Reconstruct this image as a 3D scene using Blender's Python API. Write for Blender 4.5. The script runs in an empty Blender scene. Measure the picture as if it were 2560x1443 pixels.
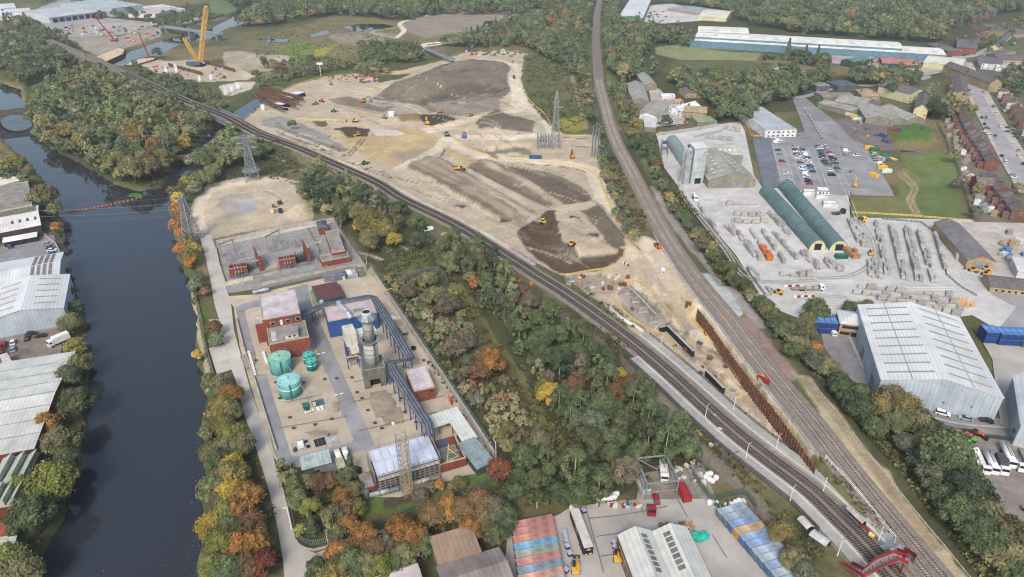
import bpy,math,random
import numpy as np
from mathutils import Vector,Matrix
C=bpy.context.scene.collection
R=math.radians
PI=math.pi
# ------------------------------------------------------------------ camera
F,YH,CAMH=1707.0,-244.0,155.0
TH=math.atan((721.5-YH)/F);ST,CT=math.sin(TH),math.cos(TH)
def G(px,py,z=0.0):
 """pixel of the 2560x1443 photograph -> world xy on the plane z"""
 u=(px-1280)/F;v=(721.5-py)/F
 t=(z-CAMH)/(-ST+v*CT)
 return(u*t,(CT+v*ST)*t)
def proj(x,y,z=0.0):
 dz=z-CAMH
 d=y*CT-dz*ST
 return 1280+F*x/d,721.5-F*(y*ST+dz*CT)/d
def hgt(px,py,pyt,z0=0.0):
 """height of a vertical whose foot is at (px,py) and whose top shows at row pyt"""
 x,y=G(px,py,z0);lo,hi=0.0,140.0
 for _ in range(40):
  m=(lo+hi)/2
  if proj(x,y,z0+m)[1]>pyt:lo=m
  else:hi=m
 return lo
sc=bpy.context.scene
cam=bpy.data.cameras.new('camera');co=bpy.data.objects.new('camera',cam);C.objects.link(co)
cam.sensor_width=36;cam.lens=F/2560*36;cam.clip_end=9000;cam.clip_start=1
co.location=(0,0,CAMH);co.rotation_euler=(PI/2-TH,0,0);sc.camera=co
# ------------------------------------------------------------------ materials
MATS={}
def lin(c):
 return tuple(((x/255)/12.92 if x/255<.04045 else((x/255+.055)/1.055)**2.4)for x in c)
def mat(name,rgb,rough=.85,metal=0.0,var=.25,scale=.35,detail=3.0,stretch=(1,1,1),rgb2=None,kind=None,bump=0.0,vc=False,objrand=0.0,spec=.3,dirt=.22):
 """procedural surface: base colour broken up by two noises, optional brick / corrugation"""
 if name in MATS:return MATS[name]
 m=bpy.data.materials.new(name);m.use_nodes=True
 nt=m.node_tree;N=nt.nodes;L=nt.links
 b=N['Principled BSDF'];b.inputs['Roughness'].default_value=rough;b.inputs['Metallic'].default_value=metal
 b.inputs['Specular IOR Level'].default_value=spec
 tc=N.new('ShaderNodeTexCoord');mp=N.new('ShaderNodeMapping');mp.inputs['Scale'].default_value=stretch
 L.new(tc.outputs['Object'],mp.inputs['Vector'])
 n1=N.new('ShaderNodeTexNoise');n1.inputs['Scale'].default_value=scale;n1.inputs['Detail'].default_value=detail;n1.inputs['Roughness'].default_value=.65
 L.new(mp.outputs[0],n1.inputs['Vector'])
 rp=N.new('ShaderNodeMapRange');rp.inputs[1].default_value=.3;rp.inputs[2].default_value=.7
 L.new(n1.outputs[0],rp.inputs[0])
 mx=N.new('ShaderNodeMix');mx.data_type='RGBA'
 c2=rgb2 if rgb2 else tuple(x*(1-var*1.6)for x in rgb)
 mx.inputs[6].default_value=(*[min(1,x*(1+(0 if rgb2 else var*.5)))for x in rgb],1);mx.inputs[7].default_value=(*c2,1)
 L.new(rp.outputs[0],mx.inputs[0])
 out=mx.outputs[2]
 n3=N.new('ShaderNodeTexNoise');n3.inputs['Scale'].default_value=scale*.17;n3.inputs['Detail'].default_value=6;n3.inputs['Roughness'].default_value=.7;n3.inputs['Distortion'].default_value=.6
 L.new(tc.outputs['Object'],n3.inputs['Vector']);r3=N.new('ShaderNodeMapRange');r3.inputs[1].default_value=.34;r3.inputs[2].default_value=.66;r3.inputs[3].default_value=1-dirt;r3.inputs[4].default_value=1+dirt*.5
 L.new(n3.outputs[0],r3.inputs[0]);m3=N.new('ShaderNodeMix');m3.data_type='RGBA';m3.blend_type='MULTIPLY';m3.inputs[0].default_value=1;L.new(out,m3.inputs[6]);L.new(r3.outputs[0],m3.inputs[7]);out=m3.outputs[2]
 if kind=='brick':
  bk=N.new('ShaderNodeTexBrick');bk.inputs['Scale'].default_value=1.2;bk.inputs['Mortar Size'].default_value=.03
  bk.inputs['Color1'].default_value=(1,1,1,1);bk.inputs['Color2'].default_value=(.72,.7,.7,1);bk.inputs['Mortar'].default_value=(1.15,1.2,1.2,1)
  sp=N.new('ShaderNodeSeparateXYZ');L.new(tc.outputs['Object'],sp.inputs[0])
  ad=N.new('ShaderNodeMath');ad.operation='ADD';L.new(sp.outputs[0],ad.inputs[0]);L.new(sp.outputs[1],ad.inputs[1])
  cb=N.new('ShaderNodeCombineXYZ');L.new(ad.outputs[0],cb.inputs[0]);L.new(sp.outputs[2],cb.inputs[1])
  L.new(cb.outputs[0],bk.inputs['Vector'])
  m2=N.new('ShaderNodeMix');m2.data_type='RGBA';m2.blend_type='MULTIPLY';m2.inputs[0].default_value=.8
  L.new(out,m2.inputs[6]);L.new(bk.outputs[0],m2.inputs[7]);out=m2.outputs[2]
 if kind in('ribx','riby','ribz'):
  wv=N.new('ShaderNodeTexWave');wv.bands_direction={'ribx':'X','riby':'Y','ribz':'Z'}[kind]
  wv.inputs['Scale'].default_value=.24;wv.inputs['Distortion'].default_value=0
  L.new(tc.outputs['Object'],wv.inputs['Vector'])
  m2=N.new('ShaderNodeMix');m2.data_type='RGBA';m2.blend_type='MULTIPLY';m2.inputs[0].default_value=.13
  L.new(out,m2.inputs[6]);L.new(wv.outputs[0],m2.inputs[7]);out=m2.outputs[2]
  bp=N.new('ShaderNodeBump');bp.inputs['Strength'].default_value=.3;bp.inputs['Distance'].default_value=.05
  L.new(wv.outputs[1],bp.inputs['Height']);L.new(bp.outputs[0],b.inputs['Normal'])
 if bump:
  n2=N.new('ShaderNodeTexNoise');n2.inputs['Scale'].default_value=1.4;n2.inputs['Detail'].default_value=5
  L.new(tc.outputs['Object'],n2.inputs['Vector'])
  bp=N.new('ShaderNodeBump');bp.inputs['Strength'].default_value=bump;bp.inputs['Distance'].default_value=.3
  L.new(n2.outputs[0],bp.inputs['Height']);L.new(bp.outputs[0],b.inputs['Normal'])
 if vc:
  at=N.new('ShaderNodeVertexColor');at.layer_name='Col'
  m2=N.new('ShaderNodeMix');m2.data_type='RGBA';m2.blend_type='MULTIPLY';m2.inputs[0].default_value=1
  L.new(out,m2.inputs[6]);L.new(at.outputs[0],m2.inputs[7]);out=m2.outputs[2]
 if objrand:
  oi=N.new('ShaderNodeObjectInfo');hs=N.new('ShaderNodeHueSaturation')
  mr=N.new('ShaderNodeMapRange');mr.inputs[3].default_value=1-objrand;mr.inputs[4].default_value=1+objrand
  L.new(oi.outputs['Random'],mr.inputs[0]);L.new(mr.outputs[0],hs.inputs['Value'])
  mh=N.new('ShaderNodeMapRange');mh.inputs[3].default_value=.5-objrand*.05;mh.inputs[4].default_value=.5+objrand*.07
  ml=N.new('ShaderNodeMath');ml.operation='MULTIPLY';ml.inputs[1].default_value=7.31;fr=N.new('ShaderNodeMath');fr.operation='FRACT'
  L.new(oi.outputs['Random'],ml.inputs[0]);L.new(ml.outputs[0],fr.inputs[0]);L.new(fr.outputs[0],mh.inputs[0]);L.new(mh.outputs[0],hs.inputs['Hue'])
  L.new(out,hs.inputs['Color']);out=hs.outputs[0]
 L.new(out,b.inputs['Base Color'])
 MATS[name]=m
 return m
def flat(name,r,g,b,**k):
 """colour given as it measures in sRGB under neutral light"""
 return mat(name,lin((r,g,b)),**k)
# ------------------------------------------------------------------ mesh builder
class MB:
 def __init__(s):s.v=[];s.f=[];s.m=[];s.mi=0
 def _f(s,fs):
  s.f+=fs;s.m+=[s.mi]*len(fs)
 def quad(s,*p):
  n=len(s.v);s.v+=[tuple(q)for q in p];s._f([tuple(range(n,n+len(p)))]);return s
 def box(s,x0,y0,z0,x1,y1,z1,a=0.0,cx=0.0,cy=0.0):
  n=len(s.v);ca,sa=math.cos(a),math.sin(a)
  for z in(z0,z1):
   for x,y in((x0,y0),(x1,y0),(x1,y1),(x0,y1)):
    s.v.append((cx+x*ca-y*sa,cy+x*sa+y*ca,z))
  s._f([(n+3,n+2,n+1,n),(n+4,n+5,n+6,n+7),(n,n+1,n+5,n+4),(n+1,n+2,n+6,n+5),(n+2,n+3,n+7,n+6),(n+3,n,n+4,n+7)])
  return s
 def prism(s,pts,z0,z1):
  n=len(s.v);k=len(pts)
  A=sum(pts[i][0]*pts[(i+1)%k][1]-pts[(i+1)%k][0]*pts[i][1]for i in range(k))
  if A<0:pts=pts[::-1]
  s.v+=[(p[0],p[1],z0)for p in pts]+[(p[0],p[1],z1)for p in pts]
  s._f([tuple(range(n+k-1,n-1,-1)),tuple(range(n+k,n+2*k))]+[(n+i,n+(i+1)%k,n+k+(i+1)%k,n+k+i)for i in range(k)])
  return s
 def extr(s,prof,y0,y1,axis='y'):
  """profile of (x,z) points pushed along y (or (y,z) along x)"""
  n=len(s.v);k=len(prof)
  if axis=='y':s.v+=[(x,y0,z)for x,z in prof]+[(x,y1,z)for x,z in prof]
  else:s.v+=[(y0,x,z)for x,z in prof]+[(y1,x,z)for x,z in prof]
  s._f([tuple(range(n,n+k)),tuple(range(n+2*k-1,n+k-1,-1))]+[(n+(i+1)%k,n+i,n+k+i,n+k+(i+1)%k)for i in range(k)])
  return s
 def bar(s,a,b,r,r2=None,n=4,cap=True):
  a=Vector(a);b=Vector(b);d=b-a
  if d.length<1e-6:return s
  r2=r if r2 is None else r2
  d.normalize();u=d.orthogonal().normalized();w=d.cross(u);k=len(s.v)
  if n==4 and abs(d.z)<.9:
   u=Vector((0,0,1)).cross(d).normalized();w=d.cross(u)
  o=PI/4 if n==4 else 0
  for p,q in((a,r),(b,r2)):
   for i in range(n):
    t=2*PI*i/n+o;e=p+(u*math.cos(t)+w*math.sin(t))*q*(1.2 if n==4 else 1);s.v.append(tuple(e))
  fs=[(k+i,k+(i+1)%n,k+n+(i+1)%n,k+n+i)for i in range(n)]
  if cap:fs+=[tuple(range(k+n-1,k-1,-1)),tuple(range(k+n,k+2*n))]
  s._f(fs);return s
 def path(s,pts,r,n=6):
  for a,b in zip(pts[:-1],pts[1:]):s.bar(a,b,r,n=n)
  return s
 def lathe(s,prof,n=20,cx=0,cy=0):
  k=len(s.v)
  for r,z in prof:
   for i in range(n):
    t=2*PI*i/n;s.v.append((cx+r*math.cos(t),cy+r*math.sin(t),z))
  for j in range(len(prof)-1):
   s._f([(k+j*n+i,k+j*n+(i+1)%n,k+(j+1)*n+(i+1)%n,k+(j+1)*n+i)for i in range(n)])
  s._f([tuple(range(k+(len(prof)-1)*n,k+len(prof)*n)),tuple(range(k+n-1,k-1,-1))])
  return s
 def ico(s,c,r,seed=0,j=.25):
  rnd=random.Random(seed);k=len(s.v);rows=5;n=7
  for a in range(rows+1):
   ph=PI*a/rows
   for i in range(n):
    t=2*PI*i/n;q=1+rnd.uniform(-j,j)
    s.v.append((c[0]+r[0]*q*math.sin(ph)*math.cos(t),c[1]+r[1]*q*math.sin(ph)*math.sin(t),c[2]+r[2]*q*math.cos(ph)))
  for a in range(rows):
   s._f([(k+(a+1)*n+i,k+(a+1)*n+(i+1)%n,k+a*n+(i+1)%n,k+a*n+i)for i in range(n)])
  return s
 def mesh(s,name,mats):
  me=bpy.data.meshes.new(name);me.from_pydata(s.v,[],s.f)
  for m in(mats if isinstance(mats,(list,tuple))else[mats]):me.materials.append(m)
  if max(s.m,default=0):me.polygons.foreach_set('material_index',s.m)
  me.update();return me
 def build(s,name,mats,parent=None,smooth=False):
  me=s.mesh(name,mats)
  if smooth:me.shade_smooth()
  return obj(name,me,parent)
def obj(name,me,parent=None):
 o=bpy.data.objects.new(name,me);C.objects.link(o)
 if parent is not None:o.parent=parent
 return o
def tag(o,label=None,cat=None,group=None,kind=None):
 if label:o['label']=label
 if cat:o['category']=cat
 if group:o['group']=group
 if kind:o['kind']=kind
 return o
def thing(name,label,cat,loc=(0,0,0),rz=0.0,group=None):
 o=bpy.data.objects.new(name,None);C.objects.link(o);o.empty_display_size=.5
 o.location=loc;o.rotation_euler=(0,0,rz)
 return tag(o,label,cat,group)
KIDS={}
def dup(root,loc,rz,label,group=None,s=1.0,mats=None):
 """copy of a thing with copies of its parts and sub-parts"""
 def cp(o,par):
  c=o.copy();C.objects.link(c)
  if par is not None:c.parent=par
  for ch in o.children:cp(ch,c)
  return c
 r=cp(root,None);r.location=loc;r.rotation_euler=(0,0,rz)
 r.scale=s if isinstance(s,tuple)else(s,s,s)
 r['label']=label
 if group:r['group']=group
 return r
def paint(o,m,slot=0):
 o.material_slots[slot].link='OBJECT';o.material_slots[slot].material=m
ORD=['first','second','third','fourth','fifth','sixth','seventh','eighth','ninth','tenth','eleventh','twelfth','thirteenth','fourteenth','fifteenth','sixteenth','seventeenth','eighteenth','nineteenth','twentieth']
def ordn(i):
 if i<20:return ORD[i]
 n=i+1;t=n%100
 return f"{n}{'th' if 10 < t < 20 else {1:'st',2:'nd',3:'rd'}.get(n % 10, 'th')}"
def _h(ix,iy,s):
 n=(ix*374761393+iy*668265263+s*982451653)&0x7fffffff
 n=(n^(n>>13))*1274126177&0x7fffffff
 return((n^(n>>16))&0xffff)/65535.0
def vnoise(x,y,sc_=1.0,s=0):
 x=np.asarray(x,float)/sc_;y=np.asarray(y,float)/sc_
 ix=np.floor(x).astype(np.int64);iy=np.floor(y).astype(np.int64);fx=x-ix;fy=y-iy
 fx=fx*fx*(3-2*fx);fy=fy*fy*(3-2*fy)
 a=_h(ix,iy,s);b=_h(ix+1,iy,s);c=_h(ix,iy+1,s);d=_h(ix+1,iy+1,s)
 return(a*(1-fx)+b*fx)*(1-fy)+(c*(1-fx)+d*fx)*fy
def fbm(x,y,sc_=1.0,s=0,o=3):
 t=0;a=1.0;w=0
 for i in range(o):
  t=t+a*vnoise(x,y,sc_/2**i,s+i*17);w+=a;a*=.5
 return t/w
def sstep(a,b,x):
 t=np.clip((x-a)/(b-a),0,1);return t*t*(3-2*t)
def sdpoly(x,y,P):
 """signed distance to polygon (negative inside), numpy"""
 d=np.full(x.shape,1e9);ins=np.zeros(x.shape,bool);k=len(P)
 for i in range(k):
  ax,ay=P[i];bx,by=P[(i+1)%k];ex,ey=bx-ax,by-ay
  t=np.clip(((x-ax)*ex+(y-ay)*ey)/(ex*ex+ey*ey+1e-9),0,1)
  d=np.minimum(d,(x-ax-t*ex)**2+(y-ay-t*ey)**2)
  if ay!=by:
   c=((ay>y)!=(by>y))&(x<(bx-ax)*(y-ay)/(by-ay)+ax);ins^=c
 d=np.sqrt(d);return np.where(ins,-d,d)
def sdline(x,y,P,vals=None):
 """distance to polyline, side (+ = left of direction) and interpolated value"""
 d=np.full(x.shape,1e9);v=np.zeros(x.shape);sd=np.zeros(x.shape)
 for i in range(len(P)-1):
  ax,ay=P[i][:2];bx,by=P[i+1][:2];ex,ey=bx-ax,by-ay
  t=np.clip(((x-ax)*ex+(y-ay)*ey)/(ex*ex+ey*ey+1e-9),0,1)
  q=(x-ax-t*ex)**2+(y-ay-t*ey)**2;m=q<d
  d=np.where(m,q,d);sd=np.where(m,np.sign(ex*(y-ay)-ey*(x-ax)),sd)
  if vals is not None:v=np.where(m,vals[i]*(1-t)+vals[i+1]*t,v)
 return np.sqrt(d),sd,v
def smooth_line(pts,n=8):
 """Catmull-Rom through points of any dimension"""
 p=[tuple(2*a-b for a,b in zip(pts[0],pts[1]))]+list(pts)+[tuple(2*a-b for a,b in zip(pts[-1],pts[-2]))]
 o=[]
 for i in range(1,len(p)-2):
  for k in range(n):
   t=k/n
   o.append(tuple(.5*((2*b)+(-a+c)*t+(2*a-5*b+4*c-d)*t*t+(-a+3*b-3*c+d)*t**3)for a,b,c,d in zip(p[i-1],p[i],p[i+1],p[i+2])))
 o.append(tuple(pts[-1]));return o
def resample(pts,step):
 P=[Vector(p)for p in pts];o=[P[0].copy()];acc=0.0
 for a,b in zip(P[:-1],P[1:]):
  L=(b-a).length;t=step-acc
  while t<=L:
   o.append(a.lerp(b,t/L));t+=step
  acc=(acc+L)%step if L+acc>=step else acc+L
 return o
# ------------------------------------------------------------------ railway centre lines (px, py, z)
LEFT_PX=[(120,100,7),(190,130,7),(266,163,7),(333,193,7),(399,223,7),(466,253,7),(565,293,7),(640,333,5),(740,369,3),(840,412,1.6),(939,456,1),(1006,498,1),(1139,563,1),(1280,650,1),(1346,693,1),(1413,735,1),(1480,782,1),(1546,831,1),(1603,876,1),(1684,946,1),(1772,1027,1),(1849,1094,1),(1920,1149,1),(2024,1228,1),(2094,1295,1),(2161,1362,1),(2231,1439,1),(2330,1545,1)]
RIGHT_PX=[(1499,-40,0),(1499,0,0),(1493,33,0),(1490,83,0),(1494,166,0),(1500,216,0),(1513,266,0),(1526,316,0),(1546,366,0),(1573,416,0),(1600,470,0),(1639,546,.5),(1679,613,2),(1729,686,4),(1779,749,5),(1829,809,5),(1879,876,5),(1945,958,5),(2030,1060,5),(2107,1161,4),(2188,1261,2.5),(2271,1362,1.5),(2335,1439,1.2),(2430,1550,1)]
def line3(P):return smooth_line([(*G(a,b,c),c)for a,b,c in P],6)
LEFTL,RIGHTL=line3(LEFT_PX),line3(RIGHT_PX)
def wpoly(P,z=0.0):return[G(a,b,z)for a,b in P]
# ------------------------------------------------------------------ water
RIVER_PX=[(60,1700),(95,1443),(150,1300),(195,1200),(215,1050),(222,920),(212,800),(195,740),(170,670),(160,600),(150,540),(125,470),(60,395),(0,345),(-120,300),(-150,225),(0,205),(52,225),(60,262),(90,300),(80,330),(110,360),(160,388),(230,425),(290,462),(345,478),(400,470),(440,425),(462,390),(498,368),(525,325),(570,292),(612,262),(655,236),(672,246),(640,275),(600,312),(556,352),(520,395),(480,425),(440,470),(425,520),(432,570),(450,640),(470,715),(485,790),(497,900),(510,985),(515,1100),(505,1300),(500,1443),(490,1700)]
FAR_PX=[(276,158),(313,133),(366,113),(422,96),(452,90),(476,84),(519,75),(546,61),(580,44),(600,22),(640,10),(660,14),(630,34),(612,60),(566,72),(536,90),(519,101),(492,102),(442,115),(419,130),(393,141),(349,146),(313,167),(289,167)]
PONDS_PX=[[(856,68),(899,59),(959,59),(986,66),(946,73),(893,79)],[(766,92),(796,79),(826,73),(822,86),(793,94)],[(640,95),(723,97),(718,105),(673,106)],[(1172,80),(1180,70),(1205,66),(1212,52),(1239,50),(1245,58),(1234,70),(1202,79)],[(2252,372),(2335,385),(2290,390),(2256,388)]]
RIVER,FARR=wpoly(RIVER_PX,-1.5),wpoly(FAR_PX,-1.5)
PONDS=[wpoly(p)for p in PONDS_PX]
# ------------------------------------------------------------------ relief
MOUNDS=[(1185,175,60,25,4),(1080,215,70,30,4),(1255,315,42,26,5),(885,333,26,9,2.5),(1030,298,20,10,3.5),(750,531,11,9,5),(1385,582,6,4,1.6),(1435,568,5,4,1.3),(1482,612,6,4,1.6),(1150,518,6,4,1),(1265,560,5,3,.8),(1395,505,12,5,1),(655,450,18,9,1.2),(1330,250,30,20,2),(700,150,60,20,5),(860,95,60,25,5),(1200,20,120,40,5),(820,130,60,15,4),(1180,195,30,12,3),(590,140,40,15,5),(790,312,12,7,1.6),(1095,420,10,6,1.2),(1400,395,10,6,1)]
MW=[(*G(a,b),c,d,e)for a,b,c,d,e in MOUNDS]
PLATEAUS=[([(1372,545),(1400,532),(1478,522),(1572,632),(1540,640),(1470,636),(1432,632),(1398,600)],4.5,9),([(985,232),(1040,212),(1130,178),(1185,165),(1250,172),(1262,195),(1230,208),(1120,225),(1040,240)],5,16),([(1012,412),(1020,409),(1180,485),(1290,548),(1282,556),(1150,490)],1.5,3),([(1062,402),(1070,400),(1190,468),(1320,545),(1312,552),(1180,478)],1.2,3),([(1205,404),(1212,402),(1310,445),(1425,520),(1416,524),(1300,455)],1.3,3),([(2235,345),(2245,328),(2290,322),(2325,335),(2328,352),(2290,362),(2250,362)],4.5,8),([(2255,395),(2340,390),(2375,400),(2370,440),(2300,450),(2260,430)],3,14),([(1180,415),(1260,420),(1420,520),(1400,522),(1330,490)],-2.2,5),([(1030,410),(1090,400),(1300,530),(1260,545)],1.8,6),([(1215,372),(1310,362),(1330,380),(1240,392)],-2.5,5)]
PW=[(wpoly(p),h,w)for p,h,w in PLATEAUS]
def pile_side(d,sd,px_y):
 return 1
def height(x,y):
 x=np.asarray(x,float);y=np.asarray(y,float)
 h=(fbm(x,y,30,3,2)-.5)*.5
 for mx,my,rx,ry,mh in MW:
  m=(abs(x-mx)<rx*2)&(abs(y-my)<ry*4)
  if m.any():
   xx,yy=x[m],y[m];q=np.sqrt(((xx-mx)/rx)**2+((yy-my)/(ry*1.6))**2)+(fbm(xx,yy,9,5,2)-.5)*.35
   h[m]+=mh*(1-sstep(.05,1.0,q))*(1 if rx>30 else 1.0)
 h+=(fbm(x,y,5,41,2)-.5)*.35
 for P,ph,w in PW:
  P=np.array(P);m=(x>P[:,0].min()-w-5)&(x<P[:,0].max()+w+5)&(y>P[:,1].min()-w-5)&(y<P[:,1].max()+w+5)
  if m.any():
   d=sdpoly(x[m],y[m],P)+(fbm(x[m],y[m],7,9,2)-.5)*2;h[m]+=ph*(1-sstep(0,w,d))
 for L,hl,sl in((LEFTL,6.2,7),(RIGHTL,7.0,7)):
  A=np.array(L);m=(x>A[:,0].min()-30)&(x<A[:,0].max()+30)&(y>A[:,1].min()-30)&(y<A[:,1].max()+30)
  if m.any():
   d,s,v=sdline(x[m],y[m],L,[p[2]for p in L])
   slope=np.full(d.shape,float(sl));hw=np.full(d.shape,hl)
   if L is RIGHTL:
    pp=(s<0)&(y[m]<PILE[0])&(y[m]>PILE[1]);slope[pp]=1.0;hw[pp]=7.0
    ps=(s<0)&(y[m]<=PILE[1]);slope[ps]=2.5;hw[ps]=6.0
    pw=(s>0)&(y[m]<PILE[0]+20);hw[pw]=14
   k=1-sstep(0,1,(d-hw)/slope)
   h[m]=h[m]*(1-k)+v*k
 near=np.zeros(x.shape)
 for P in(RIVER,FARR):
  A=np.array(P);m=(x>A[:,0].min()-9)&(x<A[:,0].max()+9)&(y>A[:,1].min()-9)&(y<A[:,1].max()+9)
  if m.any():
   d=sdpoly(x[m],y[m],P)+(fbm(x[m],y[m],7,13,2)-.5)*4;k=sstep(3.0,-4.0,d);h[m]=h[m]*(1-k)-3.6*k
 for P in PONDS:
  A=np.array(P);m=(x>A[:,0].min()-9)&(x<A[:,0].max()+9)&(y>A[:,1].min()-9)&(y<A[:,1].max()+9)
  if m.any():
   d=sdpoly(x[m],y[m],P);k=sstep(6,-4,d);h[m]=h[m]*(1-k)-1.2*k
 return h
PILE=(G(1738,770,5)[1],G(2057,1160,5)[1])
def H(x,y):return float(height(np.array([x]),np.array([y]))[0])
def GT(px,py):
 z=0.0
 for _ in range(4):
  x,y=G(px,py,z);z=H(x,y)
 x,y=G(px,py,z);return(x,y,z)
# ------------------------------------------------------------------ ground sheet
def jit(px,py):return(px,py)
Z=[]
def zone(P,rgb,soft=2.0,wob=2.5,a=1.0,z=0.0):Z.append(('p',wpoly(P,z),rgb,soft*.5,wob*.75,a))
def stroke(P,w,rgb,soft=1.0,wob=1.0,a=1.0,z=0.0):Z.append(('l',[p[:2]for p in smooth_line([G(*p,z)for p in P],5)],rgb,w,soft*.6,wob*.8,a))
TAN,TAN2,PALE,DK,DK2,BRN,SAND,GRV=(187,173,151),(171,158,138),(222,210,188),(102,91,79),(82,71,60),(120,104,84),(186,165,125),(158,152,146)
GR,GR2,GR3,OLV,DGR=(98,102,66),(86,96,58),(92,116,58),(118,112,80),(78,80,56)
WOODF=[[(0,60),(620,0),(1500,0),(1500,60),(1240,90),(1120,60),(840,30),(640,60),(560,40),(300,120),(200,140)],[(60,170),(230,160),(560,300),(520,400),(420,480),(240,440),(80,340)],[(510,300),(700,350),(760,420),(640,440),(520,460),(470,560),(430,560),(440,470)],[(760,440),(900,470),(1010,560),(1150,610),(1330,720),(1560,860),(1750,1060),(1830,1180),(1640,1260),(1260,1190),(1100,960),(930,660),(850,560)],[(1500,0),(2560,0),(2560,60),(2460,130),(2360,150),(1730,110),(1600,230),(1520,180)],[(1620,180),(1900,190),(2300,190),(2100,260),(1900,290),(1800,310),(1700,300)],[(1500,330),(1640,380),(1900,760),(2120,960),(2500,1443),(2560,1443),(2460,1443),(2380,1443),(2000,960),(1700,560)],[(500,900),(560,900),(640,1100),(700,1443),(490,1443)],[(0,1443),(0,1300),(60,1200),(120,1000),(160,820),(180,700),(230,760),(240,1000),(180,1300),(130,1443)],[(690,1150),(900,1180),(1290,1190),(1290,1280),(1000,1443),(760,1443),(850,1390),(760,1360),(720,1280)],[(0,380),(70,440),(160,500),(160,560),(90,560),(0,460)]]
for p in WOODF:zone(p,DGR,5,5)
zone([(560,150),(640,95),(840,40),(1010,30),(1130,62),(1260,62),(1420,0),(1460,30),(1300,80),(1090,105),(1050,130),(900,165),(640,200)],OLV,6,6)
zone([(1000,70),(1040,35),(1200,10),(1420,0),(1470,10),(1300,45),(1180,75),(1060,95)],(146,136,122),5,6)
zone([(820,95),(900,75),(1000,85),(960,115),(850,112)],(140,132,114),4,5)
zone([(700,115),(760,100),(800,120),(760,160),(700,150)],(112,126,64),4,4);zone([(800,120),(850,108),(845,125),(780,150)],(150,150,66),4,4)
zone([(560,130),(640,135),(720,150),(770,172),(640,180),(560,165)],(168,156,138),3,3)
stroke([(990,95),(1010,78),(1000,60),(1030,48),(1100,32),(1200,12),(1280,4)],7,PALE);stroke([(990,95),(930,80),(1000,66)],5,TAN)
stroke([(1050,128),(1060,112),(1100,106),(1180,100)],9,PALE)
zone([(1640,118),(1700,110),(1800,128),(1905,134),(1890,152),(1800,150),(1700,150),(1640,135)],(136,142,100),4,3)
zone([(525,0),(585,5),(590,25),(560,40),(525,30)],(104,120,84),3,3);zone([(445,55),(510,38),(520,52),(460,68)],(172,160,146),2,2)
stroke([(575,290),(640,235),(720,205),(860,175),(1000,150),(1080,142)],24,GR2,3,3);stroke([(640,205),(760,180),(880,160),(930,152)],9,(74,70,64),2,2)
zone([(330,150),(380,150),(430,152),(480,150),(560,165),(600,170),(640,190),(620,200),(520,205),(440,195),(400,185)],(188,176,154),2,3)
zone([(545,215),(600,205),(640,205),(630,222),(580,240),(560,236)],(200,192,178),2,2)
zone([(215,75),(300,55),(400,70),(405,90),(300,125),(240,140),(190,112),(130,85)],(160,150,138),2,3)
zone([(606,300),(645,262),(735,212),(830,190),(900,185),(1010,175),(1110,150),(1160,132),(1300,128),(1345,148),(1305,200),(1318,262),(1385,335),(1500,338),(1502,400),(1520,470),(1570,560),(1625,600),(1680,640),(1760,760),(1900,950),(2062,1150),(2000,1180),(1880,1075),(1700,930),(1610,855),(1520,775),(1400,690),(1200,592),(1000,480),(850,412),(740,368),(650,330)],TAN,2,3)
zone([(488,500),(520,462),(600,445),(690,440),(745,468),(790,540),(770,560),(620,580),(520,600),(484,540)],TAN,2,3)
zone([(540,500),(600,480),(650,500),(640,530),(560,545)],GRV,3,4,.7);zone([(590,500),(640,498),(640,530),(600,535)],(170,170,172),2,2,.8)
stroke([(500,580),(492,530),(510,490),(560,465),(640,455),(700,450)],8,PALE,3,2,.6)
zone([(930,248),(1000,205),(1110,160),(1180,150),(1260,160),(1285,190),(1275,230),(1230,265),(1150,290),(1080,280),(1040,262)],(122,112,99),3,3)
zone([(1050,250),(1140,225),(1230,215),(1262,230),(1150,255),(1060,262)],DK,3,3,.8)
zone([(1060,262),(1200,240),(1250,245),(1250,275),(1170,290),(1100,280)],(146,136,124),3,3)
for k in range(7):stroke([(985+k*7,228-k*2),(1035+k*8,212-k*5),(1075+k*10,196-k*6)],1.1,DK,.6,.4,.5)
for k in range(26):
 q=random.Random(k+900);x0,y0=q.uniform(960,1250),q.uniform(165,262);stroke([(x0,y0),(x0+30,y0-6-q.uniform(0,8)),(x0+70,y0-10-q.uniform(0,14))],q.uniform(1,3.5),q.choice((DK,DK2,(160,148,132),(150,138,122))),.8,1.5,q.uniform(.4,.8))
zone([(1545,732),(1605,724),(1662,795),(1672,835),(1640,842),(1590,812),(1560,770)],(146,134,116),1,2,.9);zone([(1556,742),(1575,739),(1600,770),(1585,778)],DK,.8,1,.8);zone([(1600,772),(1622,768),(1640,800),(1622,806)],DK,.8,1,.7);zone([(1655,838),(1672,832),(1735,895),(1725,902)],DK2,.8,1,.8);zone([(1640,700),(1690,690),(1735,760),(1700,770)],(158,150,138),1,2,.8);zone([(1745,770),(1765,765),(1850,880),(1920,970),(1900,980)],(206,196,176),1,1.5,.7);zone([(1810,975),(1850,970),(1960,1080),(2030,1150),(1990,1160)],(168,156,136),1,2,.8)
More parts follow.
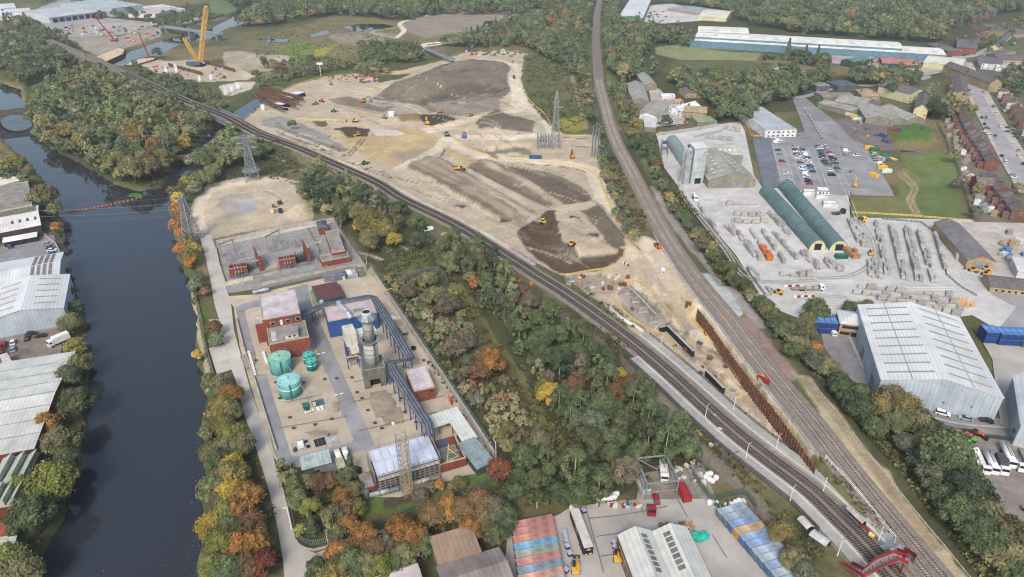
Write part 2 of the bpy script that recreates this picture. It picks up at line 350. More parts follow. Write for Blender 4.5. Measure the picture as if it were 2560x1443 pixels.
for P_ in([(1385,340),(1440,346),(1500,345)],[(1105,352),(1200,396),(1340,411),(1460,428),(1490,480),(1545,575),(1600,632)],[(1282,150),(1280,200),(1292,238),(1282,268),(1210,288),(1100,312)],[(1306,240),(1352,290),(1378,335)],[(855,404),(960,460),(1100,535),(1250,612),(1380,685)],[(1020,405),(1090,398),(1110,375),(1095,350)],[(1055,262),(1150,258),(1262,235)],[(1170,415),(1260,462),(1345,502),(1420,528)],[(1270,412),(1400,515)],[(875,245),(960,258),(1075,282)]):stroke(P_,1.6,DK2,.6,.8,.75)
for k in range(70):
 q=random.Random(k+1500);x0,y0=q.uniform(760,1450),q.uniform(200,560);a=q.uniform(20,70);b_=q.uniform(-.1,.7);c_=q.uniform(.4,.8)
 for o_ in(0,3.5):stroke([(x0+o_,y0),(x0+a+o_,y0+a*b_),(x0+a*2+o_,y0+a*b_*1.7)],.55,q.choice((DK,BRN,PALE)),.3,.3,c_)
stroke([(1742,795),(1800,860),(1880,960),(1960,1060),(2045,1150)],5,(204,188,158),1,1,.8)
stroke([(1140,715),(1185,790),(1240,880),(1300,965),(1350,1060),(1420,1140)],7,(110,112,70),2,2);zone([(955,690),(1040,690),(1130,725),(1200,800),(1260,890),(1320,980),(1340,1080),(1260,1130),(1180,1010),(1100,890),(1020,780)],(96,90,62),3,3)
zone([(925,190),(1030,185),(985,205),(950,210)],GR2,2,2)
stroke([(1195,150),(1290,165),(1288,200),(1300,240),(1290,275),(1210,295),(1100,320),(1060,330)],15,PALE,3,2,.8);stroke([(1288,200),(1310,255),(1360,290),(1385,335)],11,PALE,2,2,.8)
zone([(875,245),(960,258),(1075,280),(1040,300),(930,290),(860,268)],GRV,2,2,.8)
zone([(820,248),(870,240),(945,268),(985,266),(960,280),(840,260)],BRN,2,2,.8)
zone([(990,297),(1040,282),(1060,292),(1050,308),(1000,308)],(140,120,86),1,1.5);zone([(1055,285),(1110,285),(1145,298),(1080,315),(1050,305)],DK2,1,2)
zone([(830,322),(880,317),(925,325),(920,343),(870,345)],DK2,1.5,2);zone([(780,305),(815,303),(820,316),(790,318)],DK,1.5,1.5)
zone([(815,330),(870,345),(935,340),(1000,315),(1040,320),(1110,350),(1095,372),(1000,415),(960,410),(900,380)],SAND,1.5,2)
zone([(960,385),(1085,365),(1095,372),(1080,392),(1000,402)],(168,152,130),2,2)
zone([(925,325),(990,325),(1015,338),(940,340)],(205,198,186),2,2)
for o in(0,9):stroke([(872+o,384),(892+o,362),(905+o,345)],1.4,BRN,.6,.3)
zone([(655,300),(700,290),(760,310),(860,365),(850,375),(740,340),(660,315)],(150,146,142),2,2);zone([(690,316),(740,330),(790,352),(870,372),(860,380),(760,360),(690,330)],(126,116,104),2,2,.8)
for k in range(3):stroke([(690+k*8,322+k*5),(750+k*10,345+k*5),(830+k*10,375+k*4)],2,PALE,1,.6,.5)
zone([(1170,415),(1195,400),(1330,425),(1440,470),(1480,490),(1450,520),(1420,525),(1345,500)],(126,112,98),2,2);zone([(1270,412),(1380,432),(1460,470),(1480,500),(1425,525),(1400,515)],DK,2,2,.8)
stroke([(1210,405),(1300,445),(1420,525)],5,TAN2,2,1);zone([(1110,370),(1140,378),(1195,405),(1170,412),(1130,390)],SAND,1.5,1.5)
zone([(1000,405),(1050,398),(1290,535),(1310,570),(1270,560)],(160,147,128),2,2);stroke([(1010,412),(1120,470),(1270,555)],3.5,DK,2,1.5,.8);stroke([(1060,402),(1180,470),(1310,550)],4,(142,128,110),2,1.5,.8);stroke([(1095,398),(1230,470),(1330,530)],3,(132,118,100),1.5,1,.7)
zone([(1240,270),(1270,290),(1340,310),(1330,335),(1200,330),(1190,315)],(112,103,91),3,3)
zone([(1210,372),(1310,360),(1335,380),(1240,392)],DK,2,2,.7);zone([(1240,378),(1300,372),(1310,380),(1250,388)],(190,184,174),1.5,1)
zone([(1290,580),(1340,550),(1385,545),(1400,600),(1440,632),(1540,640),(1580,630),(1560,650),(1480,680),(1400,685),(1330,640)],(90,75,61),2,3);zone([(1390,625),(1410,605),(1450,625),(1540,630),(1530,642),(1420,645)],(92,86,80),1.5,2,1,2)
zone([(1390,540),(1420,528),(1490,525),(1555,618),(1540,628),(1450,626),(1405,595)],(176,163,142),1.5,2,1,4.5);zone([(1450,530),(1500,510),(1575,620),(1540,625)],DK2,2,3,.8,4)
for a,b,w in((1385,578,3.5),(1435,566,3),(1482,612,3.5),(1150,518,3.5),(1260,555,2.5),(1420,418,3),(1000,290,3)):stroke([(a-6,b),(a+6,b+1)],w,DK2,1,.7)
stroke([(1385,335),(1300,345),(1200,345),(1120,345),(1090,375),(1000,420)],9,PALE,2,2,.7);stroke([(1120,350),(1200,390),(1350,405),(1470,420),(1500,470),(1560,570),(1640,640),(1700,720),(1790,860)],11,PALE,2,2,.75)
stroke([(850,412),(960,470),(1100,545),(1250,620)],10,PALE,3,3,.7);stroke([(860,425),(1010,492),(1180,580),(1330,665)],4,(205,200,192),2,1.5,.7)
for k in range(9):
 q=random.Random(k);a=q.uniform(1000,1400);b=430+(a-1000)*.32+q.uniform(-20,20);stroke([(a,b),(a+40,b+18),(a+90,b+50)],.8,DK,.5,.4,.45)
zone([(1400,690),(1500,685),(1560,700),(1530,740),(1460,735)],(150,140,126),2,2,.7);zone([(1690,700),(1730,690),(1760,760),(1720,770)],GRV,2,2,.8);zone([(1540,740),(1600,740),(1700,850),(1780,930),(1900,1040),(1870,1050),(1640,850)],(178,170,158),2,2,.7)
stroke([(1640,640),(1700,740),(1740,840),(1830,960),(1960,1090)],8,(188,170,142),3,3,.6)
for k in range(60):
 q=random.Random(k+50);a=q.uniform(0,1);x0,y0=1560+a*420+q.uniform(-30,40),690+a*400+q.uniform(-20,20);stroke([(x0,y0),(x0+q.uniform(-14,18),y0+q.uniform(6,22)),(x0+q.uniform(0,40),y0+q.uniform(20,40))],q.uniform(.6,2.6),q.choice((GRV,DK,(150,136,114),PALE,(134,120,102))),1,1.2,q.uniform(.4,.8))
for k in range(240):
 q=random.Random(k+500);x0,y0=q.uniform(650,1480),q.uniform(190,640);s_=q.uniform(10,60);d_=q.uniform(.3,.75);stroke([(x0,y0),(x0+s_,y0+s_*d_*.6),(x0+s_*1.8,y0+s_*d_*1.3)],q.uniform(.5,1.8),q.choice((PALE,DK,TAN2,(204,190,166),(140,126,108))),.5,.7,q.uniform(.3,.7))
zone([(1310,140),(1420,130),(1470,190),(1480,320),(1390,330),(1320,255),(1300,200)],GR,3,3);zone([(1370,190),(1440,200),(1450,270),(1390,260)],(110,106,82),6,8,.7);zone([(1385,300),(1450,290),(1470,315),(1440,330),(1395,325)],(150,148,66),3,4,.8);stroke([(1430,190),(1450,260),(1465,320)],4,(160,146,122),1.5,1.5,.8)
stroke([(465,660),(488,760),(505,880),(520,980)],9,GR2,2,2);stroke([(478,730),(490,800),(505,870),(520,930),(520,970)],1.6,(176,160,132),.6,.5)
zone([(860,1160),(905,1230),(910,1290),(1000,1280),(1240,1210),(1250,1185),(1170,1185),(1000,1240),(910,1240),(880,1150)],(92,112,60),1.5,1.5);zone([(950,1245),(1040,1225),(1060,1250),(960,1275)],(86,74,64),1.5,2);zone([(880,1270),(1000,1290),(1130,1245),(1240,1210),(1240,1222),(1100,1275),(900,1310)],(110,104,58),3,3,.7)
zone([(960,660),(1060,620),(1080,660),(1010,700),(960,700)],GR,3,4)
zone([(1060,555),(1130,600),(1260,690),(1420,790),(1600,930),(1720,1080),(1850,1230),(1960,1300),(1990,1350),(1930,1320),(1800,1200),(1690,1090),(1560,930),(1440,830),(1300,740),(1200,680),(1100,620)],(108,98,88),3,3);stroke([(1620,960),(1720,1090),(1830,1200),(1960,1320)],5,(136,126,114),2,2,.7)
stroke([(1640,470),(1700,580),(1790,700),(1850,780),(1900,840)],6,GRV,2,2);zone([(1742,682),(1790,680),(1860,790),(1840,800),(1780,740)],(176,180,178),1.5,2,1,4)
stroke([(1520,190),(1532,240),(1560,300),(1600,380),(1650,480)],5,(112,124,84),2,1.5,.8)
zone([(1830,800),(1880,800),(1940,880),(2000,950),(1975,960),(1880,880)],(150,128,124),2,3,1,4);zone([(1985,945),(2020,950),(2080,1020),(2160,1118),(2262,1240),(2362,1358),(2455,1475),(2420,1500),(2300,1360),(2180,1215),(2060,1070)],(176,164,136),2,2.5,1,3.5)
for k in range(3):stroke([(1995+k*9,955),(2090+k*9,1065),(2200+k*10,1200),(2330+k*12,1360)],1.3,(130,114,92),.8,.8,.6,3.5)
zone([(2228,345),(2245,325),(2290,320),(2328,335),(2328,358),(2290,366),(2240,364)],GR3,2,2);zone([(2255,395),(2340,388),(2380,400),(2395,470),(2420,545),(2130,545),(2128,490),(2240,490),(2260,440)],(108,118,72),3,5)
zone([(2290,445),(2390,440),(2410,540),(2300,540)],(100,114,72),4,6);zone([(2128,490),(2230,490),(2280,540),(2130,540)],(120,120,78),4,3);zone([(2290,395),(2350,392),(2370,410),(2320,425)],(100,124,58),3,3)
for o in(0,12):stroke([(2245+o,440),(2280+o,470),(2270+o,500),(2290+o,540)],1.6,(160,146,112),.8,.6)
zone([(2330,330),(2370,330),(2390,420),(2410,540),(2440,560),(2400,420),(2380,330)],(112,104,74),2,2)
zone([(2370,250),(2470,200),(2560,560),(2560,640),(2440,560),(2390,420)],(118,112,96),3,3);zone([(2410,262),(2455,265),(2455,290),(2425,290)],GR3,1.5,1.5)
zone([(2440,130),(2560,90),(2560,520),(2480,300),(2440,200)],(104,104,84),3,3)
ys=[-300,-150,0,50];v=82.0
while v<3000:ys.append(v);v+=max(.7,.0056*v)
ys=np.array(ys);nx=1100;nyy=len(ys)
tt=np.linspace(-1,1,nx);hw=170+.98*np.maximum(ys,0)
GX=(tt[None,:]*hw[:,None]).ravel();GY=np.repeat(ys,nx);GZ=height(GX,GY)
GZ[GY<60]=0
col=np.ones((GX.size,4));base=np.array(lin((96,98,66)))
q=fbm(GX,GY,40,1,3);col[:,:3]=base[None]*(.75+.5*q[:,None]);mixb=sstep(.45,.7,fbm(GX,GY,60,8,2))[:,None];col[:,:3]=col[:,:3]*(1-mixb)+np.array(lin((122,112,82)))[None]*mixb
wob1=fbm(GX,GY,7,21,3)-.5
for z in Z:
 P=np.array(z[1]);rgb=np.array(lin(z[2]))
 ext=6+(z[3]if z[0]=='p' else z[3]+z[4])+10
 m=(GX>P[:,0].min()-ext)&(GX<P[:,0].max()+ext)&(GY>P[:,1].min()-ext)&(GY<P[:,1].max()+ext)
 if not m.any():continue
 if z[0]=='p':d=sdpoly(GX[m],GY[m],z[1]);soft,wob,a=z[3:6]
 else:d=sdline(GX[m],GY[m],z[1])[0]-z[3]/2;soft,wob,a=z[4:7]
 k=(a*sstep(soft*.5,-soft*.5,d+wob1[m]*wob*2))[:,None]
 col[m,:3]=col[m,:3]*(1-k)+rgb[None]*k
col[:,:3]*=(.8+.4*fbm(GX,GY,16,55,4))[:,None]
me=bpy.data.meshes.new('ground');nv=GX.size
me.vertices.add(nv);me.vertices.foreach_set('co',np.stack([GX,GY,GZ],1).astype(np.float32).ravel())
ii=np.arange((nyy-1)*(nx-1));r_,c_=ii//(nx-1),ii%(nx-1);a0=r_*nx+c_
qd=np.stack([a0,a0+1,a0+nx+1,a0+nx],1)
me.loops.add(qd.size);me.loops.foreach_set('vertex_index',qd.ravel().astype(np.int32))
me.polygons.add(len(qd));me.polygons.foreach_set('loop_start',(np.arange(len(qd))*4).astype(np.int32));me.polygons.foreach_set('loop_total',np.full(len(qd),4,np.int32))
me.update();me.shade_smooth()
ca=me.color_attributes.new('Col','FLOAT_COLOR','POINT');ca.data.foreach_set('color',col.astype(np.float32).ravel())
me.materials.append(mat('ground_soil',(1,1,1),rough=.95,var=.22,scale=.7,detail=12,rgb2=(.7,.68,.65),bump=.8,dirt=.2,vc=True,spec=.1))
tag(obj('ground',me),kind='structure')
wm=bpy.data.materials.new('river_water');wm.use_nodes=True
b=wm.node_tree.nodes['Principled BSDF'];b.inputs['Base Color'].default_value=(.024,.027,.033,1);b.inputs['Roughness'].default_value=.06;b.inputs['IOR'].default_value=1.33;b.inputs['Specular IOR Level'].default_value=.9
rn=wm.node_tree.nodes.new('ShaderNodeTexNoise');rn.inputs['Scale'].default_value=.018;rn.inputs['Detail'].default_value=5;rr_=wm.node_tree.nodes.new('ShaderNodeMapRange');rr_.inputs[1].default_value=.35;rr_.inputs[2].default_value=.65;rr_.inputs[3].default_value=.02;rr_.inputs[4].default_value=.08;wm.node_tree.links.new(rn.outputs[0],rr_.inputs[0]);wm.node_tree.links.new(rr_.outputs[0],b.inputs['Roughness'])
nn=wm.node_tree.nodes.new('ShaderNodeTexNoise');nn.inputs['Scale'].default_value=.35;nn.inputs['Detail'].default_value=3
tcw=wm.node_tree.nodes.new('ShaderNodeTexCoord');wm.node_tree.links.new(tcw.outputs['Object'],nn.inputs['Vector'])
bp=wm.node_tree.nodes.new('ShaderNodeBump');bp.inputs['Strength'].default_value=.025;bp.inputs['Distance'].default_value=.08
wm.node_tree.links.new(nn.outputs[0],bp.inputs['Height']);wm.node_tree.links.new(bp.outputs[0],b.inputs['Normal'])
def flatpoly(name,P,z,m,kind='structure'):
 import bmesh
 bm=bmesh.new();vs=[bm.verts.new((x,y,z))for x,y in P];f=bm.faces.new(vs)
 if f.normal.z<0 or f.calc_area()==0:pass
 bm.normal_update()
 if f.normal.z<0:f.normal_flip()
 bmesh.ops.triangulate(bm,faces=bm.faces[:])
 me=bpy.data.meshes.new(name);bm.to_mesh(me);bm.free();me.materials.append(m)
 o=obj(name,me)
 if kind:o['kind']=kind
 return o
def grow(P,q):
 A=np.array(P);t=np.roll(A,-1,0)-np.roll(A,1,0);n=np.stack([t[:,1],-t[:,0]],1);n/=np.linalg.norm(n,axis=1)[:,None];ar=sum(A[i-1][0]*A[i][1]-A[i][0]*A[i-1][1]for i in range(len(A)));return[tuple(p)for p in A+n*q*(1 if ar>0 else-1)]
flatpoly('river',grow(RIVER,2.6),-1.5,wm);flatpoly('upper_river',grow(FARR,2.6),-1.5,wm)
for P in PONDS:flatpoly('pond',P,-.45,wm)
lp=flatpoly('lily_patch',wpoly([(318,490),(328,484),(340,483),(352,485),(356,492),(348,496),(335,492),(326,494)],-1.5),-1.42,flat('weed_green',76,118,56,var=.4,scale=2),None);tag(lp,'bright green raft of floating weed beside the orange boom on the river','pond weed')
# ------------------------------------------------------------------ paved sheets (drape: flat, a few cm above the ground)
LVL=[0];PAVED=[]
def sheet(name,P,m,z=None,grid=False):
 """paving laid on the ground: a draped grid, so that it follows the relief under it"""
 LVL[0]+=1
 P=wpoly(P);PAVED.append(P);z=.28+LVL[0]*.006 if z is None else z
 return flatpoly(name,P,z,m)
conc=flat('pale_concrete',186,180,170,var=.16,scale=.12,detail=8);conc_pink=flat('beige_concrete',186,172,152,var=.2,scale=.14,detail=12,rgb2=lin((158,146,128)))
asph=flat('worn_asphalt',134,131,132,var=.22,scale=.15,detail=8);asph_d=flat('dark_asphalt',140,139,140,var=.2,scale=.1,detail=8);asph_l=flat('pale_asphalt',152,150,150,var=.14,scale=.12,detail=8)
dust=flat('dusty_yard',194,192,188,var=.2,scale=.14,detail=12,rgb2=lin((166,163,158)));yardc=flat('yard_concrete',172,166,158,var=.16,scale=.09,detail=9);paint_w=flat('road_paint',215,213,208,var=.1)
road_c=flat('road_concrete',178,172,162,var=.16,scale=.09,detail=9)
sheet('access_road',[(497,585),(515,648),(529,715),(536,760),(548,800),(522,800),(560,858),(572,905),(592,960),(612,1040),(640,1120),(672,1225),(692,1310),(708,1400),(720,1560),(800,1560),(790,1443),(850,1380),(960,1345),(960,1325),(850,1362),(790,1385),(755,1372),(738,1342),(715,1260),(690,1165),(672,1105),(645,1030),(622,960),(600,880),(585,825),(578,760),(560,700),(548,655),(530,590)],road_c)
sheet('service_road',[(950,1348),(1110,1305),(1290,1245),(1330,1215),(1320,1200),(1280,1228),(1110,1288),(950,1330)],asph_l)
sheet('parking_bay',[(522,872),(560,862),(580,925),(543,938)],conc)
sheet('plant_yard',[(566,742),(640,738),(700,722),(925,672),(1010,790),(1110,945),(1240,1150),(1250,1178),(1165,1190),(1000,1245),(912,1245),(905,1170),(860,1160),(700,1168),(676,1130),(640,1010),(600,870),(585,770)],conc_pink)
sheet('plant_asphalt',[(588,768),(640,752),(700,735),(725,722),(769,712),(779,762),(800,804),(833,880),(877,978),(913,1060),(937,1113),(912,1128),(850,1142),(790,1160),(748,1170),(700,1166),(683,1128),(668,1060),(636,948),(668,943),(704,1060),(729,1140),(745,1143),(800,1128),(880,1108),(884,1100),(867,1060),(829,964),(805,908),(783,860),(761,813),(744,769),(735,748),(640,770),(618,775),(612,780),(637,878),(616,882),(600,820)],asph_d)
sheet('substation_yard',[(541,605),(560,598),(690,570),(834,545),(915,662),(900,672),(700,715),(572,735),(556,680)],flat('substation_gravel',150,146,142,var=.25,scale=.6,detail=8))
sheet('substation_road',[(560,598),(690,570),(834,545),(838,556),(700,586),(565,612)],conc);sheet('substation_apron',[(650,668),(690,652),(694,682),(660,694)],conc_pink);sheet('substation_track',[(828,560),(842,556),(915,662),(895,668)],asph)
sheet('riverside_yard',[(0,620),(110,590),(135,590),(160,680),(168,720),(155,860),(150,900),(0,960)],asph);sheet('lorry_yard',[(0,850),(150,820),(150,900),(70,930),(0,960)],flat('muddy_yard',128,116,106,var=.3,scale=.2,detail=8))
sheet('depot_yard',[(1270,1320),(1395,1290),(1430,1268),(1560,1255),(1700,1235),(1775,1225),(1800,1290),(1960,1443),(1990,1560),(1250,1560)],yardc)
sheet('depot_corner',[(1590,1250),(1605,1185),(1700,1170),(1760,1170),(1790,1250)],flat('depot_gravel',140,132,120,var=.3,scale=.4,detail=8))
sheet('warehouse_forecourt',[(2045,800),(2110,790),(2200,840),(2200,960),(2330,1010),(2505,1050),(2560,1050),(2560,1095),(2440,1090),(2300,1065),(2170,985),(2120,960),(2060,870)],asph);sheet('trade_yard',[(2440,830),(2560,830),(2560,1100),(2500,1060),(2480,900)],yardc)
sheet('lorry_park',[(2380,1085),(2560,1110),(2560,1330),(2500,1300),(2440,1190)],flat('lorry_park_dirt',138,130,124,var=.25,scale=.15,detail=8))
sheet('block_yard',[(1640,335),(1700,325),(1850,305),(1862,330),(1885,440),(1905,470),(2120,480),(2125,545),(2430,552),(2490,620),(2560,760),(2560,800),(2500,830),(2430,790),(2350,800),(2200,760),(2090,790),(2000,800),(1940,775),(1900,740),(1840,640),(1720,500),(1660,420)],dust)
sheet('timber_yard',[(2400,555),(2560,560),(2560,720),(2480,700),(2440,640)],flat('timber_yard_dirt',178,170,160,var=.2,scale=.2,detail=8))
sheet('yard_road',[(2440,690),(2560,700),(2560,830),(2490,830),(2540,770),(2480,740)],asph_l)
sheet('car_park',[(1925,362),(2050,362),(2165,370),(2230,478),(2235,492),(2100,490),(1950,470)],asph_d);sheet('car_park_road',[(1980,245),(2010,243),(2120,330),(2170,372),(1925,362),(1920,350),(2012,330)],asph);sheet('bay_tarmac',[(2035,305),(2085,305),(2125,352),(2060,352)],asph_d);sheet('scrap_yard',[(2085,300),(2200,300),(2225,340),(2240,378),(2190,378),(2130,350)],flat('scrap_yard_dirt',118,108,104,var=.3,scale=.3,detail=8))
sheet('laydown_pad',[(1880,345),(1925,345),(1952,470),(1908,470)],flat('laydown_tarmac',108,112,122,var=.25,scale=.1,detail=8))
street=[(2380,132),(2400,160),(2412,190),(2440,240),(2470,300),(2500,345),(2530,400),(2570,470)]
def ribbon(name,P,w,m,z=None,dz=0.0,off=0.0,step=4.0,terr=False):
 LVL[0]+=1;z=.28+LVL[0]*.006 if z is None else z
 L=resample([Vector((*p[:2],(p[2]if len(p)>2 else 0)+z))for p in P],step);mb=MB()
 for i,p in enumerate(L):
  t=(L[min(i+1,len(L)-1)]-L[max(i-1,0)]);n=Vector((t.y,-t.x,0)).normalized();c=p+n*off
  a,b=c-n*w/2,c+n*w/2;mb.v+=[tuple(a),tuple(b)]
 for i in range(len(L)-1):mb._f([(2*i+1,2*i+3,2*i+2,2*i)])
 return tag(mb.build(name,m),kind='structure')
def gline(P,n=6):return smooth_line([G(*p)for p in P],n)
ribbon('street',gline([(2360,120),(2400,150),(2425,200),(2455,260),(2490,325),(2530,395),(2590,490)]),11,asph_l);ribbon('pavement',gline([(2400,155),(2425,205),(2452,262),(2487,328),(2527,398),(2580,490)]),6,flat('pavement_slabs',176,168,156,var=.18,scale=.3),off=-8.4)
ribbon('side_street',gline([(2280,165),(2330,150),(2400,145),(2440,138),(2500,110),(2600,70)]),9,asph_l);ribbon('pavement',gline([(2425,200),(2455,260),(2490,325),(2530,395),(2590,490)]),3,MATS['pavement_slabs'],off=7.1)
ribbon('depot_lane',gline([(1940,238),(1985,245),(2030,238),(2110,215),(2180,215),(2300,200),(2320,190)]),7,asph_l)
ribbon('haul_bridge_road',gline([(1040,128),(1060,118),(1150,106),(1200,100)]),7,flat('haul_road',205,196,180,var=.1))
sheet('top_yard',[(20,40),(60,35),(150,0),(200,0),(160,20),(270,60),(260,70),(130,75)],asph_l);sheet('scrap_yard_top',[(150,70),(270,45),(400,60),(300,90),(170,95)],flat('works_dirt',165,158,150,var=.25,scale=.1,detail=8));sheet('top_works_yard',[(1605,15),(1680,10),(1800,35),(1790,50),(1660,60),(1610,58)],dust)
tk_d=flat('tyre_track_dark',160,157,152,var=.2,scale=.5);tk_p=flat('tyre_track_pale',212,210,206,var=.1)
for i,(P,w_)in enumerate((([(1700,440),(1712,490),(1765,560),(1820,630),(1860,690),(1930,705),(2040,700)],2.2),([(1706,440),(1722,495),(1780,565),(1838,635),(1880,685),(1950,695),(2050,690)],.5),([(2040,695),(2120,690),(2180,650),(2175,600),(2150,560)],2),([(2050,705),(2130,705),(2250,720),(2400,722)],1.2),([(1760,500),(1800,505),(1800,530),(1760,528)],.5),([(2120,480),(2150,560),(2185,640)],.6),([(2000,700),(2060,660),(2110,655),(2130,610)],.5),([(2380,560),(2400,640),(2420,700),(2470,730)],.8),([(1960,760),(2040,740),(2130,745)],.6),([(1980,770),(2060,720),(2150,690)],.5))):
 for o_ in(0,1.8):ribbon('tyre_track',gline(P),w_*.5,(tk_d,tk_p)[i%2],off=o_)
for P in([(1461,1262),(1480,1330),(1511,1443)],[(1470,1300),(1560,1290),(1690,1265)],[(1490,1345),(1560,1335)],[(1600,1262),(1612,1300)],[(1690,1245),(1720,1300)],[(1500,1395),(1545,1388)],[(1780,1340),(1830,1420)]):ribbon('slab_joint',gline(P),.25,flat('joint_grey',112,108,102))
for i,P in enumerate(([(2050,900),(2120,950),(2190,975)],[(2120,840),(2160,930)],[(2220,1010),(2380,1060),(2540,1075)])):ribbon('tyre_track',gline(P),1.2,tk_d)
sheet('farm_yard',[(1620,215),(1650,225),(1720,310),(1640,320),(1632,280)],flat('farm_yard_dirt',176,166,154,var=.2,scale=.2))
sheet('timber_works_yard',[(2080,135),(2200,150),(2400,160),(2395,175),(2320,190),(2170,175),(2080,160)],MATS['works_dirt'])
# ------------------------------------------------------------------ swept pieces
def nrm(L):
 o=[]
 for i in range(len(L)):
  t=L[min(i+1,len(L)-1)]-L[max(i-1,0)];o.append(Vector((t.y,-t.x,0)).normalized())
 return o
def sweep(mb,L,off,w,z0,z1):
 """box section carried along a polyline; off to the right of travel"""
 N=nrm(L);k=len(mb.v)
 for p,n in zip(L,N):
  for a,b in((-w/2,z0),(w/2,z0),(w/2,z1),(-w/2,z1)):
   q=p+n*(off+a);mb.v.append((q.x,q.y,p.z+b))
 for i in range(len(L)-1):
  a=k+4*i;b=a+4;mb._f([(a+j,a+(j+1)%4,b+(j+1)%4,b+j)for j in range(4)])
 e=k+4*(len(L)-1);mb._f([(k+3,k+2,k+1,k),(e,e+1,e+2,e+3)])
 return mb
ballast=flat('ballast',134,124,116,var=.3,scale=2.2,detail=8,bump=.4);ballast_y=flat('site_ballast',150,142,134,var=.3,scale=2,detail=8)
railm=flat('rail_steel',96,82,72,rough=.5,metal=.3);sleep_d=flat('timber_sleeper',74,68,62,var=.3);sleep_c=flat('concrete_sleeper',160,150,138,var=.2)
steel=flat('galvanised_steel',150,155,158,rough=.5,metal=.3,var=.15);steel_d=flat('dark_steel',84,88,90,rough=.55,metal=.2,var=.2);white=flat('white_paint',226,226,222,rough=.5,var=.06);yellow=flat('barrier_yellow',224,194,108,rough=.6,var=.12)
red=flat('red_paint',148,46,50,rough=.5,var=.15);rust=flat('rusty_steel',112,78,60,rough=.9,var=.4,scale=.8);blackm=flat('bitumen_black',34,36,38,rough=.6);dgreen=flat('fence_green',62,92,80,var=.1);palis=flat('palisade_grey',116,124,128,rough=.6,var=.15)
orange=flat('safety_orange',226,100,40,rough=.6);darkglass=flat('dark_glass',38,44,52,rough=.15,spec=.6);timber=flat('raw_timber',206,170,116,var=.2)
def LV(P):return[Vector(p)for p in P]
for nm,L,sm,lab in(('left',LEFTL,sleep_d,'older double line that runs past the station platforms'),('right',RIGHTL,sleep_c,'double line above the sheet pile wall')):
 C0=resample(LV(L),3.0);N=nrm(C0)
 mb=MB()
 prof=[(-5.6,-.35),(-4.6,.32),(4.6,.32),(5.6,-.35)];k0=0
 for p,n in zip(C0,N):
  for a,b in prof:q=p+n*a;mb.v.append((q.x,q.y,q.z+b))
 for i in range(len(C0)-1):
  a=4*i;mb._f([(a+j,a+j+1,a+j+5,a+j+4)for j in range(3)][::1])
 mb.f=[f[::-1]for f in mb.f]
 tag(mb.build('ballast_bed',ballast),kind='structure')
 S0=resample(LV(L),.72);SN=nrm(S0)
 for sgn,side in((-1,'western'),(1,'eastern')):
  t=thing('railway_track',f'{side} track of the {lab}','railway track',tuple(C0[0]))
  o0=Vector(C0[0])
  for r in(-.74,.74):
   mb=MB();sweep(mb,[p-o0 for p in C0],sgn*1.85+r,.11,.5,.66);mb.build('rail',railm,t)
  mb=MB()
  for p,n in zip(S0,SN):
   c=p+n*sgn*1.85-o0
   if p.y>700:continue
   a=math.atan2(n.y,n.x);mb.box(-1.3,-.14,p.z-o0.z-p.z+o0.z+.3,1.3,.14,.48,a,c.x,c.y)
   for i in range(-8,0):x,y,z=mb.v[i];mb.v[i]=(x,y,z+p.z-o0.z)
  tag(mb.build('sleepers',sm,t),kind='stuff')
# ------------------------------------------------------------------ fences, walls and barriers
def gpts(P,z=None):
 return[Vector((*G(*p[:2],p[2]if len(p)>2 else(z or 0)),p[2]if len(p)>2 else(z if z is not None else 0)))for p in P]
def drape(L):return[Vector((p.x,p.y,H(p.x,p.y)))for p in L]
PM={}
def posts(Q,h,m,t):
 k=(round(h,2),m.name)
 if k not in PM:PM[k]=MB().box(-.08,-.08,0,.08,.08,h).mesh('post',m)
 for q in Q:obj('post',PM[k],t).location=q
def fence(name,label,cat,L,h,style,m,m2=None,curve=0,group=None,dr=True,step=2.5):
 if curve:L=[Vector(p)for p in smooth_line([tuple(p)for p in L],curve)]
 L=resample(L,step)if step else L
 if len(L)<2:return
 if dr:L=drape(L)
 o=L[0].copy();t=thing(name,label,cat,tuple(o),group=group);Q=[p-o for p in L]
 if style=='palisade':
  mb=MB()
  for a,b in zip(Q[:-1],Q[1:]):
   d=(b-a);n=max(1,int(d.length/.42))
   for i in range(n):
    c=a.lerp(b,(i+.5)/n);u=d.normalized()*.11
    mb.quad((c.x-u.x,c.y-u.y,c.z+.05),(c.x+u.x,c.y+u.y,c.z+.05),(c.x+u.x,c.y+u.y,c.z+h),(c.x-u.x,c.y-u.y,c.z+h))
  tag(mb.build('pales',m,t),kind='stuff')
  mb=MB();sweep(mb,Q,.06,.08,h*.8,h*.8+.09);sweep(mb,Q,.06,.08,h*.22,h*.22+.09);mb.build('rails',m2 or m,t)
 elif style=='wall':
  sweep(MB(),Q,0,.35,-.3,h).build('wall_panel',m,t);sweep(MB(),Q,0,.5,h,h+.12).build('coping',m2 or m,t)
 elif style=='wall_pales':
  sweep(MB(),Q,0,.3,-.3,h*.62).build('wall_panel',m2,t);mb=MB()
  for i,a in enumerate(Q[::1]):mb.bar(a+Vector((0,0,h*.6)),a+Vector((0,0,h)),.05)
  for z in(.7,.78,.86,.94,1.0):sweep(mb,Q,0,.04,h*z-.05,h*z)
  mb.build('railing',m,t)
 elif style=='rails':
  posts(Q,h,m,t);mb=MB()
  for z in(.35,.68,1.0):sweep(mb,Q,0,.12,h*z-.1,h*z+.05)
  mb.build('rails',m2 or m,t)
 elif style=='panel':
  posts(Q,h+.1,m2 or m,t);sweep(MB(),Q,0,.05,.15,h).build('panel',m,t)
 return t
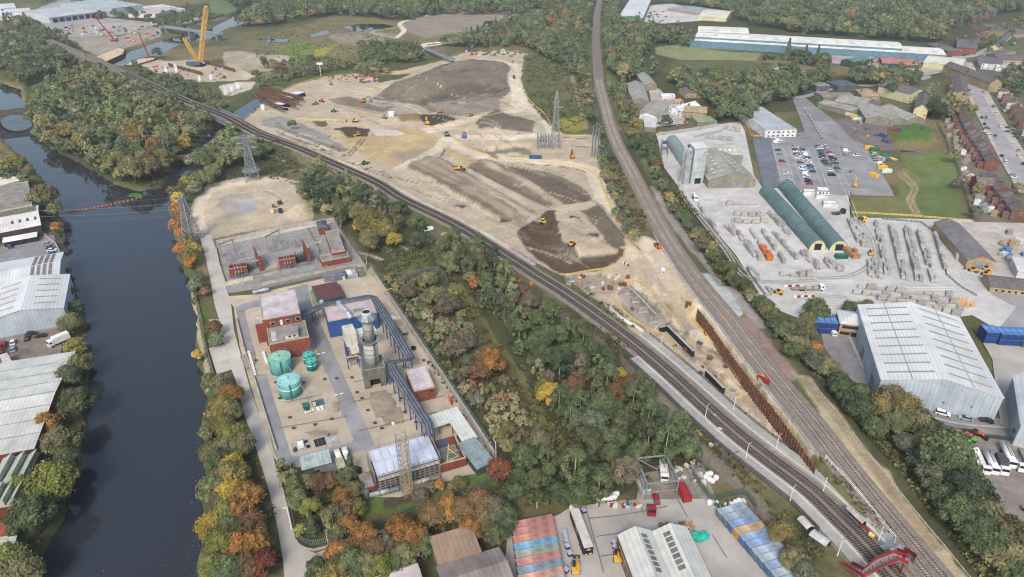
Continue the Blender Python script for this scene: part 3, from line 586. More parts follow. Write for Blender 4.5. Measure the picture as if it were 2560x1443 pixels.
def near(L,off,y0,y1,step=2.5):
 """line set off to the right of a railway line between two depths (world y)"""
 P=resample(LV(L),step);N=nrm(P);return[p+n*off for p,n in zip(P,N)if y1<=p.y<=y0]
def Y(px,py,z=0):return G(px,py,z)[1]
fence('white_barrier','white mesh barrier curving along the track edge above the sheet piles','barrier',[p+Vector((0,0,.1))for p in near(RIGHTL,6.3,Y(1632,580,2),Y(2057,1150,5))],1.4,'panel',flat('mesh_white',200,200,198),dr=False)
fence('white_barrier','white railed barrier beside the track beyond the end of the sheet piles','barrier',gpts([(2062,1150,4),(2100,1190,3),(2140,1235,2.4),(2180,1285,1.6),(2215,1330,1.2),(2235,1350,1),(2232,1368,1)]),1.9,'rails',white,dr=False,curve=4)
fence('white_barrier','short white panelled barrier between the old line and the curved footings','barrier',gpts([(1525,776),(1545,797),(1565,812),(1590,825),(1612,840)]),1.6,'panel',white,curve=4)
fence('palisade_fence','grey palisade fence down the bank left of the curving line','fence',gpts([(1508,410),(1520,450),(1535,485),(1550,520),(1570,560),(1595,592)]),2.4,'palisade',palis,curve=3)
fence('palisade_fence','dark palisade fence along the back of the far platform','fence',near(LEFTL,-9.2,Y(1606,850,1),Y(2010,1200,1)),2.0,'palisade',steel_d,dr=False)
fence('palisade_fence','dark palisade fence along the back of the near platform','fence',near(LEFTL,8.9,Y(1566,876,1),Y(2085,1330,1)),2.2,'palisade',steel_d,dr=False)
def yb(P,lab,**k):fence('yellow_barrier',lab,'barrier',gpts(P),1.15,'rails',yellow,curve=4,group='yellow site barriers',**k)
yb([(735,214),(800,196),(880,188),(960,186),(1030,182)],'yellow barrier along the haul road on the canal side of the works')
yb([(610,300),(640,270),(690,238),(735,214)],'yellow barrier curving round the rusty bridge girders')
yb([(960,182),(1040,178),(1110,150),(1150,133)],'yellow barrier leading up to the grey access bridge')
yb([(1300,150),(1297,200),(1318,250),(1360,285),(1385,330)],'yellow barrier round the outside bend of the haul road by the grass')
yb([(1285,270),(1240,290),(1170,312),(1110,322),(1060,316)],'yellow barrier along the haul road below the dark heap')
yb([(1385,345),(1440,342),(1478,340)],'yellow barrier at the foot of the wire gantries')
yb([(1130,345),(1150,362),(1200,385),(1260,396),(1340,404)],'yellow barrier on the bend by the blue tarpaulin')
yb([(1340,404),(1400,412),(1450,418),(1490,440),(1510,475)],'yellow barrier curving round the top of the dark strip')
yb([(1510,475),(1535,530),(1560,575),(1600,620)],'yellow barrier down the right side of the raised platform')
yb([(1500,455),(1525,520),(1550,570),(1588,625)],'yellow barrier on the inner side of the haul road by the raised platform')
yb([(1415,690),(1470,680),(1530,672)],'yellow barrier at the foot of the dark bank')
yb([(1536,675),(1538,690),(1545,700),(1570,690),(1578,668)],'yellow barrier boxed round the walkway by the red and white fence')
yb([(1560,706),(1600,706),(1640,740),(1665,775),(1700,815),(1712,840)],'yellow barrier along the footings with the vertical rods')
yb([(1530,748),(1570,790),(1620,825),(1660,840),(1700,890),(1725,925)],'yellow barrier on the station side of the black retaining wall')
yb([(1700,755),(1740,810),(1765,840),(1800,885),(1830,930),(1860,965),(1905,970)],'yellow barrier in front of the tall sheet piles')
yb([(1840,998),(1860,990),(1905,970)],'yellow barrier crossing the works beside the red board')
yb([(880,275),(945,290),(990,290)],'yellow barrier along the edge of the grey hardstanding')
yb([(740,300),(830,302),(880,306)],'yellow barrier across the pale earth by the orange machines')
fence('yellow_barrier','yellow barrier around the bare patch beside the modular building','barrier',gpts([(1868,310),(1873,325),(1880,340),(1915,342)]),1.15,'rails',yellow,curve=4)
fence('yellow_barrier','yellow barrier between the block yard road and the green mounds','barrier',gpts([(2128,534),(2200,536),(2290,542),(2430,554)]),1.15,'rails',yellow)
fence('green_mesh_fence','dark green mesh fence between the back gardens and the green mounds','fence',gpts([(2340,310),(2360,345),(2385,420),(2410,480),(2430,550)]),2.4,'palisade',dgreen)
fence('green_mesh_fence','green mesh fence beside the allotment slope','fence',gpts([(2126,485),(2128,540)]),2.4,'palisade',dgreen)
cw=flat('stained_concrete_wall',176,170,158,var=.25,scale=.3,detail=8)
fence('compound_wall','tall concrete wall with a grey railing on top, right side of the power station','wall',gpts([(928,684),(1010,805),(1110,955),(1243,1160)]),6.0,'wall_pales',palis,cw,dr=False)
fence('compound_wall','concrete wall with railing on the right side of the switchyard','wall',gpts([(836,566),(920,685)]),4.5,'wall_pales',palis,cw,dr=False)
fence('compound_wall','concrete wall with railing along the back of the switchyard','wall',gpts([(542,612),(640,590),(740,570),(836,556)]),4.0,'wall_pales',palis,cw,dr=False)
fence('compound_wall','low cream wall between the switchyard and the power station','wall',gpts([(654,716),(740,698),(830,680),(914,664)]),3.2,'wall_pales',palis,cw,dr=False)
fence('cream_wall','low cream wall on the roadside corner of the switchyard','wall',gpts([(565,716),(605,707),(646,696)]),2.0,'wall',flat('cream_render',206,198,172),dr=False)
fence('kerb_wall','low pale wall between the access road and the switchyard','wall',gpts([(541,622),(548,660),(565,714)]),1.3,'wall',cw,dr=False)
fence('palisade_fence','grey palisade fence between the switchyard wall and the brick buildings','fence',gpts([(655,728),(740,708),(830,688),(905,672)]),2.4,'palisade',palis)
fence('palisade_fence','grey palisade fence inside the switchyard in front of the transformers','fence',gpts([(572,700),(650,688),(700,676),(795,660)]),2.2,'palisade',palis)
fence('palisade_fence','grey fence between the transformers and the long brick hut','fence',gpts([(770,575),(800,630),(795,660)]),2.2,'palisade',palis)
fence('kerb_wall','low wall between the access road and the chemical tanks','wall',gpts([(592,800),(612,880),(640,960),(670,1060),(692,1130)]),1.2,'wall',cw,dr=False)
fence('palisade_fence','grey green palisade fence round the near end of the power station lawn','fence',gpts([(700,1170),(722,1250),(738,1320),(748,1345),(770,1362),(800,1362),(880,1338),(1000,1292),(1130,1245),(1275,1192)]),2.4,'palisade',flat('fence_grey_green',104,122,116),curve=3)
fence('kerb_wall','low concrete kerb wall on the outside of the lawn fence','wall',gpts([(694,1175),(714,1255),(732,1330),(742,1358),(770,1376),(800,1374),(880,1350),(960,1325)]),.5,'wall',cw,curve=3)
fence('timber_fence','thin post and rail fence between the riverside path and the access road','fence',gpts([(490,740),(505,800),(512,850),(525,900),(540,960)]),1.5,'rails',palis,curve=3)
fence('palisade_fence','blue grey palisade fence round the gas compound in the wood','fence',gpts([(1014,692),(1022,716),(1032,720)]),2.6,'palisade',palis);fence('palisade_fence','blue grey palisade fence along the back of the gas compound','fence',gpts([(1014,692),(1060,682),(1096,676),(1112,690),(1122,716)]),2.6,'palisade',palis)
fence('palisade_fence','dark fence between the wood and the container depot','fence',gpts([(1410,1270),(1480,1250),(1560,1235),(1605,1195)]),2.6,'palisade',dgreen);fence('palisade_fence','dark green fence down the right side of the container depot','fence',gpts([(1720,1170),(1740,1205),(1775,1255),(1860,1235),(1900,1290)]),2.6,'palisade',dgreen)
fence('palisade_fence','short grey fence beside the dirt track near the big bags','fence',gpts([(1728,1178),(1760,1172),(1782,1158)]),2.2,'palisade',palis);fence('palisade_fence','short grey fence boxed against the near platform','fence',gpts([(1802,1145),(1812,1157),(1848,1142)]),2.2,'palisade',palis)
fence('river_wall','pale capped wall on the left bank beside the parked cars','wall',gpts([(112,590),(140,612),(158,650)]),1.2,'wall',cw);fence('block_wall','dark slatted wall round the far rows of block stacks','wall',gpts([(2205,550),(2300,558),(2330,580),(2355,640),(2365,690),(2400,720),(2440,742)]),1.4,'rails',steel_d)
fence('concrete_edge','long white edge board along the sandy strip beside the right line','edging',[Vector((p.x,p.y,p.z))for p in gpts([(2025,960,4),(2080,1025,4),(2160,1125,4),(2260,1245,2.5),(2360,1365,1.5),(2455,1480,1.2)])],.55,'panel',flat('edge_board',200,197,186),dr=True)
fence('wire_fence','grey wire fence between the warehouse road and the bin yard','fence',gpts([(2335,1068),(2440,1092),(2560,1110)]),2.2,'palisade',steel_d)
cblk=flat('cast_concrete',168,166,162,var=.2,scale=.5,detail=6)
def blockrow(P,h,lab,w=1.6,seg=3.2):
 L=resample(gpts(P),seg);t=thing('block_wall',lab,'block wall',tuple(L[0]))
 for a,b in zip(L[:-1],L[1:]):
  q=b-a;MB().box(.03,-w/2,0,q.length-.03,w/2,h+random.Random(a.x).uniform(-.25,.1),math.atan2(q.y,q.x),a.x-L[0].x,a.y-L[0].y).build('block',cblk,t)
blockrow([(1645,340),(1700,333),(1750,325),(1800,316)],2.6,'stepped wall of big concrete blocks along the back of the white yard');blockrow([(1735,345),(1770,338),(1808,330)],2,'shorter wall of concrete blocks inside the back of the white yard')
# ------------------------------------------------------------------ sheet piles
mb=MB();P=near(RIGHTL,9.5,PILE[0],PILE[1],.42);N=nrm(P);o=P[0].copy();o.z=0;pat=(0,.42,.42,0)
t=thing('sheet_pile_wall','long rusty corrugated sheet pile wall holding up the right line','sheet pile wall',tuple(o));k=0
Q=[]
for i,(p,n)in enumerate(zip(P,N)):
 q=p+n*pat[i%4];Q.append((q.x-o.x,q.y-o.y,p.z+.9+(.25 if(i*7919//8)%5==0 else 0)))
for a,b in zip(Q[:-1],Q[1:]):mb.quad((*a[:2],-.6),(*b[:2],-.6),(*b[:2],b[2]),(*a[:2],a[2]))
mb.f=[f[::-1]for f in mb.f];mb.build('piles',rust,t)
mb=MB()
for a,b in zip(Q[:-1],Q[1:]):mb.bar(a,b,.09)
mb.build('pile_caps',flat('rust_cap',128,88,64,var=.3),t)
mb=MB();P2=gpts([(1712,760),(1740,752),(1760,790)]);
fence('sheet_pile_wall','short return of rusty sheet piles at the far end of the tall wall','sheet pile wall',gpts([(1711,778),(1738,784)]),5,'wall',rust,rust,dr=False)
rb=thing('notice_board','plain red hoarding at the end of the sheet piles','hoarding',(*G(1907,957,5),5));MB().box(-.1,-2.5,0,.1,2.5,2.4).build('board',red,rb);MB().box(.1,-2.4,-.5,.25,-2.2,2.2).box(.1,2.2,-.5,.25,2.4,2.2).build('post',steel_d,rb);rb.rotation_euler[2]=R(40)
formw=flat('formwork_grey',150,142,138,var=.3,scale=1)
def lwall(name,P,h,w,m,lab,cap=None,rods=False):
 L=gpts(P);o=L[0].copy();t=thing(name,lab,'retaining wall',tuple(o));Q=[p-o for p in L]
 sweep(MB(),Q,0,w,0,h).build('wall_face',m,t)
 if cap:sweep(MB(),Q,0,w*.9,h,h+.12).build('wall_top',cap,t)
 if rods:
  mb=MB()
  for q in resample(Q,.8):mb.bar(q+Vector((.3,.3,h)),q+Vector((.3,.3,h+1.3)),.06)
  tag(mb.build('starter_bars',rust,t),kind='stuff')
 return t
t=lwall('footing_wall',[(1572,728),(1600,755),(1640,798)],2.2,.9,formw,'stepped concrete footing in grey formwork with four cross walls',cblk,True)
for a,b in(((1549,737),(1576,733)),((1578,755),(1600,752)),((1594,781),(1622,777)),((1620,806),(1645,802))):
 L=gpts([a,b]);o=Vector(t.location);sweep(MB(),[p-o for p in L],0,1,0,2.2).build('cross_wall',formw,t);sweep(MB(),[p-o for p in L],0,2.6,0,.4).build('footing_slab',cblk,t)
lwall('retaining_wall',[(1648,832),(1668,828),(1732,892)],2.6,1.0,blackm,'black coated L shaped retaining wall in the middle of the wedge',cblk,True);lwall('retaining_wall',[(1764,940),(1808,985)],2.6,1.0,blackm,'short black coated retaining wall near the far platform',cblk,True)
# ------------------------------------------------------------------ station
platm=flat('platform_paving',158,156,150,var=.14,scale=.5,detail=6)
for off,lab,y0,y1 in((-6.6,'island',Y(1612,845,1),Y(2190,1420,1)),(6.4,'near',Y(1566,880,1),Y(2150,1443,1)-6)):
 L=near(LEFTL,off,y0,y1,3);t=thing('station_platform',f'long paved {lab} platform of the railway station','platform',tuple(L[0]));Q=[p-L[0]for p in L]
 sweep(MB(),Q,0,4.2,-.6,1.2).build('platform_slab',platm,t);s=-1 if off>0 else 1
 sweep(MB(),Q,s*1.5,.16,1.2,1.215).build('edge_line',white,t);sweep(MB(),Q,s*1.15,.3,1.2,1.213).build('tactile_strip',flat('tactile_yellow',196,186,150),t)
lamp_proto=None
def lamp(x,y,z,rz,lab,h=5.5,grp='lamp posts on the station platforms'):
 global lamp_proto
 if lamp_proto is None:
  t=thing('lamp_post',lab,'lamp post',(x,y,z),rz,grp);MB().bar((0,0,0),(0,0,5.5),.12,.07,n=8).bar((0,0,0),(0,0,.9),.16,n=8).build('pole',white,t)
  MB().bar((0,0,5.45),(1.1,0,5.6),.06,n=6).build('arm',white,t);MB().box(.8,-.16,5.5,1.6,.16,5.66).build('lamp_head',steel,t);lamp_proto=t;return t
 return dup(lamp_proto,(x,y,z),rz,lab,grp,h/5.5)
i=0
for a,b in((1447+0,1048),):
 pass
NPL=[(1763,1045),(1864,1145),(1975,1252),(2093,1390)];FPL=[(1833,1025),(1940,1122),(2058,1228),(2196,1352)]
for i,p in enumerate(NPL):lamp(*G(*p,2.2),2.2,R(40),f'{ORD[i]} white lamp post along the near platform counting towards the footbridge')
for i,p in enumerate(FPL):lamp(*G(*p,2.2),2.2,R(220 if i!=1 else 40),f'{ORD[i]} white lamp post along the island platform counting towards the footbridge')
lamp(*G(1652,870),0,R(40),'white lamp post in the earthworks behind the end of the island platform')
def shelter(A,B,C_,z,lab,m):
 o,a,L,W=rectw(A,B,C_,z+2.6);t=thing('platform_shelter',lab,'shelter',(o.x,o.y,z),a)
 n=10;prof=[(0,2.3)]+[(L*0+W*k/n,2.3+.7*math.sin(PI*k/n))for k in range(1,n)]+[(W,2.3)]
 prof2=[(q[0],q[1]-.1)for q in prof[::-1]];MB().extr(prof+prof2,0,L,'x').build('roof',m,t)
 MB().box(0,W-.1,0,L,W,2.25).build('back_screen',darkglass,t);mb=MB()
 for k in range(6):x=.1+k*(L-.2)/5;mb.bar((x,.1,0),(x,.1,2.3),.06).bar((x,W-.15,0),(x,W-.15,2.3),.06)
 mb.build('frame',steel_d,t)
def rectw(A,B,C_,z=0.0):
 a,b,c=(Vector((*G(*p,z),0))for p in(A,B,C_));u=(b-a);L=u.length;u.normalize();n=Vector((-u.y,u.x,0));W=(c-b).dot(n)
 if W<0:pass
 return a,math.atan2(u.y,u.x),L,W
shelter((2115,1268),(2156,1308),(2163,1300),2.2,'curved grey roofed shelter on the island platform',flat('shelter_roof',178,170,164,kind='ribx'));
shelter((2022,1335),(2065,1365),(2073,1345),2.2,'clear barrel roofed shelter on the near platform',flat('shelter_clear',176,180,180));shelter((1993,1295),(2018,1322),(2030,1308),2.2,'smaller barrel roofed shelter next to the clear one',flat('shelter_roof2',186,180,174))
fb=thing('footbridge','red steel footbridge over the station tracks with stepped ramps','footbridge',(*G(2190,1432),0))
o=Vector((*G(2190,1432),0));fz=6.0
def fbp(px,py,z):return Vector((*G(px,py,z),z))-o
deck=flat('bridge_deck',150,146,142,var=.15)
pts=[fbp(2118,1412,2.4),fbp(2158,1436,fz),fbp(2200,1408,fz),fbp(2240,1392,fz),fbp(2270,1404,fz)]
mb=MB();sweep(mb,pts,0,2.4,-.25,0);mb.build('deck',deck,fb)
for s in(-1.2,1.2):
 mb=MB();sweep(mb,pts,s,.12,0,1.25);mb.build('parapet',red,fb)
 mb=MB()
 for q in resample(pts,1.5):n=Vector((0,0,1.3));mb.bar(q,q+n,.06)
 mb.build('parapet_posts',flat('dark_red_paint',120,24,34),fb)
pts2=[fbp(2270,1404,fz),fbp(2278,1392,fz-1),fbp(2250,1376,3)];sweep(MB(),pts2,0,2.2,-.25,0).build('stair_flight',deck,fb)
for s in(-1.1,1.1):sweep(MB(),pts2,s,.12,0,1.25).build('parapet',red,fb)
for q in(fbp(2158,1436,fz),fbp(2205,1406,fz),fbp(2262,1402,fz),fbp(2240,1392,fz)):
 MB().bar((q.x,q.y,0),(q.x,q.y,q.z),.22).build('leg',MATS['dark_red_paint'],fb)
t=thing('grit_bin','yellow grit bin on the island platform','grit bin',(*G(2178,1340,2.2),2.2),R(-45));MB().box(-.7,-.4,0,.7,.4,.7).build('bin_body',yellow,t);MB().extr([(-.45,.7),(.45,.7),(.3,.95),(-.3,.95)],-.75,.75,'x').build('lid',yellow,t)
t=thing('bench','red metal bench on the island platform','bench',(*G(2162,1324,2.2),2.2),R(-45));MB().box(-1.2,-.25,.42,1.2,.25,.5).build('seat',red,t);MB().box(-1.2,.22,.5,1.2,.3,.95).build('backrest',red,t)
for s in(-1,1):MB().box(s*1-.05,-.2,0,s*1+.05,.2,.42).build('leg',steel_d,t)
t=thing('cable_platform','grey steel access platform at the end of the white railed barrier','access platform',(*G(2222,1372,1),1),R(20));MB().box(-3,-.8,1.4,3,.8,1.55).build('deck',steel,t);mb=MB()
for x in(-3,-1,1,3):
 for y in(-.8,.8):mb.bar((x,y,0),(x,y,2.5),.05)
for y in(-.8,.8):mb.bar((-3,y,2.5),(3,y,2.5),.05).bar((-3,y,2),(3,y,2),.04)
mb.build('railing',steel,t)
for i,p in enumerate(((1938,1030),(1962,1060),(1975,1075),(1987,1094),(2002,1108),(2016,1125),(2033,1143),(1905,995))):
 x,y=G(*p);t=thing('pile_cage',f'yellow timber ring round a bored pile below the sheet piles, {ordn(i)} of the row','pile ring',(x,y,.1),group='pile rings below the sheet piles');MB().lathe([(1,0),(1,.9),(.8,.9),(.8,.1)],12).build('ring',flat('pile_ring',188,158,100,var=.3),t);mb=MB()
 for k in range(6):mb.bar((.6*math.cos(k*1.05),.6*math.sin(k*1.05),0),(.6*math.cos(k*1.05),.6*math.sin(k*1.05),1.5),.05)
 mb.build('rebar',rust,t)
# ------------------------------------------------------------------ building kit
brick=flat('red_brick',132,72,58,kind='brick',var=.25,scale=.6,detail=6);brick_d=flat('dark_brick',108,58,48,kind='brick',var=.25,scale=.6)
felt=flat('pale_felt_roof',204,194,196,var=.18,scale=.22,detail=8,rgb2=lin((150,138,138)));felt_g=flat('grey_felt_roof',142,138,130,var=.3,scale=.3,detail=8);coping=flat('stone_coping',176,166,150)
clad_w=flat('white_cladding',206,208,208,rough=.5,var=.12,scale=.2,kind='ribx');clad_b=flat('pale_blue_cladding',174,186,196,rough=.55,var=.12,scale=.15,kind='ribx');bluec=flat('blue_cladding',44,84,140,rough=.55,var=.2)
roof_w=flat('white_sheet_roof',205,207,207,rough=.6,var=.12,scale=.1,detail=8,kind='ribx');skyl=flat('aged_rooflight',150,146,124,var=.15);roof_g=flat('grey_sheet_roof',150,148,144,var=.25,scale=.15,detail=8,kind='ribx');slate=flat('slate_roof',104,100,100,var=.25,scale=.6,detail=6);stonew=flat('yellow_stone',166,146,114,var=.3,scale=.8,detail=6)
frame_w=flat('window_frame',226,226,224,rough=.5);door_g=flat('shutter_grey',132,142,150,kind='ribz')
def bld(name,label,cat,A,B,C_,h,wall,roof,shape='flat',rh=2.0,ridge='x',group=None,z=0.0,over=.35,ends=None,minW=None):
 o,a,L,W=rectw(A,B,C_,z+h);W=max(W,minW or 2)
 t=thing(name,label,cat,(o.x,o.y,z),a,group);shell_of(t,L,W,h,wall,roof,shape,rh,ridge,over,ends);t['L']=L;t['W']=W;t['h']=h
 return t,L,W
def shell_of(t,L,W,h,wall,roof,shape='flat',rh=2.0,ridge='x',over=.35,ends=None):
 mb=MB();e=over;th=.18
 if shape=='flat':
  mb.box(0,0,0,L,W,h-.25).build('wall',wall,t);MB().box(.3,.3,h-.25,L-.3,W-.3,h-.1).build('roof',roof,t)
  m=MB();m.box(0,0,h-.25,L,.3,h+.2).box(0,W-.3,h-.25,L,W,h+.2).box(0,.3,h-.25,.3,W-.3,h+.2).box(L-.3,.3,h-.25,L,W-.3,h+.2);m.build('parapet',coping,t)
 elif shape=='gable':
  if ridge=='x':
   mb.extr([(0,0),(W,0),(W,h),(W/2,h+rh),(0,h)],0,L,'x');s=rh/(W/2)
   p=[(-e,h-e*s+.04),(W/2,h+rh+.04),(W+e,h-e*s+.04)];MB().extr(p+[(q[0],q[1]+th)for q in p[::-1]],-e,L+e,'x').build('roof',roof,t)
  else:
   mb.extr([(0,0),(L,0),(L,h),(L/2,h+rh),(0,h)],0,W,'y');s=rh/(L/2)
   p=[(-e,h-e*s+.04),(L/2,h+rh+.04),(L+e,h-e*s+.04)];MB().extr(p+[(q[0],q[1]+th)for q in p[::-1]],-e,W+e,'y').build('roof',roof,t)
  mb.build('wall',wall,t)
 elif shape=='mono':
  mb.extr([(0,0),(W,0),(W,h+rh),(0,h)],0,L,'x').build('wall',wall,t);p=[(-e,h+.03),(W+e,h+rh+.03)]
  MB().extr(p+[(q[0],q[1]+th)for q in p[::-1]],-e,L+e,'x').build('roof',roof,t)
 elif shape=='hip':
  mb.box(0,0,0,L,W,h).build('wall',wall,t);m=MB();k=min(W,L)/2;e=.4
  if L>=W:r1,r2=(k,W/2,h+rh),(L-k+.01,W/2,h+rh)
  else:r1,r2=(L/2,k,h+rh),(L/2,W-k+.01,h+rh)
  c=[(-e,-e,h),(L+e,-e,h),(L+e,W+e,h),(-e,W+e,h)]
  if L>=W:m.quad(c[0],c[1],r2,r1).quad(c[1],c[2],r2).quad(c[2],c[3],r1,r2).quad(c[3],c[0],r1)
  else:m.quad(c[0],c[1],r1).quad(c[1],c[2],r2,r1).quad(c[2],c[3],r2).quad(c[3],c[0],r1,r2)
  m.quad(*c[::-1]).build('roof',roof,t)
 elif shape in('arch','vault'):
  n=28;hh=h if shape=='vault' else 0;d=L if ridge=='y' else W
  pr=[(d/2-d/2*math.cos(PI*k/n),hh+rh*math.sin(PI*k/n))for k in range(n+1)];full=pr if not hh else[(0,0)]+pr+[(d,0)]
  ax,q0,q1=('y',0,W)if ridge=='y' else('x',0,L)
  f2=[(d/2+(x-d/2)*.985,z*.985)for x,z in(full[::-1])];mb.extr(f2,q0+.15,q1-.15,ax).build('wall',wall,t)
  MB().extr(pr+[(d/2+(x-d/2)*1.03,hh+(z-hh)*1.03+.12)for x,z in pr[::-1]],q0,q1,ax).build('roof',roof,t)
def onface(t,face,x,z,w,h,m,name='window',fr=None,L=None,W=None,dep=.07):
 """a window / door / panel on one face of a building: f b (along x) l r (along y)"""
 L=t['L']if L is None else L;W=t['W']if W is None else W
 def bx(g,d0,d1):
  x0,x1,z0,z1=x-g,x+w+g,z-g,z+h+g
  return{'f':(x0,-d1,z0,x1,-d0,z1),'b':(x0,W+d0,z0,x1,W+d1,z1),'l':(-d1,x0,z0,-d0,x1,z1),'r':(L+d0,x0,z0,L+d1,x1,z1)}[face]
 if fr:
  f=MB().box(*bx(.09,-.02,dep)).build(name,fr,t);MB().box(*bx(0,dep-.02,dep+.03)).build('pane',m,f);return f
 return MB().box(*bx(0,-.02,dep)).build(name,m,t)
def winrow(t,face,n,x0,x1,z,w,h,fr=None,m=None):
 for i in range(n):onface(t,face,x0+(x1-x0-w)*(i/(n-1)if n>1 else .5),z,w,h,m or darkglass,'window',fr)
def rooflights(t,n,axis_pos,w,l0,l1,h,rh,span,m=skyl,ridge='y',side=(0,1)):
 """translucent strips lying on a gable roof, running up the slope"""
 s=rh/(span/2)
 for sd in side:
  for i in range(n):
   y=axis_pos[0]+(axis_pos[1]-axis_pos[0])*(i+.5)/n;mb=MB();pts=[]
   for q in(l0,l1):
    d=q*span/2;zz=h+d*s+.27;pts.append((d if sd==0 else span-d,zz))
   if ridge=='y':mb.extr([pts[0],pts[1],(pts[1][0],pts[1][1]+.06),(pts[0][0],pts[0][1]+.06)],y-w/2,y+w/2,'y')
   else:mb.extr([pts[0],pts[1],(pts[1][0],pts[1][1]+.06),(pts[0][0],pts[0][1]+.06)],y-w/2,y+w/2,'x')
   mb.build('rooflight',m,t)
# ------------------------------------------------------------------ power station
HM=12.5
t,L,W=bld('brick_building','tall red brick control block with a flat pale roof','building',(655,800),(750.5,782.6),(724.7,725.7),HM,brick,felt)
winrow(t,'f',2,L*.2,L*.7,9.1,1.5,1.5,frame_w);onface(t,'f',L*.44,8.7,1,2.3,frame_w,'door');onface(t,'f',L*.86,9.4,1.5,1.5,darkglass,'window',frame_w);onface(t,'f',L*.3,10.9,2,.6,bluec,'sign_panel');onface(t,'f',L*.68,11,2.4,.6,bluec,'sign_panel')
MB().box(-3,3.2,0,-.02,8.5,9.2).build('stair_tower',brick,t);MB().box(-3,3.2,9.2,-.02,8.5,9.4).build('tower_roof',felt,t)
t,L,W=bld('brick_building','lower red brick block with a flat roof and small white cabin on top','building',(672.8,861.6),(772.5,842),(751.5,803),8.4,brick,felt_g)
MB().box(L*.42,W*.1,8.3,L*.75,W*.45,10.3).build('roof_cabin',flat('cream_panel',206,204,186),t);MB().extr([(W*.08,10.3),(W*.47,10.3),(W*.47,10.9),(W*.08,10.4)],L*.4,L*.77,'x').build('cabin_roof',felt_g,t)
for k in(.5,.62):MB().box(L*k,W*.1-.06,9,L*k+.9,W*.1,9.8).build('window',darkglass,t)
MB().box(L*.08,W*.15,8.3,L*.2,W*.7,8.36).build('white_roof_patch',felt,t)
t,L,W=bld('turbine_hall','blue clad hall with a flat pinkish roof and silver duct','building',(820,804),(942,781),(920.6,750),8.2,bluec,flat('pink_felt_roof',186,172,170,var=.15,scale=.2,detail=8))
mb=MB();q=[(L*.3,W*.78,10.2),(L*.33,W*.55,10.2),(L*.42,W*.12,10),(L*.45,-.9,8.2)];mb.path(q,1.05,12);mb.bar((L*.3,W*.78,8.2),(L*.3,W*.78,11.4),.9,n=12).build('exhaust_duct',flat('silver_lagging',196,202,206,rough=.4,metal=.4),t,smooth=False)
for k in range(1,5):MB().box(L*k/5-.04,-.06,0,L*k/5+.04,-.01,7.9).build('panel_joint',steel_d,t)
for k in(.55,.62,.7):MB().box(L*k,W*.3,8.1,L*k+1.2,W*.3+1,9.2).build('roof_vent',steel,t)
o,a,L,W=rectw((863,836),(890.8,829.5),(881.8,808.7),12.5);t=thing('air_intake_house','white two bay air filter house raised on a blue steel frame','filter house',(o.x,o.y,0),a)
pw=flat('weathered_white_panel',198,196,184,var=.2,scale=.3)
for k in(0,1):MB().box(k*L/2+.04,0,6.5,(k+1)*L/2-.04,W,12.5).build('filter_bay',pw,t)
mb=MB()
for x in(.2,L-.2):
 for y in(.2,W/2,W-.2):mb.bar((x,y,0),(x,y,6.5),.16)
for z in(3,6.3):mb.bar((.2,.2,z),(L-.2,.2,z),.14).bar((.2,W-.2,z),(L-.2,W-.2,z),.14).bar((.2,.2,z),(.2,W-.2,z),.14)
mb.bar((.2,.2,0),(L-.2,.2,6.3),.08);mb.build('frame',bluec,t);MB().box(L,2,7.5,L+8,W-.5,10).build('intake_duct',clad_w,t);MB().box(L*.2,-3.2,5,L*.9,-.1,7.2).build('curved_duct',pw,t)
cx,cy=G(931,907,8.6);a=rectw((912.7,964.6),(961,955.6),(948,934),0)[1]
hs=0
for k in range(400):
 if proj(cx,cy,8+k*.1)[1]<779:hs=8+k*.1;break
t=thing('chimney','tall pale grey steel stack with two railed galleries on a dirty concrete base','chimney',(cx,cy,0),a)
bc=flat('stained_casing',112,110,100,var=.35,scale=.5,detail=8,stretch=(3,3,.4));B=3.9
mb=MB();mb.box(-B,-B-.2,0,-B+2.1,B,8.6).box(B-2.1,-B-.2,0,B,B,8.6).box(-B+2.1,-B-.2,4,B-2.1,B,8.6).box(-B+2.1,-B+2,0,B-2.1,B,4).build('base_casing',bc,t)
MB().box(-B+2.1,-B+1.8,.1,B-2.1,-B+1.99,4).build('opening',blackm,t);mb=MB();mb.box(-B-.1,-B-.32,8.6,B+.1,-B,8.9).box(-B-.1,B-.1,8.6,B+.1,B+.1,8.9).box(-B-.1,-B,8.6,-B+.2,B-.1,8.9).box(B-.2,-B,8.6,B+.1,B-.1,8.9).build('base_kerb',steel,t)
for s in(-1,1):MB().box(s*B-.1,-B,.1,s*B+.1,B,8.5).build('side_cladding',flat('grey_panel',128,136,140,kind='riby'),t)
sm=flat('stack_grey',176,176,172,rough=.6,var=.15,scale=.4,stretch=(1,1,.3),detail=6);zm=8.6+(hs-8.6)*.47;zt=hs
MB().lathe([(2.55,8.6),(2.5,zm)],28).build('stack_lower',sm,t,True);MB().lathe([(2.0,zm),(1.95,zt-3.4),(1.75,zt),(1.4,zt),(1.4,zt-.6)],28).build('stack_upper',sm,t,True);MB().lathe([(1.38,zt-.5),(1.38,zt-.25)],24).build('flue_opening',blackm,t)
MB().lathe([(2.4,zt-4.1),(3.2,zt-3),(3.25,zt-2.7),(1.9,zt-.9)],8).build('top_gallery',flat('gallery_grey',134,142,148,rough=.5,metal=.2),t);MB().lathe([(2.5,zm-1),(3.6,zm-.2),(3.7,zm),(2.5,zm)],24).build('mid_gallery',MATS['gallery_grey'],t)
mb=MB()
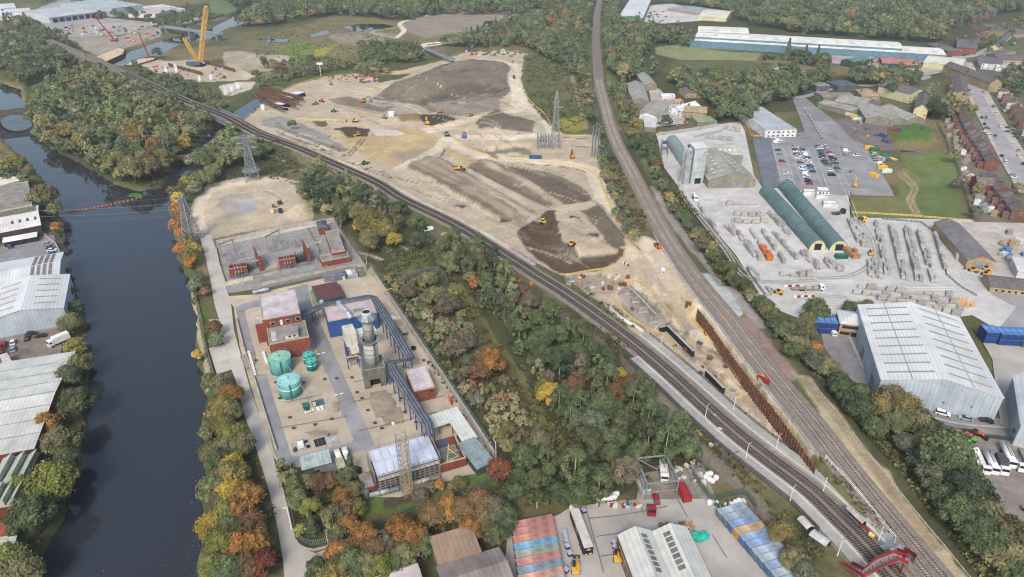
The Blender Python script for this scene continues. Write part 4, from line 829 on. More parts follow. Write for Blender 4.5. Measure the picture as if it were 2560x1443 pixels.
for r,z in((3.3,zt-2.6),(3.65,zm)):
 for k in range(16):u,v=math.cos(k*PI/8)*r,math.sin(k*PI/8)*r;u2,v2=math.cos((k+1)*PI/8)*r,math.sin((k+1)*PI/8)*r;mb.bar((u,v,z),(u,v,z+1.1),.04).bar((u,v,z+1.1),(u2,v2,z+1.1),.04)
mb.build('gallery_rail',steel,t)
mb=MB()
for z in np.linspace(9.5,zm-1.5,5):mb.lathe([(2.58,z),(2.62,z+.12),(2.58,z+.24)],24)
for z in np.linspace(zm+2,zt-5,3):mb.lathe([(2.02,z),(2.08,z+.12),(2.02,z+.24)],24)
mb.build('stack_band',flat('band_grey',120,114,108),t);MB().bar((.9,-2.5,8.7),(.9,-2.5,zm),.09).bar((1.3,-2.45,8.7),(1.3,-2.45,zm),.09).build('ladder',steel_d,t)
mb=MB();
for x,y,z,hh in((5.5,1,0,5),(7,-1,0,4),(5.8,3.5,0,6.5)):mb.box(x,y,z,x+1.3,y+1.6,z+hh)
t2=thing('pipe_skid','cluttered grey pipe skid beside the foot of the stack','pipework',(cx,cy,0),a);mb=MB();rnd=random.Random(4)
for k in range(26):
 x,y,z=rnd.uniform(4.6,9),rnd.uniform(-4,9),rnd.uniform(.8,5);d=rnd.choice(((2.5,0,0),(0,2.5,0),(0,0,-z)));mb.bar((x,y,z),(x+d[0],y+d[1],z+d[2]),.12,n=6)
tag(mb.build('pipes',steel,t2),kind='stuff')
for k in range(8):x,y=rnd.uniform(4.6,8),rnd.uniform(-3,8);MB().box(x,y,0,x+1,y+.9,rnd.uniform(1,2.4)).build('cabinet',flat('teal_cabinet',96,120,122),t2)
t2=thing('steel_gantry','blue steel gantry frames left of the stack','gantry',(*G(872,925),0),a);mb=MB()
for x in(0,4.2):
 for y in(0,5,10):mb.bar((x,y,0),(x,y,5),.14).bar((0,y,5),(4.2,y,5),.12)
mb.bar((0,0,5),(0,10,5),.12).bar((4.2,0,5),(4.2,10,5),.12).bar((0,5,0),(4.2,5,5),.08);mb.build('frame',bluec,t2);MB().box(-.3,.5,5.05,4.4,1.4,5.2).build('walkway',flat('ochre_paint',190,150,80),t2);MB().box(1,2,0,3.4,4,2.6).build('equipment_cabinet',steel,t2);MB().bar((4.6,7,1),(4.6,-2,6),.5,n=10).build('inclined_duct',steel,t2)
PB=[Vector((*G(*p,7.2),7.2))for p in((752,787),(800,768),(822,761),(922,743),(933,745),(966,796),(1026,897),(974,907),(987,933),(1030,1000),(1068,1060),(1074,1088))]
t=thing('pipe_bridge','long blue legged pipe rack winding past the stack to the panelled house','pipe rack',tuple(PB[0]));Q=[p-PB[0]for p in PB]
pm=flat('pipe_lagging',150,156,164,rough=.4,metal=.4);pd=flat('dark_pipe',84,92,102,rough=.5,metal=.2)
for i,o2 in enumerate((-1.3,-.8,-.3,.25,.8,1.3)):
 r=(.2,.16,.24,.16,.2,.14)[i];sweep(MB(),Q,o2,r*2,.1,.1+r*2).build('pipe',pm if i%2 else pd,t)
mb=MB();sweep(mb,Q,-1.7,.2,-.3,.1);sweep(mb,Q,1.7,.2,-.3,.1);mb.build('beam',steel_d,t)
RS=resample(Q,5.5);NR=nrm(RS)
for p,n in zip(RS[1:],NR[1:]):
 mb=MB()
 for s in(-1.6,1.6):c=p+n*s;mb.bar((c.x,c.y,-7.2),(c.x,c.y,0),.17)
 c,d=p-n*1.6,p+n*1.6;mb.bar((c.x,c.y,-.4),(d.x,d.y,-.4),.14).bar((c.x,c.y,-4),(d.x,d.y,-4),.1);mb.build('trestle_leg',bluec,t)
mb=MB()
for p,n in zip(resample(Q[8:],1.6),nrm(resample(Q[8:],1.6))):c=p+n*1.75;mb.bar(c,c+Vector((0,0,1)),.06)
mb.build('handrail',steel,t)
def tank(px,py,r,h,m,lab,dome=.5,top=None,roofm=None,band=True):
 x,y=G(px,py);t=thing('storage_tank',lab,'tank',(x,y,0));MB().lathe([(r,0),(r,h)],32).build('shell',m,t,True)
 if dome>=0:MB().lathe([(r+.05,h),(r*.7,h+dome*.6),(r*.3,h+dome*.93),(.05,h+dome)],32).build('roof',roofm or m,t)
 else:MB().lathe([(r-.15,h-1.2),(r-.15,h-.9),(.1,h-.7)],32).build('roof',roofm or m,t);MB().lathe([(r,h),(r+.12,h),(r+.12,h+.18),(r-.15,h+.18),(r-.15,h-1)],32).build('rim',m,t)
 if band:MB().lathe([(r,h*.62),(r+.05,h*.63),(r+.05,h*.67),(r,h*.68)],32).build('white_band',white,t)
 mb=MB()
 for k in range(24):u,v,u2,v2=*(f(k*PI/12)*(r-.1)for f in(math.cos,math.sin)),*(f((k+1)*PI/12)*(r-.1)for f in(math.cos,math.sin));mb.bar((u,v,h),(u,v,h+1),.035).bar((u,v,h+1),(u2,v2,h+1),.03)
 if dome>=0:mb.build('handrail',steel,t)
 MB().bar((r*.35,-r*.97,0),(r*.35,-r*.97,h+.6),.07).bar((r*.42,-r*.96,0),(r*.42,-r*.96,h+.6),.07).build('ladder',flat('deep_teal',20,110,106),t);MB().lathe([(r+.5,0),(r+.5,.35)],28).build('plinth',cw,t);MB().bar((0,0,h+max(0,dome)-.1),(0,0,h+max(0,dome)+.5),.2,n=8).build('vent',steel_d,t)
 return t
teal=flat('teal_paint',96,162,162,rough=.6,var=.2,scale=.5,dirt=.3,stretch=(1,1,.3));teal2=flat('pale_teal_paint',150,202,200,rough=.6,var=.2,scale=.4);tgrn=flat('tank_green',18,124,108,rough=.5,var=.12);tgl=flat('tank_green_top',66,186,164,rough=.5,var=.12)
tank(705,927,4.15,6.6,teal,'big teal tank with a pale mossy roof behind its domed twin',.35,roofm=flat('algae_green',138,192,168),band=False);tank(728,984,4.1,6.4,teal,'big teal tank with a pale domed roof and white band',.55,roofm=teal2)
tank(774,907,2.1,4.2,tgrn,'small green tank standing behind the other small one',.3,roofm=tgl);tank(781.5,923,2.1,4.2,tgrn,'small green tank with a white band nearest the asphalt lane',.3,roofm=tgl)
o,a,L,W=rectw((795.4,753.5),(860.6,739.6),(840.5,702.9),3.6);t=thing('cooling_tower','low cooling tower with a dark red gridded top','cooling tower',(o.x,o.y,0),a)
MB().box(0,0,0,L,W,3.4).build('casing',flat('dark_green_panel',60,78,74),t);MB().box(-.15,.3,.3,0,W-.3,3.5).build('green_side',flat('louvre_green',60,150,124,kind='riby'),t);MB().box(.1,.1,3.4,L-.1,W-.1,3.55).build('fill_pack',flat('maroon_fill',84,58,62,var=.3,scale=1.2),t);mb=MB()
for k in range(8):mb.box(.1,.2+k*(W-.5)/7,3.55,L-.1,.3+k*(W-.5)/7,3.65)
for k in range(11):x=.2+k*(L-.5)/10;mb.box(x,.1,3.56,x+.08,W-.1,3.64)
mb.build('grid_bars',flat('pink_bar',150,96,96),t);MB().box(-1.6,-1,0,-1.2,W+1,1.2).box(L+1.2,-1,0,L+1.6,W+1,1.2).box(-1.2,W+.6,0,L+1.2,W+1,1.2).build('bund_wall',cw,t)
x,y=G(806,766,5);t=thing('vessel_platform','pale green vessel on a small wooden railed platform','vessel',(x,y,0),R(12));MB().lathe([(.9,5),(.95,7.6),(.6,8.1),(.1,8.2)],16).build('vessel',flat('vessel_green',128,186,170),t);MB().box(-2,-1.4,4.8,2,1.4,5).build('deck',timber,t);mb=MB()
for x2 in(-2,0,2):
 for y2 in(-1.4,1.4):mb.bar((x2,y2,0),(x2,y2,6),.09)
for y2 in(-1.4,1.4):mb.bar((-2,y2,6),(2,y2,6),.06).bar((-2,y2,5.5),(2,y2,5.5),.06)
mb.build('railing',timber,t)
t,L,W=bld('cabin','long grey portable cabin against the cream wall','cabin',(810,694.5),(864,687),(862,680),2.9,flat('cabin_grey',116,124,132),flat('cabin_roof',108,116,128),'mono',.2,minW=3);winrow(t,'f',3,1.2,L*.72,1.2,.8,.7,frame_w);onface(t,'f',L*.85,.2,1,2,frame_w,'door')
def cont_proto(m,mr=None,L=6.06):
 t=thing('shipping_container','x','container');W,h=2.44,2.59;prof=[]
 mb=MB();n=int(L/.5);mb.box(.06,.06,.12,L-.06,W-.06,h-.06)
 for k in range(n):x=.15+k*(L-.3)/n;mb.box(x,.0,.2,x+(L-.3)/n*.5,W,h-.15)
 mb.build('body',m,t);mb=MB();mb.box(.05,.05,h-.06,L-.05,W-.05,h)
 for k in range(n):x=.15+k*(L-.3)/n;mb.box(x,.1,h,x+(L-.3)/n*.5,W-.1,h+.03)
 mb.build('roof',mr or m,t);mb=MB()
 for x in(0,L-.14):
  for y in(0,W-.14):mb.box(x,y,0,x+.14,y+.14,h+.02)
 mb.box(.14,0,0,L-.14,.1,.14).box(.14,W-.1,0,L-.14,W,.14);mb.build('frame',m,t)
 for y in(.12,W/2+.03):MB().box(L,y,.15,L+.06,y+W/2-.15,h-.12).build('door',m,t)
 return t
CP={}
def container(px,py,rz,rgb,lab,L=6.06,top=None,grp=None,z=0.0,zpx=0.0,at=None):
 """a box container; its near-left foot at the pixel"""
 key=L
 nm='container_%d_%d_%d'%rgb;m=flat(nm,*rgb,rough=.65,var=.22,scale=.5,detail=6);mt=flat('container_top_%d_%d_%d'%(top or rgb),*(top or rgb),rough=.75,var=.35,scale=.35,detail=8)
 x,y=at if at else G(px,py,zpx)
 if key not in CP:CP[key]=t=cont_proto(m,mt,L);t.location=(x,y,z);t.rotation_euler[2]=rz;t['label']=lab
 else:t=dup(CP[key],(x,y,z),rz,lab)
 if grp:t['group']=grp
 elif 'group' in t:del t['group']
 for c in t.children:paint(c,mt if c.name.startswith('roof')else m)
 return t
PA=rectw((654,716),(914,664),(900,640))[1]
container(884,698,PA+PI/2,(150,154,156),'white topped site container at the end of the grey cabin',top=(222,224,224));container(896,696,PA+PI/2,(160,164,168),'pale grey site container beside the white topped one');container(912,693,PA+PI/2,(120,122,108),'dull olive site container by the compound wall')
t,L,W=bld('brick_building','small red brick block with a pale puddled roof beside the pipe rack','building',(1034.6,979),(1087.3,967.4),(1054.7,916.8),5.4,brick,felt);onface(t,'f',L*.75,3.4,1,1,flat('vent_dark',60,40,40),'vent')
t,L,W=bld('green_hut','dark green metal hut with a pale sloping roof','hut',(757,1175),(827,1156),(817.4,1132),3.2,flat('hut_green',64,88,92,kind='ribx'),flat('hut_roof',160,174,170,kind='ribx'),'mono',.9);onface(t,'f',L*.4,1.6,1.5,.9,steel,'vent')
t,L,W=bld('bike_shed','low slate grey lean-to beside the dark green hut','shelter',(806,1188),(848,1176),(844,1166),2.2,flat('shed_timber',90,86,84),slate,'mono',.4,minW=3)
t,L,W=bld('switch_house','beige block house between the green hut and the cream boxes','hut',(846,1176),(866,1170),(858,1142),3.2,flat('beige_block',178,168,148,var=.25),flat('beige_roof',182,174,156,var=.25))
for i,(p,lab)in enumerate((((866,1165),'cream equipment box nearer the beige block house'),((879,1161),'cream equipment box nearer the panelled roof'))):container(*p,PA+PI/2,(150,160,150),lab,top=(222,220,200))
t,L,W=bld('boiler_house','brick house under a silver panelled roof wrapped in scaffolding','building',(946,1191),(1093.6,1147),(1064,1091),6.2,brick_d,flat('silver_roof',196,200,212,rough=.4,metal=.2,var=.06),'gable',.35,'x')
for r in(0,1):
 for k in range(7):
  x=L*(.05+.131*k);y=W*(.06+.5*r);MB().box(x,y,6.2+.35*(1-abs((y+W*.2)-W/2)/(W/2))+.05,x+L*.1,y+W*.38,6.75).build('roof_panel',flat('silver_panel',208,212,224,rough=.35,metal=.2,var=.05),t)
mb=MB()
for i in range(13):
 x=L*i/12
 for y in(-.6,-1.9):mb.bar((x,y,0),(x,y,7.6),.07)
 for z in(2,4,6):mb.bar((x,-.6,z),(x,-1.9,z),.05)
for z in(2,3,4,5,6,7):
 for y in(-.6,-1.9):mb.bar((-.5,y,z),(L+.5,y,z),.06)
for i in range(9):
 y=W*i/8;mb.bar((-1,y,0),(-1,y,7.8),.07).bar((L+.9,y,5),(L+.9,y,7.8),.06)
for z in(6.8,7.5):mb.bar((-1,0,z),(-1,W,z),.06).bar((-1,W+.8,z),(L+.9,W+.8,z),.06).bar((L+.9,0,z),(L+.9,W,z),.06)
for i in range(12):mb.bar((L*i/11,W+.8,5),(L*i/11,W+.8,7.6),.06)
mb.build('scaffolding',steel,t);MB().box(-.3,-1.9,5.9,L+.3,-.6,6).build('scaffold_boards',flat('scaffold_board',190,180,150),t)
MB().box(-5.2,-.6,0,-1.3,W*.55,3.4).build('annex_wall',brick,t);MB().box(-5,-.4,3.4,-1.5,W*.55-.2,3.5).build('annex_roof',felt_g,t)
t,L,W=bld('brick_yard','open topped red brick yard full of pipework','walled yard',(1098,1164),(1165.5,1145),(1132,1090),3.6,brick,felt_g,'flat')
for c in list(t.children):bpy.data.objects.remove(c)
mb=MB();mb.box(0,0,0,L,.4,3.6).box(0,W-.4,0,L,W,3.6).box(L-.4,.4,0,L,W-.4,3.6);mb.build('wall',brick,t);mb=MB();mb.box(0,-.05,3.6,L+.05,.45,3.75).box(L-.45,.45,3.6,L+.05,W,3.75);mb.build('coping',coping,t);MB().box(0,.4,0,L-.4,W-.4,.35).build('floor_slab',felt_g,t);MB().box(L*.3,W-.45,.4,L*.7,W-.41,3.5).build('louvre',flat('louvre_blue',86,96,124),t);mb=MB();rnd=random.Random(7)
for k in range(24):x,y,z=rnd.uniform(1,L-3),rnd.uniform(1,W-4),rnd.uniform(.8,4.2);d=rnd.choice(((3,0,0),(0,3,0),(0,0,-z+.3)));mb.bar((x,y,z),(x+d[0],y+d[1],z+d[2]),.1,n=6)
tag(mb.build('pipework',steel,t),kind='stuff');mb=MB();mb.path([(L*.5,W*.5,4.6),(L*.75,W*.1,4.2),(L*.1,-.3,4)],.12).bar((L*.3,.5,3),(L*.6,W*.6,5),.1);mb.build('yellow_pipe',flat('gas_yellow',214,176,76),t)
x,y=G(1019,1238);hb=hgt(1019,1238,1092);t=thing('scaffold_tower','tall yellow and grey lattice tower standing in front of the panelled roof','lattice tower',(x,y,0),PA);mb=MB();my=MB();s=1.45;n=int(hb/1.9)
for k in range(n):
 z0,z1=k*hb/n,(k+1)*hb/n
 for(a0,b0),(a1,b1)in(((-s,-s),(s,-s)),((s,-s),(s,s)),((s,s),(-s,s)),((-s,s),(-s,-s))):mb.bar((a0,b0,z1),(a1,b1,z1),.06).bar((a0,b0,z0),(a1,b1,z1),.05)
 q=.8;my.bar((-q,(-1)**k*q,z0),(q,(-1)**k*q,z1),.1).bar((q,(-1)**k*q,z1),(q,-(-1)**k*q,z1),.1).bar((-q,-q,z0),(-q,-q,z1),.1).bar((q,-q,z0),(q,-q,z1),.1).bar((-q,-q,z0),(q,-q,z1),.08).bar((q,-q,z1),(q,q,z1),.08)
for a0 in(-s,s):
 for b0 in(-s,s):mb.bar((a0,b0,0),(a0,b0,hb+1),.08)
mb.build('lattice',steel,t);my.build('stair',flat('tower_yellow',206,164,70),t)
def pipe(name,lab,A,B,z,r,m,ends=True):
 a,b=(Vector((*G(*p,z),z))for p in(A,B));t=thing(name,lab,'pipe',(a.x,a.y,0));MB().bar((0,0,z),(b.x-a.x,b.y-a.y,z),r,n=16).build('pipe_run',m,t,True);d=(b-a)
 for k in(.25,.5,.75):c=d*k;MB().box(-.15,-.5,0,.15,.5,z-r*.8,math.atan2(d.y,d.x),c.x,c.y).build('support',cw,t)
 for k in(.33,.66):c=d*k;MB().bar((c.x,c.y,z),(c.x+d.normalized().x*.2,c.y+d.normalized().y*.2,z),r*1.15,n=16).build('flange',steel_d,t)
 return t,d
t,d=pipe('cooling_pipe','fat grey pipe with an upturned end along the front of the panelled house',(924,1238),(998,1221),1.6,.75,flat('pipe_grey',150,160,162,rough=.5));MB().bar((-.8,-.2,0),(-.8,-.2,3.4),.85,n=16).build('riser',flat('pipe_dark',92,104,112),t);pipe('cooling_pipe','fat beige pipe along the front of the panelled house, right of the lattice tower',(1028,1210),(1099,1193),1.6,.75,flat('pipe_beige',168,164,146,rough=.5))
t,L,W=bld('long_shed','long grey shed along the inside of the compound wall','shed',(1193,1172),(1234,1154),(1195,1094),3.4,flat('shed_grey',78,88,92,kind='ribx'),flat('shed_roof',136,150,152,kind='ribx'),'mono',.5);onface(t,'f',L*.6,.9,1.2,1.1,white,'vent_unit')
o,a,L,W=rectw((1157,1107),(1195,1094),(1143,1017),3.8);t=thing('canopy','open sided canopy with an off white roof behind the long grey shed','canopy',(o.x,o.y,0),a);cr=flat('canopy_roof',198,202,194,var=.12,kind='ribx');MB().box(0,.2,3.7,L,W,3.9).box(-7.4,W*.62,3.7,0,W,3.9).build('roof',cr,t);mb=MB()
for x in(.1,L-.1):
 for k in range(5):mb.bar((x,W*k/4.05+.2,0),(x,W*k/4.05+.2,3.7),.14)
for x in(-7.2,-3.6):mb.bar((x,W*.64,0),(x,W*.64,3.7),.14).bar((x,W-.2,0),(x,W-.2,3.7),.14)
mb.build('post',steel_d,t);MB().box(L-.15,.5,.2,L-.05,W,3.6).build('back_panel',MATS['shed_grey'],t)
def ibc(px,py,lab,grp,rz=0,at=None):
 x,y=at or G(px,py);t=thing('plastic_tote',lab,'tote',(x,y,0),rz,grp);MB().box(-.5,-.6,.15,.5,.6,1.1).build('tank',white,t);mb=MB();mb.box(-.55,-.65,0,.55,.65,.14)
 for a in(-.53,.53):
  for b in(-.63,0,.63):mb.bar((a,b,.1),(a,b,1.15),.03)
 mb.build('cage',steel,t)
for i in range(9):
 f=i/8;ibc(623+15*f,885+55*f,f'white caged tote, {ORD[i]} from the far end of the long row by the kerb wall','white totes beside the brick blocks',PA)
for i in range(5):
 f=i/4;ibc(659.5+7*f,886+22*f,f'white caged tote, {ORD[i]} from the far end of the short row by the open tank','white totes beside the brick blocks',PA)
x,y=G(766,1018);t=thing('pump_skid','green pump set in a grey bund near the domed tank','pump set',(x,y,0),PA);MB().box(-2.6,-2.4,0,6.6,2.6,.3).build('bund',cw,t);MB().box(-1.2,-1.8,.3,.8,1.4,1.1).build('base_frame',steel_d,t);mb=MB()
for k in range(4):mb.bar((-1+k*.5,-1.5,1.4),(-1+k*.5,.4,1.4),.28,n=10)
mb.build('pumps',tgrn,t);MB().box(2,-1.6,.3,6.2,2,.42).build('grating',flat('grating',92,102,108),t);MB().box(2.2,-1.4,.42,3.2,-.4,1.5).build('tote',flat('tote_cream',214,208,180),t);mb=MB();mb.path([(-1.5,2.2,0),(-1.5,2.2,3),(1.2,2.6,3),(1.2,2.6,0)],.1).path([(1.2,2.6,3),(-1,14,5),(-4,30,5.4)],.12);mb.build('pipe_frame',steel,t)
for i,p in enumerate(((765,1036),(771,1034),(777,1032.5),(783,1030))):x,y=G(*p);t=thing('drum',f'blue and white drum, {ORD[i]} from the left in front of the green pump set','drum',(x,y,0),group='drums on the beige concrete');MB().lathe([(.35,0),(.35,.55)],12).build('barrel',bluec,t);MB().lathe([(.36,.55),(.36,1.0),(.2,1.05)],12).build('lid',white,t)
for i,p in enumerate(((796,1026),(805,1023))):ibc(*p,('left','right')[i]+' one of two cream totes in front of the green pump set','cream totes',PA)
x,y=G(800,1108);t=thing('intake_grid','nine black grid panels set in the near end of the concrete','grid cover',(x,y,0),PA)
for i in range(3):
 for j in range(3):MB().box(-1.7+i*1.2,-1.8+j*1.3,.3,-.6+i*1.2,-.6+j*1.3,.42).build('panel',flat('panel_black',50,52,56),t)
x,y=G(752,1118);t=thing('effluent_plant','white pump unit among black lids at the near left corner of the concrete','pump unit',(x,y,0),PA);MB().box(-2.8,-2.6,0,3,2.4,.45).build('plinth',cw,t);MB().box(-.8,-1,.45,1,1.2,1.7).build('white_unit',white,t);MB().box(1.4,.8,.45,2.6,2,.55).box(1.6,-2,.45,2.8,-.6,.55).build('black_lid',blackm,t);MB().extr([(-2.6,.45),(-1.2,.45),(-1.9,1.4)],-2.2,-.4,'y').build('hopper',steel_d,t);MB().path([(-.5,1.2,1),(-.5,2.2,1),(1.5,2.2,1)],.15).build('pipe',steel,t)
x,y=G(828,1105);t=thing('grp_cover','pale ridged cover slab with a small stack at the near end of the concrete','cover slab',(x,y,0),PA);MB().box(-1.5,-2.4,0,2.2,2.4,.5).build('slab',flat('grp_grey',176,180,176,kind='riby'),t);MB().bar((-.5,2.6,0),(-.5,2.6,2),.4,n=10).build('stack',steel,t)
x,y=G(976,1045);t=thing('machine_plinth','square stained plinth with a round rusty ring','plinth',(x,y,0),PA);MB().box(-2.8,-2,0,2.8,2.2,.45).build('slab',felt_g,t);MB().lathe([(1.6,.45),(1.6,.6),(1.2,.6),(1.2,.45)],24).build('ring',rust,t)
for i,(a,b)in enumerate(((936,988),(962,982),(940,1001),(969,994),(947,1011),(974,1006),(954,1024),(980,1016))):x,y=G(a,b);t=thing('foundation_block',f'small square foundation block, {ORD[i]} from the stack in the double row','plinth',(x,y,0),PA,'foundation blocks on the concrete');MB().box(-.7,-.7,0,.7,.7,.4).build('block',coping,t);MB().box(-.3,-.3,.4,.3,.3,.44).build('pocket',blackm,t)
x,y=G(983,1062);t=thing('bulk_bag','single white bulk bag by the stained plinth','bulk bag',(x,y,0));MB().lathe([(.5,0),(.62,.4),(.55,.9),(.2,1.1)],8).build('bag',white,t)
x,y=G(1008,833);t=thing('equipment_box','dark metal box with a mottled pale lid along the compound wall','equipment box',(x,y,0),PA+PI/2);MB().box(-3,-.9,0,3,.9,2).build('body',steel_d,t);MB().box(-3.1,-1,2,3.1,1,2.12).build('lid',flat('lichen_lid',176,172,156,var=.4,scale=1.5),t)
x,y=G(1034,875);t=thing('wheeled_bin','black open bin on its side by the compound wall','bin',(x,y,0),PA);MB().lathe([(.9,0),(1,1.4),(.85,1.4),(.8,.3)],10).build('body',blackm,t)
x,y=G(985,797);t=thing('pack_unit','small white unit by the compound wall','unit',(x,y,0),PA);MB().box(-1.2,-1,0,1.2,1,1.2).build('body',white,t);MB().box(.4,-.5,1.2,1.1,.5,1.5).build('fan',steel,t)
x,y=G(1126,1010);t=thing('door_leaf','orange board leaning on the compound wall','board',(x,y,0),PA+PI/2);MB().box(-1.4,-.1,0,1.4,.1,3).build('board',orange,t);MB().box(-1.5,-.16,0,-1.35,.16,3.1).build('edge',steel_d,t)
x,y=G(880,786);fr=[(905,760,4.5),(938,752,4.5)];t=thing('yellow_pipe_bridge','yellow gas pipe on posts between the pipe rack and the compound wall','pipe',(*G(946,752),0),PA);MB().box(-1,-.3,4.6,6.5,0,4.9).build('pipe',MATS['gas_yellow'],t);MB().bar((6,-.15,0),(6,-.15,4.6),.15).bar((5.2,-.15,0),(5.2,-.15,4.6),.15).build('post',bluec,t)
x,y=G(640,742);t=thing('bike_shelter','clear ribbed cycle shelter by the plant entrance','shelter',(x,y,0),PA);MB().extr([(0,2.2),(2,2.4),(2.2,2),(2.2,.2),(2.1,.2),(2.1,1.9),(1.9,2.3),(0,2.1)],-1,6,'x').build('canopy',MATS['shelter_clear'],t);mb=MB()
for k in range(6):mb.bar((-1+k*1.4,.1,0),(-1+k*1.4,.1,2.15),.05)
mb.build('post',steel,t)
def lamp2(px,py,pyt,lab):
 x,y=G(px,py);h=hgt(px,py,pyt);t=thing('twin_lamp_post',lab,'lamp post',(x,y,0),PA,'twin headed lamp posts in the power station');MB().bar((0,0,0),(0,0,h),.13,.08,n=8).build('pole',steel,t);MB().box(-1.5,-.15,h-.05,-.3,.15,h+.12).box(.3,-.15,h-.05,1.5,.15,h+.12).build('lamp_head',white,t);MB().bar((-1,0,h),(1,0,h),.05).build('arm',steel,t);MB().box(-.5,-.4,0,.5,.4,.7).build('base_block',coping,t)
lamp2(811,936,884,'twin headed lamp post beside the small green tanks');lamp2(856,1044,986,'twin headed lamp post on the edge of the central asphalt lane');lamp2(648,702,652,'twin headed lamp post by the cream wall');lamp2(800,640,606,'lamp post on the switchyard side of the brick hut');lamp(*G(730,1325),0,R(200),'tall white lamp post inside the bend of the grey green fence',9);lamp(*G(1240,1148),0,R(120),'tall white lamp post at the near end of the long grey shed',7);lamp(*G(821,1365),0,R(100),'red and white banded barrier post at the service road mouth',5);lamp(*G(918,672),0,R(90),'lamp post at the corner of the switchyard wall',6)
x,y=G(818,1300);t=thing('white_cabinet','white cabinet on a post among the shrubs on the lawn','cabinet',(x,y,0));MB().box(-.8,-.6,1,.8,.6,2.6).build('box',white,t);MB().bar((0,0,0),(0,0,1),.2).build('post',steel,t)
# ------------------------------------------------------------------ switchyard
def enclosure(A,B,C_,h,lab):
 o,a,L,W=rectw(A,B,C_,h);t=thing('brick_enclosure',lab,'brick enclosure',(o.x,o.y,0),a);MB().box(0,0,0,L,.4,h).box(0,.4,0,.4,W,h).box(L-.4,.4,0,L,W,h).box(.4,W-.4,0,L-.4,W,h).build('wall',brick,t);mb=MB();mb.box(-.04,-.04,h,L+.04,.44,h+.12);mb.build('coping',coping,t);mb=MB()
 for k in range(3):
  x=L*(.35+.16*k);mb.path([(x,-2,.5),(x,-.5,h+.8),(x-1.5,W+6,h+3.2)],.09)
 mb.build('busbar',steel,t);MB().box(L*.33,-.12,1,L*.78,-.02,2.6).build('grille',flat('grille_dark',70,48,44),t);mb=MB()
 for k in range(3):x=L*(.38+.15*k);mb.bar((x,-.3,2.6),(x,-.3,3.4),.25,n=8)
 mb.build('bushing',flat('porcelain',190,180,176),t)
enclosure((571,673),(617,667),(612,657),5,'open brick enclosure with bus bars, nearer the access road');enclosure((696,651.7),(738,645.4),(733,637),5,'open brick enclosure with bus bars, nearer the brick huts')
for A,B,h,lab in(((654,678),(641,652),8,'tall thin brick blast wall, nearer the access road'),((774,658),(760,632),8,'tall thin brick blast wall, nearer the brick huts')):
 a,b=Vector((*G(*A),0)),Vector((*G(*B),0));t=thing('blast_wall',lab,'wall',tuple(a),math.atan2((b-a).y,(b-a).x));MB().box(0,-.2,0,(b-a).length,.2,h).build('wall_face',brick,t);MB().box(-.7,-.9,0,0,.9,h+.02).build('pier',brick,t)
def transformer(px,py,lab,dark):
 x,y=G(px,py);t=thing('transformer',lab,'transformer',(x,y,0),PA);MB().box(-2.2,-1.2,.3,2.2,1.8,4).build('tank',flat('transformer_grey',120,126,130)if not dark else steel_d,t);mb=MB()
 for k in range(9):mb.box(-2.2+k*.52,-1.9,.5,-2.0+k*.52,-1.2,3.7)
 mb.build('radiator',steel if not dark else steel_d,t);mb=MB()
 for k in(-1.2,0,1.2):mb.bar((k,.5,4),(k-.2,.6,6),.2,.08,n=8)
 mb.build('bushing',flat('porcelain',190,180,176),t);MB().bar((-2,2.6,4.6),(2,2.6,4.6),.5,n=10).build('conservator',steel,t)
transformer(628,672,'pale grey finned transformer between brick enclosure and blast wall',False);transformer(752,654,'dark finned transformer beside the farther blast wall',True)
def busg(A,B,h,lab):
 a,b=(Vector((*G(*p),0))for p in(A,B));d=b-a;t=thing('bus_gantry',lab,'gantry',tuple(a),math.atan2(d.y,d.x));L=d.length;mb=MB();mb.bar((0,0,0),(0,0,h),.3).bar((L,0,0),(L,0,h),.3);mb.build('column',felt_g,t);MB().box(-.6,-.3,h,L+.6,.3,h+.6).build('beam',felt_g,t);mb=MB()
 for k in range(1,5):mb.bar((L*k/5,0,h),(L*k/5,0,h-1.6),.12,n=6)
 tag(mb.build('insulator',flat('porcelain',190,180,176),t),kind='stuff')
busg((556,643),(588,632),7,'concrete gantry with hanging insulators, nearer the access road');busg((671,626),(702,610),7.5,'concrete gantry with hanging insulators behind the second enclosure')
rnd=random.Random(2)
for i,(a,b)in enumerate(((575,655),(590,652),(604,649),(686,632),(700,629),(716,625),(738,622),(748,618),(640,628),(690,612))):
 x,y=G(a,b);t=thing('isolator',f'spindly grey isolator post set, {ORD[i]} from the access road side','isolator',(x,y,0),PA,'isolators in the switchyard');mb=MB()
 for k in(-1.2,0,1.2):mb.bar((k,0,0),(k,0,2.4),.1)
 mb.bar((-1.6,0,2.4),(1.6,0,2.4),.1);mb.build('stand',steel,t);mb=MB()
 for k in(-1.2,0,1.2):mb.bar((k,0,2.4),(k,.2,4.2),.16,.08,n=6)
 mb.build('bushing',flat('porcelain_dark',120,104,100),t);MB().bar((-1.4,.2,4.2),(-1.2,5,4.6),.06).bar((0,.2,4.2),(.2,5,4.6),.06).build('conductor',steel,t)
t,L,W=bld('brick_hut','long flat roofed brick hut on the right of the switchyard','hut',(830,632),(862.5,627),(836.6,575.4),5,brick,felt_g);t,L,W=bld('brick_hut','low flat roofed brick block in front of the long brick hut','hut',(805,654.5),(874.6,641),(867,627),3.4,brick,felt_g);onface(t,'f',L*.05,0,1.6,1,orange,'orange_box')
t,L,W=bld('brick_hut','small square brick hut with a slate pyramid roof','hut',(796,571),(818,568),(808,552.5),4.3,brick,flat('blue_slate',84,92,104),'hip',1.6)
